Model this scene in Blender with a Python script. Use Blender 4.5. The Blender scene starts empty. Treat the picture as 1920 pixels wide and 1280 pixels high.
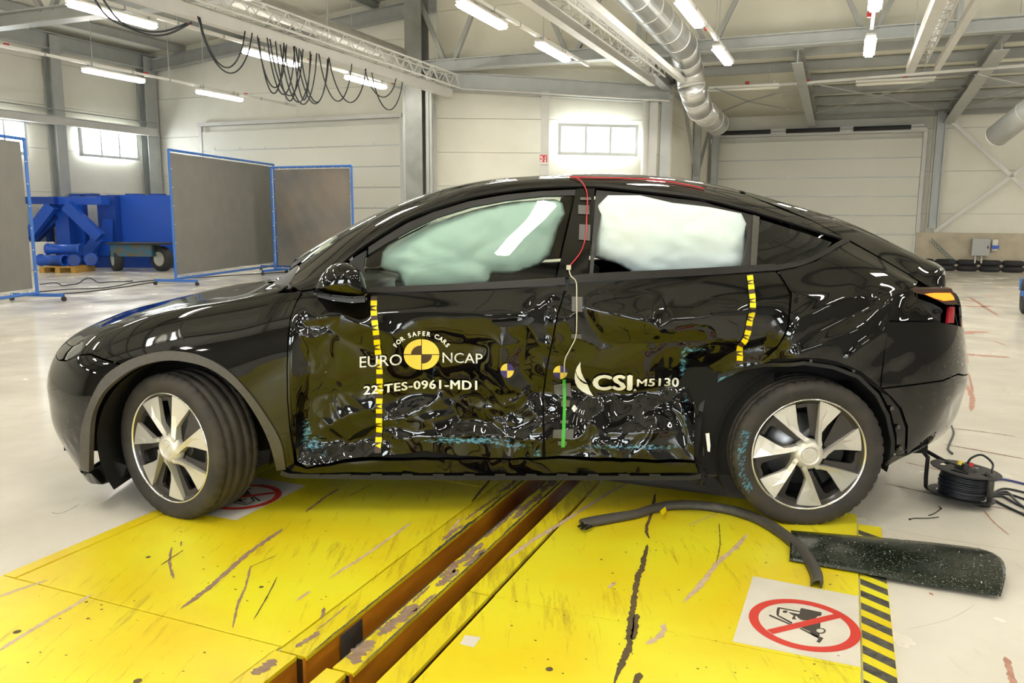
import bpy, bmesh, math, random
import numpy as np
from mathutils import Vector, Matrix, noise
from mathutils.geometry import delaunay_2d_cdt
random.seed(7)
SC = bpy.context.scene
COL = SC.collection
# ---------------------------------------------------------------- camera
CAMP = np.array([1.5565, -4.4638, 1.4135]); PITCH = .1554; YAW = -.007; ROLL = .006; FPX = 1500.0
_fw = np.array([math.sin(YAW), math.cos(YAW), 0.]); _rt = np.array([math.cos(YAW), -math.sin(YAW), 0.])
_up = np.array([0, 0, 1.])
C_F = _fw * math.cos(PITCH) - _up * math.sin(PITCH)
_u = _up * math.cos(PITCH) + _fw * math.sin(PITCH)
C_R = _rt * math.cos(ROLL) + _u * math.sin(ROLL)
C_U = _u * math.cos(ROLL) - _rt * math.sin(ROLL)
cam_d = bpy.data.cameras.new('camera'); cam = bpy.data.objects.new('camera', cam_d); COL.objects.link(cam)
cam_d.sensor_width = 36; cam_d.lens = FPX / 1920 * 36; cam_d.clip_end = 200; cam_d.clip_start = .05
cam.matrix_world = Matrix(((C_R[0], C_U[0], -C_F[0], CAMP[0]), (C_R[1], C_U[1], -C_F[1], CAMP[1]),
                           (C_R[2], C_U[2], -C_F[2], CAMP[2]), (0, 0, 0, 1)))
SC.camera = cam
# ---------------------------------------------------------------- world, exposure
w = bpy.data.worlds.new('world'); SC.world = w; w.use_nodes = True
w.node_tree.nodes['Background'].inputs[0].default_value = (.93, .97, 1, 1)
w.node_tree.nodes['Background'].inputs[1].default_value = 1.0
SC.view_settings.view_transform = 'Standard'; SC.view_settings.look = 'None'
SC.view_settings.gamma = 1; SC.view_settings.use_curve_mapping = False
SC.view_settings.exposure = 0.55
LAMP_W = 46.0      # emission of the fluorescent diffusers
PANE_W = 12.0       # daylight in the window panes
try:
    SC.cycles.use_denoising = True
    SC.cycles.max_bounces = 7; SC.cycles.diffuse_bounces = 4; SC.cycles.glossy_bounces = 4
    SC.cycles.transmission_bounces = 6; SC.cycles.transparent_max_bounces = 10
    SC.cycles.caustics_reflective = False; SC.cycles.caustics_refractive = False
    SC.cycles.sample_clamp_indirect = 6
except Exception: pass
# ---------------------------------------------------------------- pixel helpers (survey of the photograph -> points in the place)
def ray(px, py):
    d = C_F + C_R * ((px - 960) / FPX) + C_U * ((640 - py) / FPX)
    return d
def on_z(px, py, z=0.): d = ray(px, py); return CAMP + d * ((z - CAMP[2]) / d[2])
def on_y(px, py, y): d = ray(px, py); return CAMP + d * ((y - CAMP[1]) / d[1])
def on_f(px, py, f):   # at forward ground distance f from the camera
    d = ray(px, py); return CAMP + d * (f / d[1])
def proj(P):
    d = np.asarray(P, float) - CAMP; z = d @ C_F
    return np.stack([960 + FPX * (d @ C_R) / z, 640 - FPX * (d @ C_U) / z], -1)
_dv = ray(1590, 405); TH = math.atan2(_dv[0], _dv[1])
HU = np.array([math.sin(TH), math.cos(TH), 0.]); HV = np.array([math.cos(TH), -math.sin(TH), 0.])
O0 = np.array([CAMP[0], CAMP[1], 0.])
def H(u, v, z): return O0 + HU * u + HV * v + np.array([0, 0, z])
def on_u(px, py, u): d = ray(px, py); return CAMP + d * (u / (d @ HU))
def on_v(px, py, v): d = ray(px, py); return CAMP + d * (v / (d @ HV))
def uv(P): d = np.asarray(P, float) - O0; return float(d @ HU), float(d @ HV)
# ---------------------------------------------------------------- materials
def mat(name, col=(.5, .5, .5), rough=.5, metal=0., **k):
    m = bpy.data.materials.new(name); m.use_nodes = True
    b = m.node_tree.nodes['Principled BSDF']
    b.inputs['Base Color'].default_value = (*col, 1); b.inputs['Roughness'].default_value = rough
    b.inputs['Metallic'].default_value = metal
    for a, v in k.items():
        b.inputs[a.replace('_', ' ')].default_value = v
    return m
def nd(m, t, **k):
    n = m.node_tree.nodes.new(t)
    for a, v in k.items(): setattr(n, a, v)
    return n
def lk(m, a, b): m.node_tree.links.new(a, b)
def bsdf(m): return m.node_tree.nodes['Principled BSDF']
def noisy(name, c1, c2, scale=5., rough=.5, metal=0., lo=.35, hi=.65, bump=0., stretch=(1, 1, 1), detail=6, r2=None, coords='Object', bscale=None, **k):
    m = mat(name, c1, rough, metal, **k)
    tc = nd(m, 'ShaderNodeTexCoord'); mp = nd(m, 'ShaderNodeMapping'); mp.inputs['Scale'].default_value = stretch
    lk(m, tc.outputs[coords], mp.inputs[0])
    n = nd(m, 'ShaderNodeTexNoise'); n.inputs['Scale'].default_value = scale; n.inputs['Detail'].default_value = detail
    lk(m, mp.outputs[0], n.inputs['Vector'])
    r = nd(m, 'ShaderNodeValToRGB'); r.color_ramp.elements[0].position = lo; r.color_ramp.elements[1].position = hi
    r.color_ramp.elements[0].color = (*c1, 1); r.color_ramp.elements[1].color = (*c2, 1)
    lk(m, n.outputs['Fac'], r.inputs[0]); lk(m, r.outputs[0], bsdf(m).inputs['Base Color'])
    if r2 is not None:
        mr = nd(m, 'ShaderNodeMapRange'); mr.inputs['From Min'].default_value = lo; mr.inputs['From Max'].default_value = hi
        mr.inputs['To Min'].default_value = rough; mr.inputs['To Max'].default_value = r2
        lk(m, n.outputs['Fac'], mr.inputs[0]); lk(m, mr.outputs[0], bsdf(m).inputs['Roughness'])
    if bump:
        n2 = nd(m, 'ShaderNodeTexNoise'); n2.inputs['Scale'].default_value = bscale or scale * 3
        lk(m, mp.outputs[0], n2.inputs['Vector'])
        b = nd(m, 'ShaderNodeBump'); b.inputs['Strength'].default_value = bump; b.inputs['Distance'].default_value = .01
        lk(m, n2.outputs['Fac'], b.inputs['Height']); lk(m, b.outputs[0], bsdf(m).inputs['Normal'])
    return m
# ---------------------------------------------------------------- object helpers
def link(name, me, m, parent=None, loc=None, smooth=False):
    o = bpy.data.objects.new(name, me)
    COL.objects.link(o)
    if m is not None:
        for mm in (m if isinstance(m, (list, tuple)) else [m]): me.materials.append(mm)
    if parent is not None: o.parent = parent
    if loc is not None: o.location = loc
    if smooth: me.shade_smooth() if hasattr(me, 'shade_smooth') else None
    return o
def obj(name, bm, m, parent=None, smooth=False, loc=None):
    me = bpy.data.meshes.new(name); bm.normal_update(); bm.to_mesh(me); bm.free()
    if smooth:
        for p in me.polygons: p.use_smooth = True
    return link(name, me, m, parent, loc)
def pydata(name, vs, fs, m, parent=None, smooth=False):
    me = bpy.data.meshes.new(name); me.from_pydata([tuple(map(float, v)) for v in vs], [], [tuple(map(int, f)) for f in fs]); me.update()
    if smooth:
        for p in me.polygons: p.use_smooth = True
    return link(name, me, m, parent)
def tag(o, label=None, cat=None, group=None, kind=None):
    if label: o['label'] = label
    if cat: o['category'] = cat
    if group: o['group'] = group
    if kind: o['kind'] = kind
    return o
def thing(name, label, cat, loc=(0, 0, 0), rz=0., group=None):
    o = bpy.data.objects.new(name, None); COL.objects.link(o); o.location = loc; o.rotation_euler = (0, 0, rz)
    o.empty_display_size = .1
    return tag(o, label, cat, group)
def copy_tree(o, parent=None, **k):
    c = o.copy(); COL.objects.link(c)
    if parent is not None: c.parent = parent
    for ch in list(o.children): copy_tree(ch, c)
    return c
def B(): return bmesh.new()
def box(bm, c, s, rz=0., M=None):
    mt = Matrix.Translation(c) @ Matrix.Rotation(rz, 4, 'Z') @ Matrix.Diagonal((*s, 1))
    if M is not None: mt = M @ mt
    return bmesh.ops.create_cube(bm, size=1, matrix=mt)
def bar(bm, a, b, w=.05, h=None, up=(0, 0, 1)):
    """rectangular bar from a to b"""
    a = Vector(a); b = Vector(b); h = h or w; d = (b - a)
    L = d.length
    if L < 1e-6: return
    z = d.normalized(); u = Vector(up)
    if abs(z.dot(u)) > .98: u = Vector((1, 0, 0))
    x = u.cross(z).normalized(); y = z.cross(x)
    R = Matrix((x, y, z)).transposed().to_4x4()
    bmesh.ops.create_cube(bm, size=1, matrix=Matrix.Translation((a + b) / 2) @ R @ Matrix.Diagonal((w, h, L, 1)))
def ibeam(bm, a, b, w=.2, h=.3, t=.02, up=(0, 0, 1)):
    a = Vector(a); b = Vector(b); d = (b - a).normalized(); u = Vector(up)
    if abs(d.dot(u)) > .98: u = Vector(HU)
    x = u.cross(d).normalized(); y = d.cross(x)
    o = y * (h / 2 - t / 2)
    bar(bm, a + o, b + o, w, t, up=y); bar(bm, a - o, b - o, w, t, up=y); bar(bm, a, b, t, h - 2 * t, up=y)
def tube(bm, pts, r=.01, n=8, caps=True):
    pts = [Vector(p) for p in pts]; rings = []; prev = None
    for i, p in enumerate(pts):
        d = (pts[min(i + 1, len(pts) - 1)] - pts[max(i - 1, 0)])
        if d.length < 1e-9: d = Vector((0, 0, 1))
        d.normalize()
        if prev is None:
            u = Vector((0, 0, 1)) if abs(d.z) < .9 else Vector((1, 0, 0))
            x = u.cross(d).normalized()
        else:
            x = prev - d * prev.dot(d)
            x = x.normalized() if x.length > 1e-6 else Vector((1, 0, 0)).cross(d).normalized()
        prev = x; y = d.cross(x); rr = r[i] if hasattr(r, '__len__') else r
        rings.append([bm.verts.new(p + x * (rr * math.cos(2 * math.pi * k / n)) + y * (rr * math.sin(2 * math.pi * k / n))) for k in range(n)])
    for i in range(len(rings) - 1):
        for k in range(n):
            bm.faces.new((rings[i][k], rings[i][(k + 1) % n], rings[i + 1][(k + 1) % n], rings[i + 1][k]))
    if caps:
        bm.faces.new(rings[0][::-1]); bm.faces.new(rings[-1])
def lathe(bm, prof, n=64, M=None, closed=False, seg=None):
    """prof: (r, h) pairs turned about local Z"""
    rings = []
    for r, h in prof:
        ring = []
        for k in range(n):
            a = 2 * math.pi * k / n; p = Vector((r * math.cos(a), r * math.sin(a), h))
            ring.append(bm.verts.new(M @ p if M is not None else p))
        rings.append(ring)
    m = len(rings)
    for i in range(m if closed else m - 1):
        for k in range(n):
            bm.faces.new((rings[i][k], rings[i][(k + 1) % n], rings[(i + 1) % m][(k + 1) % n], rings[(i + 1) % m][k]))
    return rings
def prism(bm, pts, z0, z1, M=None):
    """closed outline (x, y) extruded z0..z1, any polygon (triangulated)"""
    a = [bm.verts.new((M @ Vector((x, y, z0))) if M is not None else (x, y, z0)) for x, y in pts]
    b = [bm.verts.new((M @ Vector((x, y, z1))) if M is not None else (x, y, z1)) for x, y in pts]
    n = len(pts)
    f = [bm.faces.new(b), bm.faces.new(a[::-1])]
    for i in range(n): bm.faces.new((a[i], a[(i + 1) % n], b[(i + 1) % n], b[i]))
    return f
def smooth_path(pts, n=8):
    P = np.array(pts, float); out = []
    for i in range(len(P) - 1):
        p0 = P[max(i - 1, 0)]; p1 = P[i]; p2 = P[i + 1]; p3 = P[min(i + 2, len(P) - 1)]
        for k in range(n):
            t = k / n
            out.append(.5 * (2 * p1 + (p2 - p0) * t + (2 * p0 - 5 * p1 + 4 * p2 - p3) * t * t + (3 * p1 - p0 - 3 * p2 + p3) * t ** 3))
    out.append(P[-1]); return np.array(out)
# ================================================================ CAR BODY SURFACE
NET = [  # stations front -> rear, each A (sill) .. I (centre line)
 [(-.74,0,.16),(-.84,0,.32),(-.87,0,.50),(-.865,0,.64),(-.84,0,.72),(-.80,0,.765),(-.73,0,.81),(-.65,0,.85),(-.60,0,.87)],
 [(-.71,-.38,.155),(-.81,-.42,.32),(-.84,-.43,.50),(-.835,-.43,.64),(-.805,-.42,.72),(-.765,-.40,.77),(-.67,-.36,.835),(-.57,-.2,.89),(-.50,0,.905)],
 [(-.62,-.63,.145),(-.68,-.69,.32),(-.70,-.705,.50),(-.695,-.70,.62),(-.66,-.68,.71),(-.61,-.645,.775),(-.52,-.55,.86),(-.42,-.3,.925),(-.38,0,.94)],
 [(-.45,-.80,.085),(-.50,-.85,.29),(-.51,-.865,.48),(-.505,-.86,.61),(-.49,-.83,.72),(-.45,-.78,.81),(-.38,-.64,.90),(-.28,-.35,.96),(-.25,0,.972)],
 [(-.25,-.87,.10),(-.27,-.915,.32),(-.27,-.93,.50),(-.265,-.925,.64),(-.25,-.895,.78),(-.22,-.83,.895),(-.17,-.68,.955),(-.12,-.36,.995),(-.1,0,1.005)],
 [(0,-.88,.18),(0,-.93,.32),(0,-.945,.5),(0,-.94,.66),(0,-.915,.81),(.0,-.85,.945),(.02,-.70,.995),(.05,-.36,1.022),(.06,0,1.03)],
 [(.3,-.87,.18),(.3,-.93,.30),(.3,-.95,.5),(.3,-.95,.70),(.3,-.93,.86),(.3,-.865,1.0),(.28,-.74,1.04),(.24,-.38,1.065),(.22,0,1.07)],
 [(.52,-.86,.19),(.52,-.915,.30),(.52,-.945,.50),(.52,-.955,.73),(.52,-.94,.90),(.53,-.88,1.045),(.50,-.735,1.115),(.47,-.45,1.205),(.46,0,1.235)],
 [(.85,-.86,.20),(.85,-.91,.30),(.85,-.945,.50),(.85,-.965,.75),(.85,-.95,.92),(.85,-.887,1.07),(.85,-.735,1.275),(.85,-.56,1.385),(.85,0,1.45)],
 [(1.25,-.86,.20),(1.25,-.91,.30),(1.25,-.945,.50),(1.25,-.965,.75),(1.25,-.95,.925),(1.25,-.887,1.095),(1.25,-.665,1.475),(1.25,-.48,1.545),(1.25,0,1.575)],
 [(1.75,-.86,.20),(1.75,-.91,.30),(1.75,-.945,.50),(1.75,-.965,.75),(1.75,-.95,.93),(1.75,-.887,1.12),(1.75,-.64,1.545),(1.75,-.45,1.605),(1.75,0,1.63)],
 [(2.2,-.86,.20),(2.2,-.91,.30),(2.2,-.945,.50),(2.2,-.965,.75),(2.2,-.95,.94),(2.2,-.88,1.148),(2.2,-.635,1.525),(2.2,-.45,1.60),(2.2,0,1.632)],
 [(2.6,-.86,.20),(2.6,-.915,.30),(2.6,-.95,.50),(2.6,-.97,.75),(2.6,-.955,.95),(2.6,-.87,1.165),(2.6,-.645,1.445),(2.6,-.45,1.542),(2.6,0,1.578)],
 [(2.95,-.86,.21),(2.95,-.915,.30),(2.95,-.945,.50),(2.95,-.962,.75),(2.95,-.94,.95),(2.95,-.845,1.165),(2.95,-.665,1.345),(2.95,-.47,1.448),(2.95,0,1.49)],
 [(3.25,-.84,.23),(3.25,-.89,.32),(3.25,-.925,.50),(3.25,-.935,.74),(3.25,-.90,.95),(3.25,-.81,1.115),(3.25,-.69,1.22),(3.25,-.50,1.345),(3.25,0,1.405)],
 [(3.33,-.77,.26),(3.42,-.83,.34),(3.47,-.865,.50),(3.48,-.87,.72),(3.47,-.845,.93),(3.45,-.765,1.06),(3.45,-.69,1.12),(3.47,-.55,1.235),(3.48,0,1.30)],
 [(3.55,-.58,.27),(3.64,-.64,.36),(3.69,-.67,.55),(3.70,-.68,.68),(3.665,-.67,.92),(3.645,-.655,1.03),(3.60,-.63,1.085),(3.60,-.58,1.175),(3.62,0,1.235)],
 [(3.74,-.33,.27),(3.81,-.38,.36),(3.86,-.4,.55),(3.855,-.4,.68),(3.81,-.4,.9),(3.765,-.40,1.03),(3.69,-.38,1.09),(3.695,-.36,1.178),(3.69,0,1.20)],
 [(3.77,0,.27),(3.85,0,.36),(3.89,0,.55),(3.88,0,.68),(3.83,0,.9),(3.78,0,1.03),(3.72,0,1.10),(3.715,0,1.17),(3.71,0,1.185)],
]
NET = np.array(NET, float)
def _ext(N):
    g0 = N[:, -2:-1] * [1, -1, 1]; gA = 2 * N[:, :1] - N[:, 1:2]
    N = np.concatenate([gA, N, g0], 1)
    a = N[1:2] * [1, -1, 1]; b = N[-2:-1] * [1, -1, 1]
    return np.concatenate([a, N, b], 0)
NX = _ext(NET)
_dt = np.linalg.norm(np.diff(NX[:, 3:8], axis=0), axis=2).mean(1); TK = np.concatenate([[0], np.cumsum(_dt)]); TK -= TK[1]
_ds = np.linalg.norm(np.diff(NX[5:15], axis=1), axis=2).mean(0); SK = np.concatenate([[0], np.cumsum(_ds)]); SK -= SK[1]
TM, SM = TK[-2], SK[-2]
def _w(K, x):
    i = np.clip(np.searchsorted(K, x, side='right') - 1, 1, len(K) - 3)
    h = K[i + 1] - K[i]; u = (x - K[i]) / h
    h0 = K[i] - K[i - 1]; h2 = K[i + 2] - K[i + 1]
    H00 = 2 * u**3 - 3 * u**2 + 1; H10 = u**3 - 2 * u**2 + u; H01 = -2 * u**3 + 3 * u**2; H11 = u**3 - u**2
    # nonuniform finite-difference tangents
    # m1 = ((p1-p0)/h0*h + (p2-p1)/h*h0)/(h0+h) ; m2 = ((p2-p1)/h*h2 + (p3-p2)/h2*h)/(h+h2)
    a = h / (h0 + h); b = h0 / (h0 + h); c = h2 / (h + h2); d = h / (h + h2)
    w0 = H10 * h * (-a / h0); w1 = H00 + H10 * h * (a / h0 - b / h) + H11 * h * (-c / h)
    w2 = H01 + H10 * h * (b / h) + H11 * h * (c / h - d / h2); w3 = H11 * h * (d / h2)
    return i, np.stack([w0, w1, w2, w3], -1)
def base(t, s):
    t = np.clip(np.asarray(t, float), 0, TM); s = np.clip(np.asarray(s, float), 0, SM)
    i, wt = _w(TK, t); j, ws = _w(SK, s); out = 0
    for a in range(4):
        for b in range(4):
            out = out + (wt[..., a] * ws[..., b])[..., None] * NX[i - 1 + a, j - 1 + b]
    return out
def normal(t, s, f=None, e=.004):
    f = f or base
    t0 = np.clip(t - e, 0, TM); t1 = np.clip(t + e, 0, TM); s0 = np.clip(s - e, 0, SM); s1 = np.clip(s + e, 0, SM)
    n = np.cross(f(t1, s) - f(t0, s), f(t, s1) - f(t, s0)); n /= np.maximum(np.linalg.norm(n, axis=-1, keepdims=True), 1e-9)
    return n        # points out of the car
# ---- numpy gradient noise
_rs = np.random.RandomState(3); _perm = _rs.permutation(256); _perm = np.concatenate([_perm, _perm]); _ga = _rs.rand(256) * 2 * np.pi
def perlin(x, y, seed=0):
    x = np.asarray(x, float) + seed * 17.31; y = np.asarray(y, float) + seed * 9.77
    xi = np.floor(x).astype(int); yi = np.floor(y).astype(int); xf = x - xi; yf = y - yi
    fx = xf**3 * (xf * (xf * 6 - 15) + 10); fy = yf**3 * (yf * (yf * 6 - 15) + 10)
    def g(a, b, dx, dy):
        an = _ga[_perm[(_perm[a & 255] + b) & 255]]; return np.cos(an) * dx + np.sin(an) * dy
    n00 = g(xi, yi, xf, yf); n10 = g(xi + 1, yi, xf - 1, yf); n01 = g(xi, yi + 1, xf, yf - 1); n11 = g(xi + 1, yi + 1, xf - 1, yf - 1)
    return (n00 * (1 - fx) + n10 * fx) * (1 - fy) + (n01 * (1 - fx) + n11 * fx) * fy
def sstep(a, b, x): q = np.clip((x - a) / (b - a), 0, 1); return q * q * (3 - 2 * q)
def seg_d(u, v, pts):
    best = np.full(np.shape(u), 1e9)
    for (x0, y0), (x1, y1) in zip(pts[:-1], pts[1:]):
        dx, dy = x1 - x0, y1 - y0; q = np.clip(((u - x0) * dx + (v - y0) * dy) / (dx * dx + dy * dy), 0, 1)
        best = np.minimum(best, np.hypot(u - x0 - q * dx, v - y0 - q * dy))
    return best
def side_d(u, v, pts):   # signed distance: + below / right of the polyline
    best = np.full(np.shape(u), 1e9); sg = np.ones(np.shape(u))
    for (x0, y0), (x1, y1) in zip(pts[:-1], pts[1:]):
        dx, dy = x1 - x0, y1 - y0; q = np.clip(((u - x0) * dx + (v - y0) * dy) / (dx * dx + dy * dy), 0, 1)
        d = np.hypot(u - x0 - q * dx, v - y0 - q * dy); cr = dx * (v - y0) - dy * (u - x0)
        m = d < best; best = np.where(m, d, best); sg = np.where(m, np.sign(cr), sg)
    return best * sg
def gs(u, v, x, y, a, b): return np.exp(-((u - x) / a)**2 - ((v - y) / b)**2)
# crease lines read off the panels: points, height (m, + is pushed in), width, sharp
CREASE = [
 ([(700,586),(800,584),(930,592),(985,588)], -.010, 26), ([(600,598),(640,590),(672,606),(705,618),(735,628)], -.028, 26),
 ([(560,612),(600,604),(655,640),(700,662)], .014, 24), ([(565,760),(600,748),(655,742),(690,735)], .016, 26),
 ([(578,868),(600,815),(650,785),(690,778)], -.030, 22), ([(620,862),(660,822),(700,800),(740,792)], -.020, 16),
 ([(590,850),(640,850),(720,835)], .02, 16), ([(735,792),(800,770),(840,742),(880,735),(950,740)], -.028, 26), ([(840,760),(860,800),(900,806),(960,786)], .024, 24),
 ([(740,826),(830,822),(900,820),(1015,830)], -.016, 14), ([(940,650),(938,690),(950,725),(985,750),(1015,800)], -.030, 26),
 ([(985,640),(975,700),(1005,745)], .022, 22), ([(1000,560),(985,600),(1010,640)], -.014, 14), ([(1045,545),(1020,590),(1028,625)], .018, 14),
 ([(1060,600),(1095,575),(1160,590),(1215,605),(1232,618)], -.030, 26), ([(1215,560),(1228,600),(1234,618),(1260,600),(1300,598),(1380,585)], -.026, 22),
 ([(1095,582),(1110,610),(1135,640),(1180,645),(1230,640)], .030, 30), ([(1230,640),(1300,640),(1390,655),(1440,640)], .022, 24),
 ([(1280,690),(1300,660),(1345,640),(1400,648),(1450,630)], -.022, 18), ([(1060,740),(1120,760),(1200,752),(1260,740)], .020, 22),
 ([(1110,800),(1140,820),(1200,818),(1270,812)], -.018, 16), ([(1190,735),(1220,720),(1270,735),(1290,790),(1300,840)], -.026, 20),
 ([(1290,700),(1330,720),(1320,760),(1305,820)], .030, 22), ([(1340,700),(1385,665),(1440,650)], .026, 18), ([(1020,700),(1045,740),(1075,760)], -.02, 14),
 ([(1040,610),(1045,650),(1080,690),(1150,700)], -.014, 22), ([(800,640),(900,650),(940,650)], .012, 30),
 # buckled rear wing
 ([(1478,640),(1500,600),(1545,575),(1600,558)], -.010, 16), ([(1480,655),(1520,625),(1580,600),(1640,570)], .010, 14), ([(1490,665),(1550,640),(1620,612),(1668,560)], -.012, 16),
 ([(1640,560),(1668,580),(1655,620),(1610,650),(1590,668)], -.016, 14), ([(1655,640),(1672,690),(1700,720)], .008, 22), ([(1500,550),(1590,548),(1690,548)], -.006, 12),
]
def dent(u, v):
    u = np.asarray(u, float); v = np.asarray(v, float)
    mask = sstep(543, 575, u) * (1 - sstep(1440, 1500, u)) * sstep(545, 590, v)
    low = 1 - .75 * sstep(850, 884, v)
    vm = 745 + 95 * (1 - sstep(660, 790, u)); v0 = 590 + 42 * gs(u, v, 1225, 620, 90, 400) - 8 * sstep(1300, 1400, u)
    up = (v - v0) / (vm - v0); dn = (872 - v) / (872 - vm); k_ = .09
    tri = -k_ * np.log(np.exp(-np.clip(up, -3, 3) / k_) + np.exp(-np.clip(dn, -3, 3) / k_)); tri = k_ * np.log(1 + np.exp(np.clip(tri, -3, 3) / (k_ * .6))) * .6
    d = tri * (.085 + .03 * sstep(900, 1150, u)) + .012 * gs(u, v, 620, 690, 60, 60) + .045 * gs(u, v, 1310, 715, 70, 60)
    d = d * mask
    for pts, amp, wd in CREASE:
        q = seg_d(u, v, pts); k = mask if amp * 0 == 0 and pts[0][0] < 1470 else 1
        d = d + k * amp * np.exp(-np.sqrt((q / wd)**2 + .02))
    wx = perlin(u / 90, v / 90, 5) * 60; wy = perlin(u / 90, v / 90, 6) * 60
    z1 = np.clip(sstep(715, 770, v) * sstep(700, 760, u) + sstep(700, 780, v) * .4 + sstep(1240, 1300, u) * sstep(640, 700, v) + gs(u, v, 590, 640, 45, 60) * .8 + gs(u, v, 1035, 660, 40, 140) * .8, 0, 1)
    cr = np.abs(perlin((u + wx) / 105, (v + wy) / 56, 1)) * .042 + np.abs(perlin((u + wx) / 46, (v + wy) / 34, 2)) * .011
    d = d + mask * (low * .8 + .2) * z1 * cr
    d = d + mask * (1 - z1) * (perlin((u + wx * .5) / 150, (v + wy * .5) / 90, 3) * .007 + np.abs(perlin((u + wx * .5) / 110, (v + wy * .5) / 70, 8)) * .0035)
    # gentle waves of the rear wing
    rw = sstep(1470, 1500, u) * (1 - sstep(1700, 1730, u)) * sstep(545, 560, v) * (1 - sstep(690, 730, v))
    d = d + rw * perlin((u + v * 1.3) / 60, (v - u * .4) / 120, 4) * .010
    d = d + .000 * u
    return d
def surf(t, s, off=0., dented=True):
    p = base(t, s); n = normal(t, s)
    if dented:
        q = proj(p); dd = dent(q[..., 0], q[..., 1])
        off = off - dd
        return p + n * np.asarray(off)[..., None] if np.ndim(off) else p + n * off
    return p + n * (np.asarray(off)[..., None] if np.ndim(off) else off)
# ---- inverse look-up, photograph pixel -> (t, s)
_gt, _gsn = np.meshgrid(np.linspace(0, TM, 900), np.linspace(0, SM, 330), indexing='ij')
_gp = base(_gt, _gsn); _gn = normal(_gt, _gsn); _vis = ((CAMP - _gp) * _gn).sum(-1) > 0
_q = proj(_gp)
from mathutils.kdtree import KDTree
_idx = np.argwhere(_vis); _kd = KDTree(len(_idx))
for _k, (_a, _b) in enumerate(_idx): _kd.insert((_q[_a, _b, 0], _q[_a, _b, 1], 0), _k)
_kd.balance()
def inv(px, py):
    co, k, dist = _kd.find((px, py, 0)); a, b = _idx[k]; t, s = _gt[a, b], _gsn[a, b]
    if dist < 4:
        for _ in range(3):
            e = 1e-3; P0 = proj(base(t, s)); J = np.array([(proj(base(t + e, s)) - P0) / e, (proj(base(t, s + e)) - P0) / e]).T
            try: d = np.linalg.solve(J, np.array([px, py]) - P0)
            except Exception: break
            if np.abs(d).max() > .02: break
            t += d[0]; s += d[1]
    return float(np.clip(t, 0, TM)), float(np.clip(s, 0, SM))
def dens(pts, step=9.):
    out = []
    n = len(pts)
    for i in range(n):
        a = np.array(pts[i], float); b = np.array(pts[(i + 1) % n], float); k = max(1, int(np.hypot(*(b - a)) / step))
        for j in range(k): out.append(tuple(a + (b - a) * j / k))
    return out
def ts_poly(items, step=9., closed=True):
    """items: (px, py) or ('ts', t, s); runs of pixels are subdivided first"""
    out = []; n = len(items)
    for i in range(n if closed else n - 1):
        a, b = items[i], items[(i + 1) % n]
        if a[0] == 'ts': A = np.array(a[1:])
        else: A = np.array(inv(*a))
        if a[0] != 'ts' and b[0] != 'ts':
            d = math.hypot(b[0] - a[0], b[1] - a[1]); k = max(1, int(d / step))
            for j in range(k): out.append(inv(a[0] + (b[0] - a[0]) * j / k, a[1] + (b[1] - a[1]) * j / k))
        else:
            Bq = np.array(b[1:]) if b[0] == 'ts' else np.array(inv(*b))
            d = np.linalg.norm(Bq - A); k = max(1, int(d / .03))
            for j in range(k): out.append(tuple(A + (Bq - A) * j / k))
    if not closed: out.append(tuple(items[-1][1:]) if items[-1][0] == 'ts' else inv(*items[-1]))
    return out
def inset(poly, g):
    P = np.array(poly); n = len(P); area = .5 * np.sum(P[:, 0] * np.roll(P[:, 1], -1) - np.roll(P[:, 0], -1) * P[:, 1])
    sg = 1 if area > 0 else -1; out = []
    for i in range(n):
        a = P[i - 1]; b = P[i]; c = P[(i + 1) % n]; e1 = b - a; e2 = c - b
        n1 = np.array([-e1[1], e1[0]]) / (np.linalg.norm(e1) + 1e-9); n2 = np.array([-e2[1], e2[0]]) / (np.linalg.norm(e2) + 1e-9)
        m = n1 + n2; l = np.linalg.norm(m); m = m / l if l > .2 else n1
        k = 1 / max(.5, float(m @ n1)); q = b + sg * m * g * k
        if b[1] > SM - .004: q[1] = SM
        if b[0] < .004: q[0] = 0.
        if b[0] > TM - .004: q[0] = TM
        out.append(tuple(q))
    return out
def inside(px, py, poly):
    P = np.array(poly); x0, y0 = P[:, 0], P[:, 1]; x1, y1 = np.roll(x0, -1), np.roll(y0, -1)
    c = np.zeros(len(px), bool)
    for a, b, e, f in zip(x0, y0, x1, y1):
        if b == f: continue
        m = ((b > py) != (f > py)) & (px < (e - a) * (py - b) / (f - b) + a); c ^= m
    return c
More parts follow.
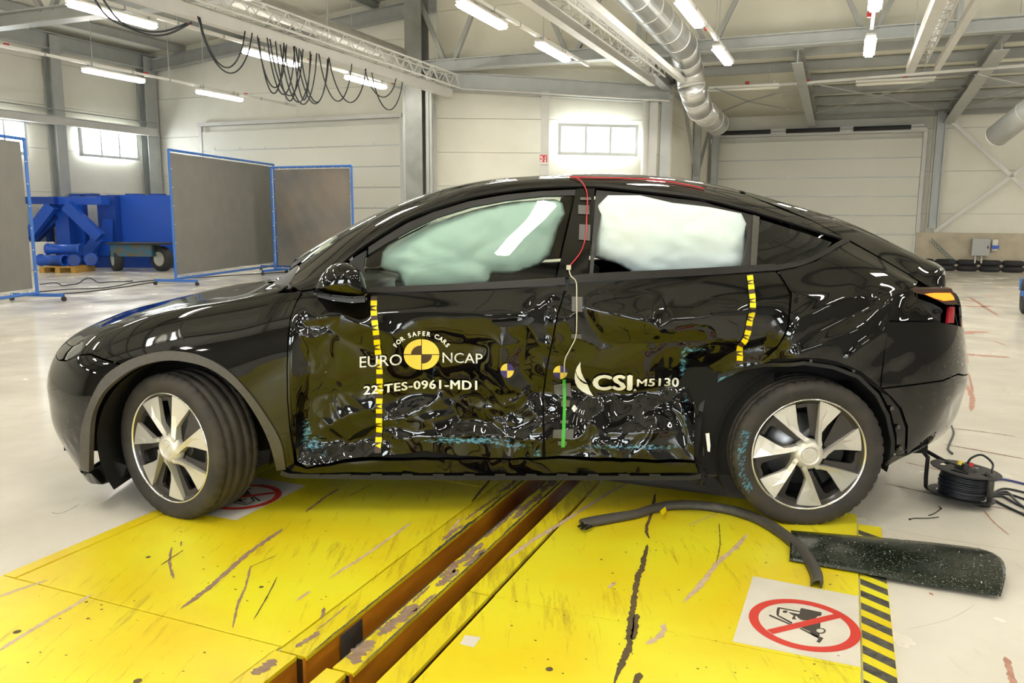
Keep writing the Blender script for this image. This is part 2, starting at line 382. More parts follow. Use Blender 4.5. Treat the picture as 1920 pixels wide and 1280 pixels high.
def cdt_mesh(polys, sp):
    """triangulate the first outline minus the others, filled with a grid of points"""
    V = []; E = []
    for pl in polys:
        o = len(V); V += [tuple(p) for p in pl]; E += [(o + i, o + (i + 1) % len(pl)) for i in range(len(pl))]
    P = np.array(polys[0]); nb = len(V)
    gx, gy = np.meshgrid(np.arange(P[:, 0].min() + sp * .5, P[:, 0].max(), sp), np.arange(P[:, 1].min() + sp * .5, P[:, 1].max(), sp))
    gx[1::2] += sp * .5
    gx = gx.ravel(); gy = gy.ravel(); m = inside(gx, gy, polys[0])
    for h in polys[1:]: m &= ~inside(gx, gy, h)
    gx, gy = gx[m], gy[m]
    bp = np.array(V)
    keep = np.ones(len(gx), bool)
    for a, b in E:
        A, Bq = bp[a], bp[b]; d = Bq - A; L = d @ d + 1e-12
        q = np.clip(((gx - A[0]) * d[0] + (gy - A[1]) * d[1]) / L, 0, 1)
        keep &= np.hypot(gx - A[0] - q * d[0], gy - A[1] - q * d[1]) > sp * .42
    V += list(zip(gx[keep], gy[keep]))
    r = delaunay_2d_cdt([Vector(p) for p in V], E, [], 0, 1e-7)
    ov, oe, of = r[0], r[1], r[2]
    ov = np.array([(p[0], p[1]) for p in ov]); F = np.array([f for f in of if len(f) == 3])
    c = ov[F].mean(1); m = inside(c[:, 0], c[:, 1], polys[0])
    for h in polys[1:]: m &= ~inside(c[:, 0], c[:, 1], h)
    return ov, F[m]
def panel(name, polys, m, parent, sp=.014, gap=.002, off=0., flange=.012, dented=True, mirror=False, far=False, fn=None):
    polys = [inset(p, gap if i == 0 else -gap) for i, p in enumerate(polys)]
    ov, F = cdt_mesh(polys, sp)
    used = np.unique(F); mp = -np.ones(len(ov), int); mp[used] = np.arange(len(used)); ov = ov[used]; F = mp[F]
    if fn is None: P = surf(ov[:, 0], ov[:, 1], off, dented)
    else: P = fn(ov[:, 0], ov[:, 1])
    a = ov[F[:, 0]]; b = ov[F[:, 1]]; c = ov[F[:, 2]]
    ar = (b[:, 0] - a[:, 0]) * (c[:, 1] - a[:, 1]) - (b[:, 1] - a[:, 1]) * (c[:, 0] - a[:, 0]); F[ar < 0] = F[ar < 0][:, ::-1]
    vs = [tuple(p) for p in P]; fs = [tuple(f) for f in F]
    if flange:
        from collections import Counter
        cnt = Counter(); 
        for f in fs:
            for k in range(3): cnt[(f[k], f[(k + 1) % 3])] += 1
        bd = [e for e in cnt if (e[1], e[0]) not in cnt]
        onc = lambda i: ov[i, 1] > SM - .003 or ov[i, 0] < .003 or ov[i, 0] > TM - .003
        bd = [e for e in bd if not (mirror and onc(e[0]) and onc(e[1]))]
        bv = sorted({x for e in bd for x in e}); n = normal(ov[bv, 0], ov[bv, 1]); q = P[bv] - n * flange; mp2 = {b: len(vs) + i for i, b in enumerate(bv)}
        # separate copies of the rim vertices keep the edge crisp
        mp1 = {b: len(vs) + len(bv) + i for i, b in enumerate(bv)}
        vs += [tuple(p) for p in q] + [tuple(P[b]) for b in bv]
        fs += [(mp1[e[1]], mp1[e[0]], mp2[e[0]], mp2[e[1]]) for e in bd]
    if mirror or far:
        k = len(vs); vm = [(x, -y, z) for x, y, z in vs]; fm = [tuple(i + k for i in f[::-1]) for f in fs]
        if far: vs = vm; fs = [tuple(i for i in f[::-1]) for f in fs]
        else: vs = vs + vm; fs = fs + fm
    o = pydata(name, vs, fs, m, parent, smooth=True)
    if mirror:
        bm = bmesh.new(); bm.from_mesh(o.data); vv = [v for v in bm.verts if abs(v.co.y) < 1e-4]
        bmesh.ops.remove_doubles(bm, verts=vv, dist=1e-4); bm.to_mesh(o.data); bm.free()
        for p in o.data.polygons: p.use_smooth = True
    return o
# ================================================================ HALL (surveyed axes: u along the rails, v across)
M0 = {}
M0['wall'] = noisy('cream_wall_panel', (.74, .72, .62), (.77, .75, .655), 2.5, .5, bump=.0)
M0['dimwall'] = mat('rear_wall', (.26, .255, .23), .7)  # unseen walls, dimness put into the colour to keep car reflections dark
M0['roof'] = noisy('roof_liner_panel', (.68, .66, .555), (.73, .705, .60), 1.5, .55)
M0['steel'] = noisy('galvanised_steel', (.38, .395, .385), (.44, .455, .44), 3, .42, .25, lo=.3, hi=.7)
M0['steel2'] = noisy('dull_galvanised_steel', (.33, .34, .325), (.37, .38, .365), 3, .55, .15)
M0['light'] = noisy('pale_zinc', (.58, .57, .54), (.62, .61, .575), 3, .45, .1)
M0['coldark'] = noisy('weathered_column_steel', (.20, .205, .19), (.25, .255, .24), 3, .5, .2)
M0['white'] = mat('white_plastic', (.72, .71, .66), .4)
M0['door'] = mat('door_panel_white', (.70, .69, .60), .45)
M0['lamp'] = mat('lamp_diffuser', (1, 1, 1), .4, 0, Emission_Color=(1, .955, .86, 1), Emission_Strength=LAMP_W)
M0['off'] = mat('unlit_diffuser', (.72, .70, .60), .4)
M0['red'] = mat('red_plastic', (.55, .03, .04), .4)
M0['pane'] = mat('daylit_pane', (.9, .95, 1), .3, 0, Emission_Color=(.92, .98, 1, 1), Emission_Strength=PANE_W)
M0['frame'] = mat('grey_window_frame', (.62, .65, .64), .5)
M0['rub'] = mat('black_rubber_old', (.025, .025, .027), .75)
M0['cable'] = mat('black_cable', (.012, .014, .02), .45)
M0['duct'] = noisy('spiral_duct_zinc', (.50, .51, .50), (.60, .60, .58), 2, .30, .85)
M0['conc'] = noisy('cast_concrete', (.42, .37, .28), (.52, .46, .35), 3, .8)
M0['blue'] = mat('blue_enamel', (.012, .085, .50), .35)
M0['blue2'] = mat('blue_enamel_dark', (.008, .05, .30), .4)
M0['bframe'] = mat('blue_frame_paint', (.03, .13, .45), .4)
M0['cloth'] = noisy('grey_screen_cloth', (.155, .150, .135), (.175, .168, .150), 3, .75)
M0['cloth2'] = noisy('grey_screen_cloth_stained', (.135, .13, .12), (.20, .165, .13), 1.2, .7, bump=.3, bscale=2)
M0['wood'] = noisy('pallet_wood', (.42, .24, .04), (.50, .30, .07), 8, .7)
M0['rim'] = mat('pale_steel_rim', (.50, .50, .46), .5, .2)
M0['rust'] = noisy('rusty_blue_steel', (.02, .13, .24), (.13, .10, .05), 5, .7)
def hp(u, v, z): return Vector(H(u, v, z))
def hbox(bm, u, v, z, su, sv, sz): box(bm, H(u, v, z), (sv, su, sz), -TH)      # local x = v, local y = u
def struct(name, bm, m, parent=None, smooth=False, kind='structure'):
    o = obj(name, bm, m, parent, smooth)
    if parent is None: o['kind'] = kind
    return o
UE, VL, UA, VR, UB = 19.0, -19.8, 25.3, 14.0, -15.0
RZ = lambda v: 6.15 + .095 * (v - VL)
# chamfered wall and return wall
CA = on_f(797, 300, 19.3)[:2]; CB = on_f(1258, 300, 19.5)[:2]
_u1, _v1 = uv((*CB, 0)); PB = H(UA, _v1, 0)[:2]
def wall_run(name, a, b, z0, z1, ph, m, t=.12, first=None, kind=None, side=1):
    """a wall built of horizontal sandwich panels with open joints, each its own piece"""
    a = Vector((*a, 0)); b = Vector((*b, 0)); d = (b - a).normalized(); L = (b - a).length; n = Vector((-d.y, d.x, 0)) * side
    ang = math.atan2(d.y, d.x); mid = (a + b) / 2
    bm = B(); box(bm, mid + n * (t + .02) + Vector((0, 0, (z0 + z1) / 2)), (L, t, z1 - z0), ang); w_ = struct(name, bm, M0['steel2'])
    z = first if first is not None else z0
    edges = [z0]
    while z < z1 - .05:
        if z > z0 + .05: edges.append(z)
        z += ph
    edges.append(z1); bays = max(1, round(L / 6.0))
    for i in range(len(edges) - 1):
        for k in range(bays):
            bm = B(); l = L / bays; c = a + d * (l * (k + .5)) + n * (t / 2 - .03); h = edges[i + 1] - edges[i]
            box(bm, c + Vector((0, 0, (edges[i] + edges[i + 1]) / 2)), (l - .006, .06, h - .008), ang); obj('wall_panel', bm, m, w_)
    return w_
wall_run('wall_left', H(UB, VL, 0)[:2], H(UE, VL, 0)[:2], 0, 6.3, 1.13, M0['wall'], first=.85)
wall_run('wall_back_left', H(UE, VL, 0)[:2], H(UE, -9.0, 0)[:2], 0, 7.6, 1.13, M0['wall'], first=.3)
wall_run('wall_back_centre', CA, CB, 0, 5.0, .775, M0['wall'], first=.565)
wall_run('wall_back_return', CB, PB, 0, 5.0, 1.2, M0['wall'])
wall_run('wall_back_right', PB, H(UA, VR, 0)[:2], .95, 5.0, 1.15, M0['wall'], first=1.55)
_vp = uv(on_u(1716, 460, UA - .3))[1]; bm = B(); hbox(bm, UA - .1, (VR + _vp) / 2, .515, .40, VR - _vp, 1.03); struct('trim_1', bm, M0['conc'])
# panelled gable above the truss
wall_run('wall_gable', H(16.95, -8.9, 0)[:2], H(16.95, VR, 0)[:2], 4.88, 9.4, 1.1, M0['roof'])
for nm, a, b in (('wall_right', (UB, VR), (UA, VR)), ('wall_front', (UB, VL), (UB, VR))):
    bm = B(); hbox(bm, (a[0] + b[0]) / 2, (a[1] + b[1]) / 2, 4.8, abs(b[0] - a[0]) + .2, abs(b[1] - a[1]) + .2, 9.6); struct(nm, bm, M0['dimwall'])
# main roof (slopes up to the right) and low roof of the annexe
bm = B(); q = [H(UB - .2, VL - .2, RZ(VL - .2)), H(UE + .3, VL - .2, RZ(VL - .2)), H(UE + .3, VR + .2, RZ(VR)), H(UB - .2, VR + .2, RZ(VR))]
v = [bm.verts.new(p) for p in q] + [bm.verts.new(p + np.array([0, 0, .12])) for p in q]
for f in ((0, 1, 2, 3), (7, 6, 5, 4), (0, 4, 5, 1), (1, 5, 6, 2), (2, 6, 7, 3), (3, 7, 4, 0)): bm.faces.new([v[i] for i in f])
roof = struct('ceiling', bm, M0['roof'])
for vv in np.arange(VL + 1.5, VR, 2.2):
    bm = B(); ibeam(bm, H(UB, vv, RZ(vv) - .14), H(UE, vv, RZ(vv) - .14), .1, .22, .012); obj('purlin', bm, M0['steel2'], roof)
for uu in (-8, -2, 4.5, 10.3, 18.8):
    bm = B(); ibeam(bm, H(uu, VL, RZ(VL) - .42), H(uu, VR, RZ(VR) - .42), .22, .34, .02); obj('rafter', bm, M0['steel2'], roof)
bm = B(); q = [H(16.9, -9.2, 4.86), H(16.9, VR, 4.86), H(UA + .1, VR, 4.36), H(UA + .1, -9.2, 4.36)]
v = [bm.verts.new(p) for p in q] + [bm.verts.new(p + np.array([0, 0, .1])) for p in q]
for f in ((0, 1, 2, 3), (7, 6, 5, 4), (0, 4, 5, 1), (1, 5, 6, 2), (2, 6, 7, 3), (3, 7, 4, 0)): bm.faces.new([v[i] for i in f])
ann = struct('ceiling_annexe', bm, M0['roof'])
for uu in (17.6, 18.9, 20.2, 21.5, 22.8, 24.1, 25.0):
    bm = B(); z = 4.86 - (uu - 16.9) * .0595 - .11; ibeam(bm, H(uu, -4.2 + (uu > 19.4) * 3.2, z), H(uu, VR, z), .09, .2, .012); obj('purlin', bm, M0['steel2'], ann)
for a, b, wd in (((1500, 107), (1527, 222), .20), ((1866, 85), (1752, 228), .26), ((1238, 130), (1335, 246), .2)):
    bm = B(); p = on_z(*a, 4.62); u0, v0 = uv(p); ibeam(bm, H(17.1, v0, 4.52), H(25.2, v0, 4.08), wd, .28, .02); obj('rafter', bm, M0['steel'], ann)
for (a, b) in (((1403, 190), (1520, 158)), ((1403, 190), (1512, 212)), ((1527, 212), (1645, 180)), ((1530, 158), (1645, 180)), ((1645, 180), (1760, 150)), ((1645, 180), (1752, 205)), ((1340, 165), (1403, 190)), ((1345, 213), (1403, 190)), ((1830, 140), (1920, 160)), ((1800, 205), (1920, 170))):
    bm = B(); bar(bm, on_z(*a, 4.12), on_z(*b, 4.12), .07, .012, up=(0, 0, 1)); obj('roof_bracing', bm, M0['steel2'], ann)
# eaves beam, rod and posts of the centre wall
bm = B(); ibeam(bm, on_f(790, 150, 19.0), on_f(1256, 178, 19.2), .22, .40, .02); struct('trim_2', bm, M0['steel'])
bm = B(); tube(bm, [on_f(865, 166, 18.8), on_f(1256, 189, 18.9)], .022, 8); struct('trim_3', bm, M0['light'])
def post(name, px0, px1, ytop, f, m, d=.12, z1=None):
    a = on_f(px0, ytop, f); b = on_f(px1, ytop, f); bm = B(); z = z1 or a[2]
    box(bm, ((a[0] + b[0]) / 2, f + CAMP[1], z / 2), (abs(b[0] - a[0]), d, z)); return bm
for i, (a, b, y, f, mm) in enumerate(((1015, 1030, 172, 19.1, 'light'), (803, 818, 195, 19.1, 'light'), (1218, 1234, 185, 19.15, 'light'), (1240, 1258, 186, 19.1, 'steel'))):
    t = obj('wall_post', post('p', a, b, y, f, mm), M0[mm]); tag(t, ['pale galvanised wall post left of the three-pane window', 'pale galvanised wall post beside the tall steel column', 'pale wall post right of the white drain pipe', 'darker steel post at the corner by the braced wall'][i], 'post', kind='structure')
bm = B(); p = on_f(1212, 186, 19.1); tube(bm, [(p[0], p[1], 0), p], .085, 14); t = obj('drain_pipe', bm, M0['white'], None, True); tag(t, 'white drain pipe right of the three-pane window', 'pipe')
# braced return wall
bm = B(); a = Vector(H(20.0, _v1 + .12, 4.3)); b = Vector(H(24.6, _v1 + .12, .6)); c = Vector(H(20.0, _v1 + .12, .6)); d = Vector(H(24.6, _v1 + .12, 4.3)); bar(bm, a, b, .09, .02); bar(bm, c, d, .09, .02); struct('trim_4', bm, M0['steel2'])
bm = B(); ibeam(bm, H(19.2, _v1 + .1, 4.55), H(25.2, _v1 + .1, 4.35), .16, .22, .02); ibeam(bm, H(22.3, _v1 + .12, 0), H(22.3, _v1 + .12, 4.4), .16, .16, .015); ibeam(bm, H(24.9, _v1 + .2, 0), H(24.9, _v1 + .2, 4.3), .18, .18, .015); struct('trim_5', bm, M0['steel'])
# ---- tall column with its door guides
uc, vc = uv(on_f(785, 400, 18.8)); col = None
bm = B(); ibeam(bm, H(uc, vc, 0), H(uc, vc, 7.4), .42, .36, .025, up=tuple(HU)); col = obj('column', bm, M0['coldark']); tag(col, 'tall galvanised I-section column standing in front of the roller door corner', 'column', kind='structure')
for dv_, r in ((-.30, .035), (.30, .04), (.38, .03)):
    bm = B(); bar(bm, H(uc - .05, vc + dv_, 0), H(uc - .05, vc + dv_, 4.6), r * 2, r * 2.4, up=tuple(HU)); obj('column_channel', bm, M0['steel2'], col)
# columns of the left wall and the corner
for i, (x, y, wd) in enumerate(((92, 60, .30), (310, 110, .45), (-60, 60, .3))):
    u0, v0 = uv(on_v(x, y, VL + .2)); bm = B(); ibeam(bm, H(min(u0, UE - .3), VL + .22, 0), H(min(u0, UE - .3), VL + .22, 6.0), wd, .3, .02, up=tuple(HV))
    t = obj('column', bm, M0['steel']); tag(t, ['steel column between the two left wall windows', 'steel corner column right of the left wall windows', 'steel column at the far left of the left wall'][i], 'column', kind='structure')
bm = B(); u0, _ = uv(on_v(283, 200, VL + .2)); tube(bm, [H(u0, VL + .2, 0), H(u0, VL + .2, 5.4)], .09, 12); t = obj('drain_pipe', bm, M0['white'], None, True); tag(t, 'white drain pipe beside the left corner column', 'pipe')
bm = B(); a = on_v(0, 210, VL + .42); b = on_v(303, 252, VL + .42); z = (a[2] + b[2]) / 2; ua = uv(a)[0]; ibeam(bm, H(-4, VL + .4, z), H(UE - .2, VL + .4, z), .18, .22, .02); struct('trim_6', bm, M0['light'])
bm = B(); tube(bm, [H(-4, VL + .4, z + .28), H(UE - .2, VL + .4, z + .28)], .018, 6); struct('trim_7', bm, M0['steel2'])
bm = B(); ibeam(bm, H(UB, VL + .25, 5.85), H(UE, VL + .25, 5.85), .25, .4, .02); struct('trim_8', bm, M0['steel'])
# ---- windows
def window(name, P, wdir, W, Hh, n, out):
    """P lower-left corner, wdir unit vector"""
    P = Vector(P); d = Vector(wdir); o = Vector(out); z = Vector((0, 0, 1)); bm = B(); t = .07
    def bx(a, b): bar(bm, a, b, t, .08, up=tuple(o))
    bx(P + z * t / 2, P + d * W + z * t / 2); bx(P + z * (Hh - t / 2), P + d * W + z * (Hh - t / 2)); bx(P + d * t / 2, P + d * t / 2 + z * Hh); bx(P + d * (W - t / 2), P + d * (W - t / 2) + z * Hh)
    w_ = struct(name, bm, M0['frame'])
    for k in range(n):
        bm = B(); g = (W - 2 * t) / n; a = P + d * (t + g * k); b = a + d * g
        c = (a + b) / 2 + z * Hh / 2 - o * .02
        R = Matrix((d, o, z)).transposed().to_4x4(); bmesh.ops.create_cube(bm, size=1, matrix=Matrix.Translation(c) @ R @ Matrix.Diagonal((g - .10, .02, Hh - 2 * t - .06, 1)))
        obj('pane', bm, M0['pane'], w_)
        if k:
            bm = B(); bar(bm, a + z * t, a + z * (Hh - t), .055, .05, up=tuple(o)); obj('mullion', bm, M0['frame'], w_)
    return w_
for i, (x0, x1, y0, y1) in enumerate(((152, 261, 268, 300), (-75, 53, 268, 288))):
    a = on_v(x0, 293 if i == 0 else 285, VL + .16); b = on_v(x1, y1, VL + .16); u0, _ = uv(a); u1, _ = uv(b); zt = on_v(x0, 237 if i == 0 else 215, VL + .16)[2]; zb = (a[2] + b[2]) / 2
    window('window_%d' % (i + 1), H(u0, VL + .14, zb), HU, u1 - u0, on_v(x1, 248 if i == 0 else 226, VL + .16)[2] - zb, 3, HV)
a = on_f(1046, 290, 19.15); b = on_f(1195, 293, 19.3); window('window_3', a, (Vector(b) - Vector(a)).normalized() * 1.0, (Vector(b) - Vector(a)).length, on_f(1046, 231, 19.15)[2] - a[2], 3, (0, -1, 0))
for i in range(3):
    window('window_%d' % (i + 4), H(UB + .12, -9.5 + i * 8, 1.3), HV, 4.2, 2.3, 4, HU)
# ---- sectional doors
def sect_door(name, A, d, W, ztop, ph, out, z0=.0):
    A = Vector(A); A.z = 0; d = Vector(d); o = Vector(out); z = Vector((0, 0, 1)); R = Matrix((d, o, z)).transposed().to_4x4()
    bm = B()
    for s in (-.06, W + .06): bar(bm, A + d * s, A + d * s + z * (ztop + .25), .10, .09, up=tuple(o))
    bar(bm, A - d * .1 + z * (ztop + .2), A + d * (W + .1) + z * (ztop + .2), .22, .1, up=tuple(z)); dr = struct(name, bm, M0['light'])
    n = int(ztop / ph) + 1
    for k in range(n):
        zt = ztop - k * ph; zb = max(zt - ph, .02)
        if zt < .1: break
        bm = B(); bmesh.ops.create_cube(bm, size=1, matrix=Matrix.Translation(A + d * W / 2 + z * (zt + zb) / 2) @ R @ Matrix.Diagonal((W, .05, zt - zb - .018, 1)))
        for j in range(int(W / .9)): bmesh.ops.create_cube(bm, size=1, matrix=Matrix.Translation(A + d * (.45 + .9 * j) + z * (zb + .04) + o * .035) @ R @ Matrix.Diagonal((.05, .02, .06, 1)))
        p_ = obj('door_panel', bm, M0['door'], dr)
        bm = B(); bar(bm, A + z * zb + o * .02, A + d * W + z * zb + o * .02, .022, .03, up=tuple(z)); obj('rail', bm, M0['steel'], p_)
    return dr
a = on_u(380, 250, UE - .12); b = on_u(752, 228, UE - .12); sect_door('door_1', a, HV, (Vector(b) - Vector(a)).length * .995, (a[2] + b[2]) / 2, .55, -HU)
a = on_u(1333, 265, UA - .15); b = on_u(1730, 262, UA - .15); sect_door('door_2', a, HV, abs(uv(b)[1] - uv(a)[1]), (a[2] + b[2]) / 2, .53, -HU)
# spring shaft above the right door
M0['spring'] = mat('dark_spring', (.03, .028, .03), .5)
sh = thing('spring_shaft', 'dark torsion spring shaft above the right sectional door', 'door gear', tuple(on_u(1530, 244, UA - .4)), -TH)
c0 = Vector(on_u(1530, 244, UA - .4)); HVv = Vector(HV)
for (x0, x1) in ((1352, 1445), (1474, 1575), (1600, 1708)):
    a = on_u(x0, 245, UA - .4); b = on_u(x1, 241, UA - .4); bm = B(); z = c0.z; la = (Vector(a) - c0).dot(HVv); lb = (Vector(b) - c0).dot(HVv)
    tube(bm, [(la, 0, 0), (lb, 0, 0)], .062, 12); obj('spring', bm, M0['rub'], sh, True)
bm = B(); box(bm, (0, .08, 0), (5.5, .04, .16)); obj('shaft_bracket', bm, M0['light'], sh)
bm = B(); tube(bm, [(-2.8, 0, 0), (2.8, 0, 0)], .015, 8); obj('shaft', bm, M0['steel'], sh)
# ---- roof trusses with diagonals
def truss(name, u, v0, v1, z, zt, step, label, off=0.):
    t = thing(name, label, 'truss', tuple(H(u, v0, z)), 0); t['kind'] = 'structure'; o0 = Vector(H(u, v0, z))
    bm = B(); ibeam(bm, Vector(H(u, v0, z)) - o0, Vector(H(u, v1, z)) - o0, .26, .24, .02); obj('bottom_chord', bm, M0['steel'], t)
    n = int((v1 - v0) / step)
    for k in range(n):
        va = v0 + off + step * k
        for s in (-1, 1):
            bm = B(); bar(bm, Vector(H(u, va + s * .12, z + .1)) - o0, Vector(H(u, va + s * step * .5, zt)) - o0, .09, .09); obj('diagonal', bm, M0['steel2'], t)
        if k % 2 == 1:
            bm = B(); bar(bm, Vector(H(u, va + step * .5, z)) - o0, Vector(H(u, va + step * .5, zt)) - o0, .12, .1); obj('upright', bm, M0['steel'], t)
    return t
def vt(px, py, z): return uv(on_z(px, py, z))
truss('roof_truss', 16.6, vc - .1, VR, 4.72, 7.6, 2.85, 'galvanised lattice truss spanning right from the tall column', .9)
truss('roof_truss', 10.3, VL, 2, 4.77, 6.8, 3.0, 'galvanised lattice truss over the left of the hall', .85)
# ---- lamp rows
def lamp(u, v, z, lit, L=1.46):
    t = thing('strip_lamp', None, 'lamp', tuple(H(u, v, z)), -TH)
    bm = B(); box(bm, (0, 0, .035), (.15, L, .05)); bmesh.ops.bevel(bm, geom=bm.edges[:], offset=.012, segments=1, affect='EDGES'); obj('lamp_body', bm, M0['white'], t)
    bm = B(); box(bm, (0, 0, -.02), (.17, L, .06)); bmesh.ops.bevel(bm, geom=[e for e in bm.edges], offset=.028, segments=3, affect='EDGES'); obj('diffuser', bm, M0['lamp'] if lit else M0['off'], t, True)
    for s in (-.5, .5):
        bm = B(); box(bm, (0, s * L * .85, .09), (.03, .02, .08)); obj('bracket', bm, M0['steel'], t)
    bm = B(); tube(bm, [(0, -L * .35, .05), (0, -L * .35, max(.5, min(RZ(v) - z - .3, 5)))], .006, 6); obj('hanger', bm, M0['steel'], t)
    return t
p0 = lamp(8.85, -9.8, 4.2, True); rows = {}
def place(u, v, z=4.2, lit=True, label=None, group=None, src=None):
    global p0
    if not rows: o = p0; rows[0] = 1
    else: o = copy_tree(src or p0)
    o.location = H(u, v, z); o['label'] = label
    if group: o['group'] = group
    return o
VIS = [(8.85, -9.8, 'lit strip lamp at the top left corner of the view, nearest of its row'), (12.2, -9.75, 'lit strip lamp above the hanging cable loops'), (15.05, -9.6, 'lit strip lamp right of the hanging cable loops'),
       (12.55, -14.0, 'lit strip lamp in front of the left wall, left of the corner column'), (15.5, -13.95, 'lit strip lamp in front of the left corner column'),
       (10.75, -4.92, 'lit strip lamp between the column and the small rig, nearer of two'), (13.5, -4.85, 'lit strip lamp between the column and the small rig, farther of two'),
       (11.7, -2.2, 'lit strip lamp right of the spiral duct, nearer of two'), (14.85, -2.2, 'lit strip lamp right of the spiral duct, farther of two'), (11.6, .15, 'lit strip lamp at the top edge over the right door'), (14.9, .15, 'lit strip lamp in line with the right door, farther one')]
for u, v, l in VIS: place(u, v, 4.2, True, l, 'strip lamps')
_pick = [(u, v) for v in (-14, -9.8, -5, -.8, 3.6, 8.5) for u in (5.8, 1.8, -2.4, -6.6, -10.8)] + [(11, 4.6), (14.8, 4.6), (11, 9), (14.8, 9), (19, 8.5), (22.5, 8.5), (19, 12), (22.5, 12), (19, 5), ]  # unseen hall rows, then five lamps added to brighten the annexe
for u, v in _pick: place(u, v, 4.2 if v < 3 or u > 17 else 5., True, 'lit strip lamp nearer than or right of the view, annexe ones added as fill', 'strip lamps outside the view')
for px, py, l in ((1394, 165, 'unlit pale strip lamp under the annexe roof, left of two'), (1678, 153, 'unlit pale strip lamp under the annexe roof, right of two')):
    o = lamp(20, 0, 4.2, False, 1.5); p = on_z(px, py, 4.2); o.location = p; o.rotation_euler = (0, 0, -TH + math.pi / 2); o['label'] = l; o['group'] = 'unlit strip lamps'
# support rails of the rows
for i, (v, u0, u1, l) in enumerate(((-14.0, -4, 18.4, 'thin white lamp rail over the left wall windows'), (-9.78, -4, 17.6, 'thin white lamp rail above the hanging cable loops'), (-4.88, -4, 15.6, 'thin white lamp rail right of the tall column'), (-2.2, -4, 16.2, 'thin white lamp rail right of the spiral duct'), (.15, -4, 16.2, 'thin white lamp rail pointing at the right door'))):
    bm = B(); bar(bm, H(u0, v, 4.33), H(u1, v, 4.33), .05, .05); t = obj('lamp_rail', bm, M0['white']); tag(t, l, 'rail', 'lamp rails')
    for k, uu in enumerate(np.arange(6, u1, 1.0)):
        bm = B(); hbox(bm, uu, v, 4.33, .03, .065, .065); obj('clamp', bm, M0['steel2'], t)
    for k, uu in enumerate(np.arange(7.2, u1, 3.1)):
        bm = B(); hbox(bm, uu, v - .05, 4.36, .07, .07, .07); c_ = obj('junction', bm, M0['red'], t); 
    for uu in np.arange(-2, u1, 4.0):
        bm = B(); tube(bm, [H(uu, v, 4.35), H(uu, v, RZ(v) - .1 if uu < 16.9 else 4.7)], .006, 5); obj('hanger', bm, M0['steel'], t)
bm = B(); bar(bm, on_z(1300, 172, 4.3), on_z(1930, 122, 4.3), .05, .05); t = obj('lamp_rail', bm, M0['white']); tag(t, 'thin white lamp rail across under the annexe roof', 'rail', 'lamp rails')
for px, py in ((1401, 156), (1514, 153), (1698, 143)):
    p = on_z(px, py, 4.36); bm = B(); box(bm, p, (.07, .07, .07)); obj('junction', bm, M0['red'], t)
# ---- camera rigs (white lattice with box beams)
def rig(v, u0, u1, z, wd, label, hung, side=1, lat_h=.26, beam_h=.15):
    t = thing('lighting_rig', label, 'rig', tuple(H(u1, v, z)), -TH)
    L = u1 - u0; up = RZ(v) - z
    bm = B(); bar(bm, (-wd * .5, -L, 0), (-wd * .5, 0, 0), .14, beam_h, up=(0, 0, 1)); obj('box_beam', bm, M0['light'], t)
    if wd > .3:
        bm = B(); bar(bm, (wd * .5, -L, 0), (wd * .5, 0, 0), .10, beam_h * .7, up=(0, 0, 1)); obj('box_beam', bm, M0['light'], t)
    for a in (0, .24):
        for b in (.10, .10 + lat_h):
            bm = B(); tube(bm, [(-wd * .5 + .02 + a, -L, b), (-wd * .5 + .02 + a, 0, b)], .020, 8); obj('lattice_tube', bm, M0['light'], t)
    n = int(L / .26); bm = B()
    for k in range(n):
        y = -k * L / n; y2 = -(k + 1) * L / n
        for a in (0, .24): 
            x = -wd * .5 + .02 + a; s = k % 2
            tube(bm, [(x, y, .10 + lat_h * s), (x, y2, .10 + lat_h * (1 - s))], .010, 5, False)
        for b in (.10, .10 + lat_h): tube(bm, [(-wd * .5 + .02 + .24 * s, y, b), (-wd * .5 + .26 - .24 * s, y2, b)], .009, 5, False)
    o = obj('lattice_brace', bm, M0['light'], t); o['kind'] = 'stuff'
    for k in range(int(L / 4) + 1):
        bm = B(); tube(bm, [(-wd * .5, -.6 - k * 4, .1), (-wd * .5, -.6 - k * 4, up - .2)], .008, 6); obj('hanger', bm, M0['steel'], t)
    return t
rig(-8.35, -2, 16.6, 4.12, .12, 'long white lattice rig with box beam ending at the tall column', 0, beam_h=.17)
rig(-3.55, -2, 16.7, 4.12, .62, 'white double-beam lattice rig ending at the spiral duct', 0)
rig(1.10, -2, 16.9, 4.12, .44, 'white double-beam lattice rig above the right door', 0)
_pd = on_f(750, 104, 18.2); _ud, _vd = uv(_pd); bm = B(); tube(bm, [H(-1, _vd, _pd[2]), _pd], .17, 28); t = obj('air_duct', bm, noisy('matt_duct_zinc', (.40, .40, .36), (.48, .47, .42), 4, .45, .4), None, True); tag(t, 'straight grey duct behind the long white lattice rig', 'duct')
bm = B()

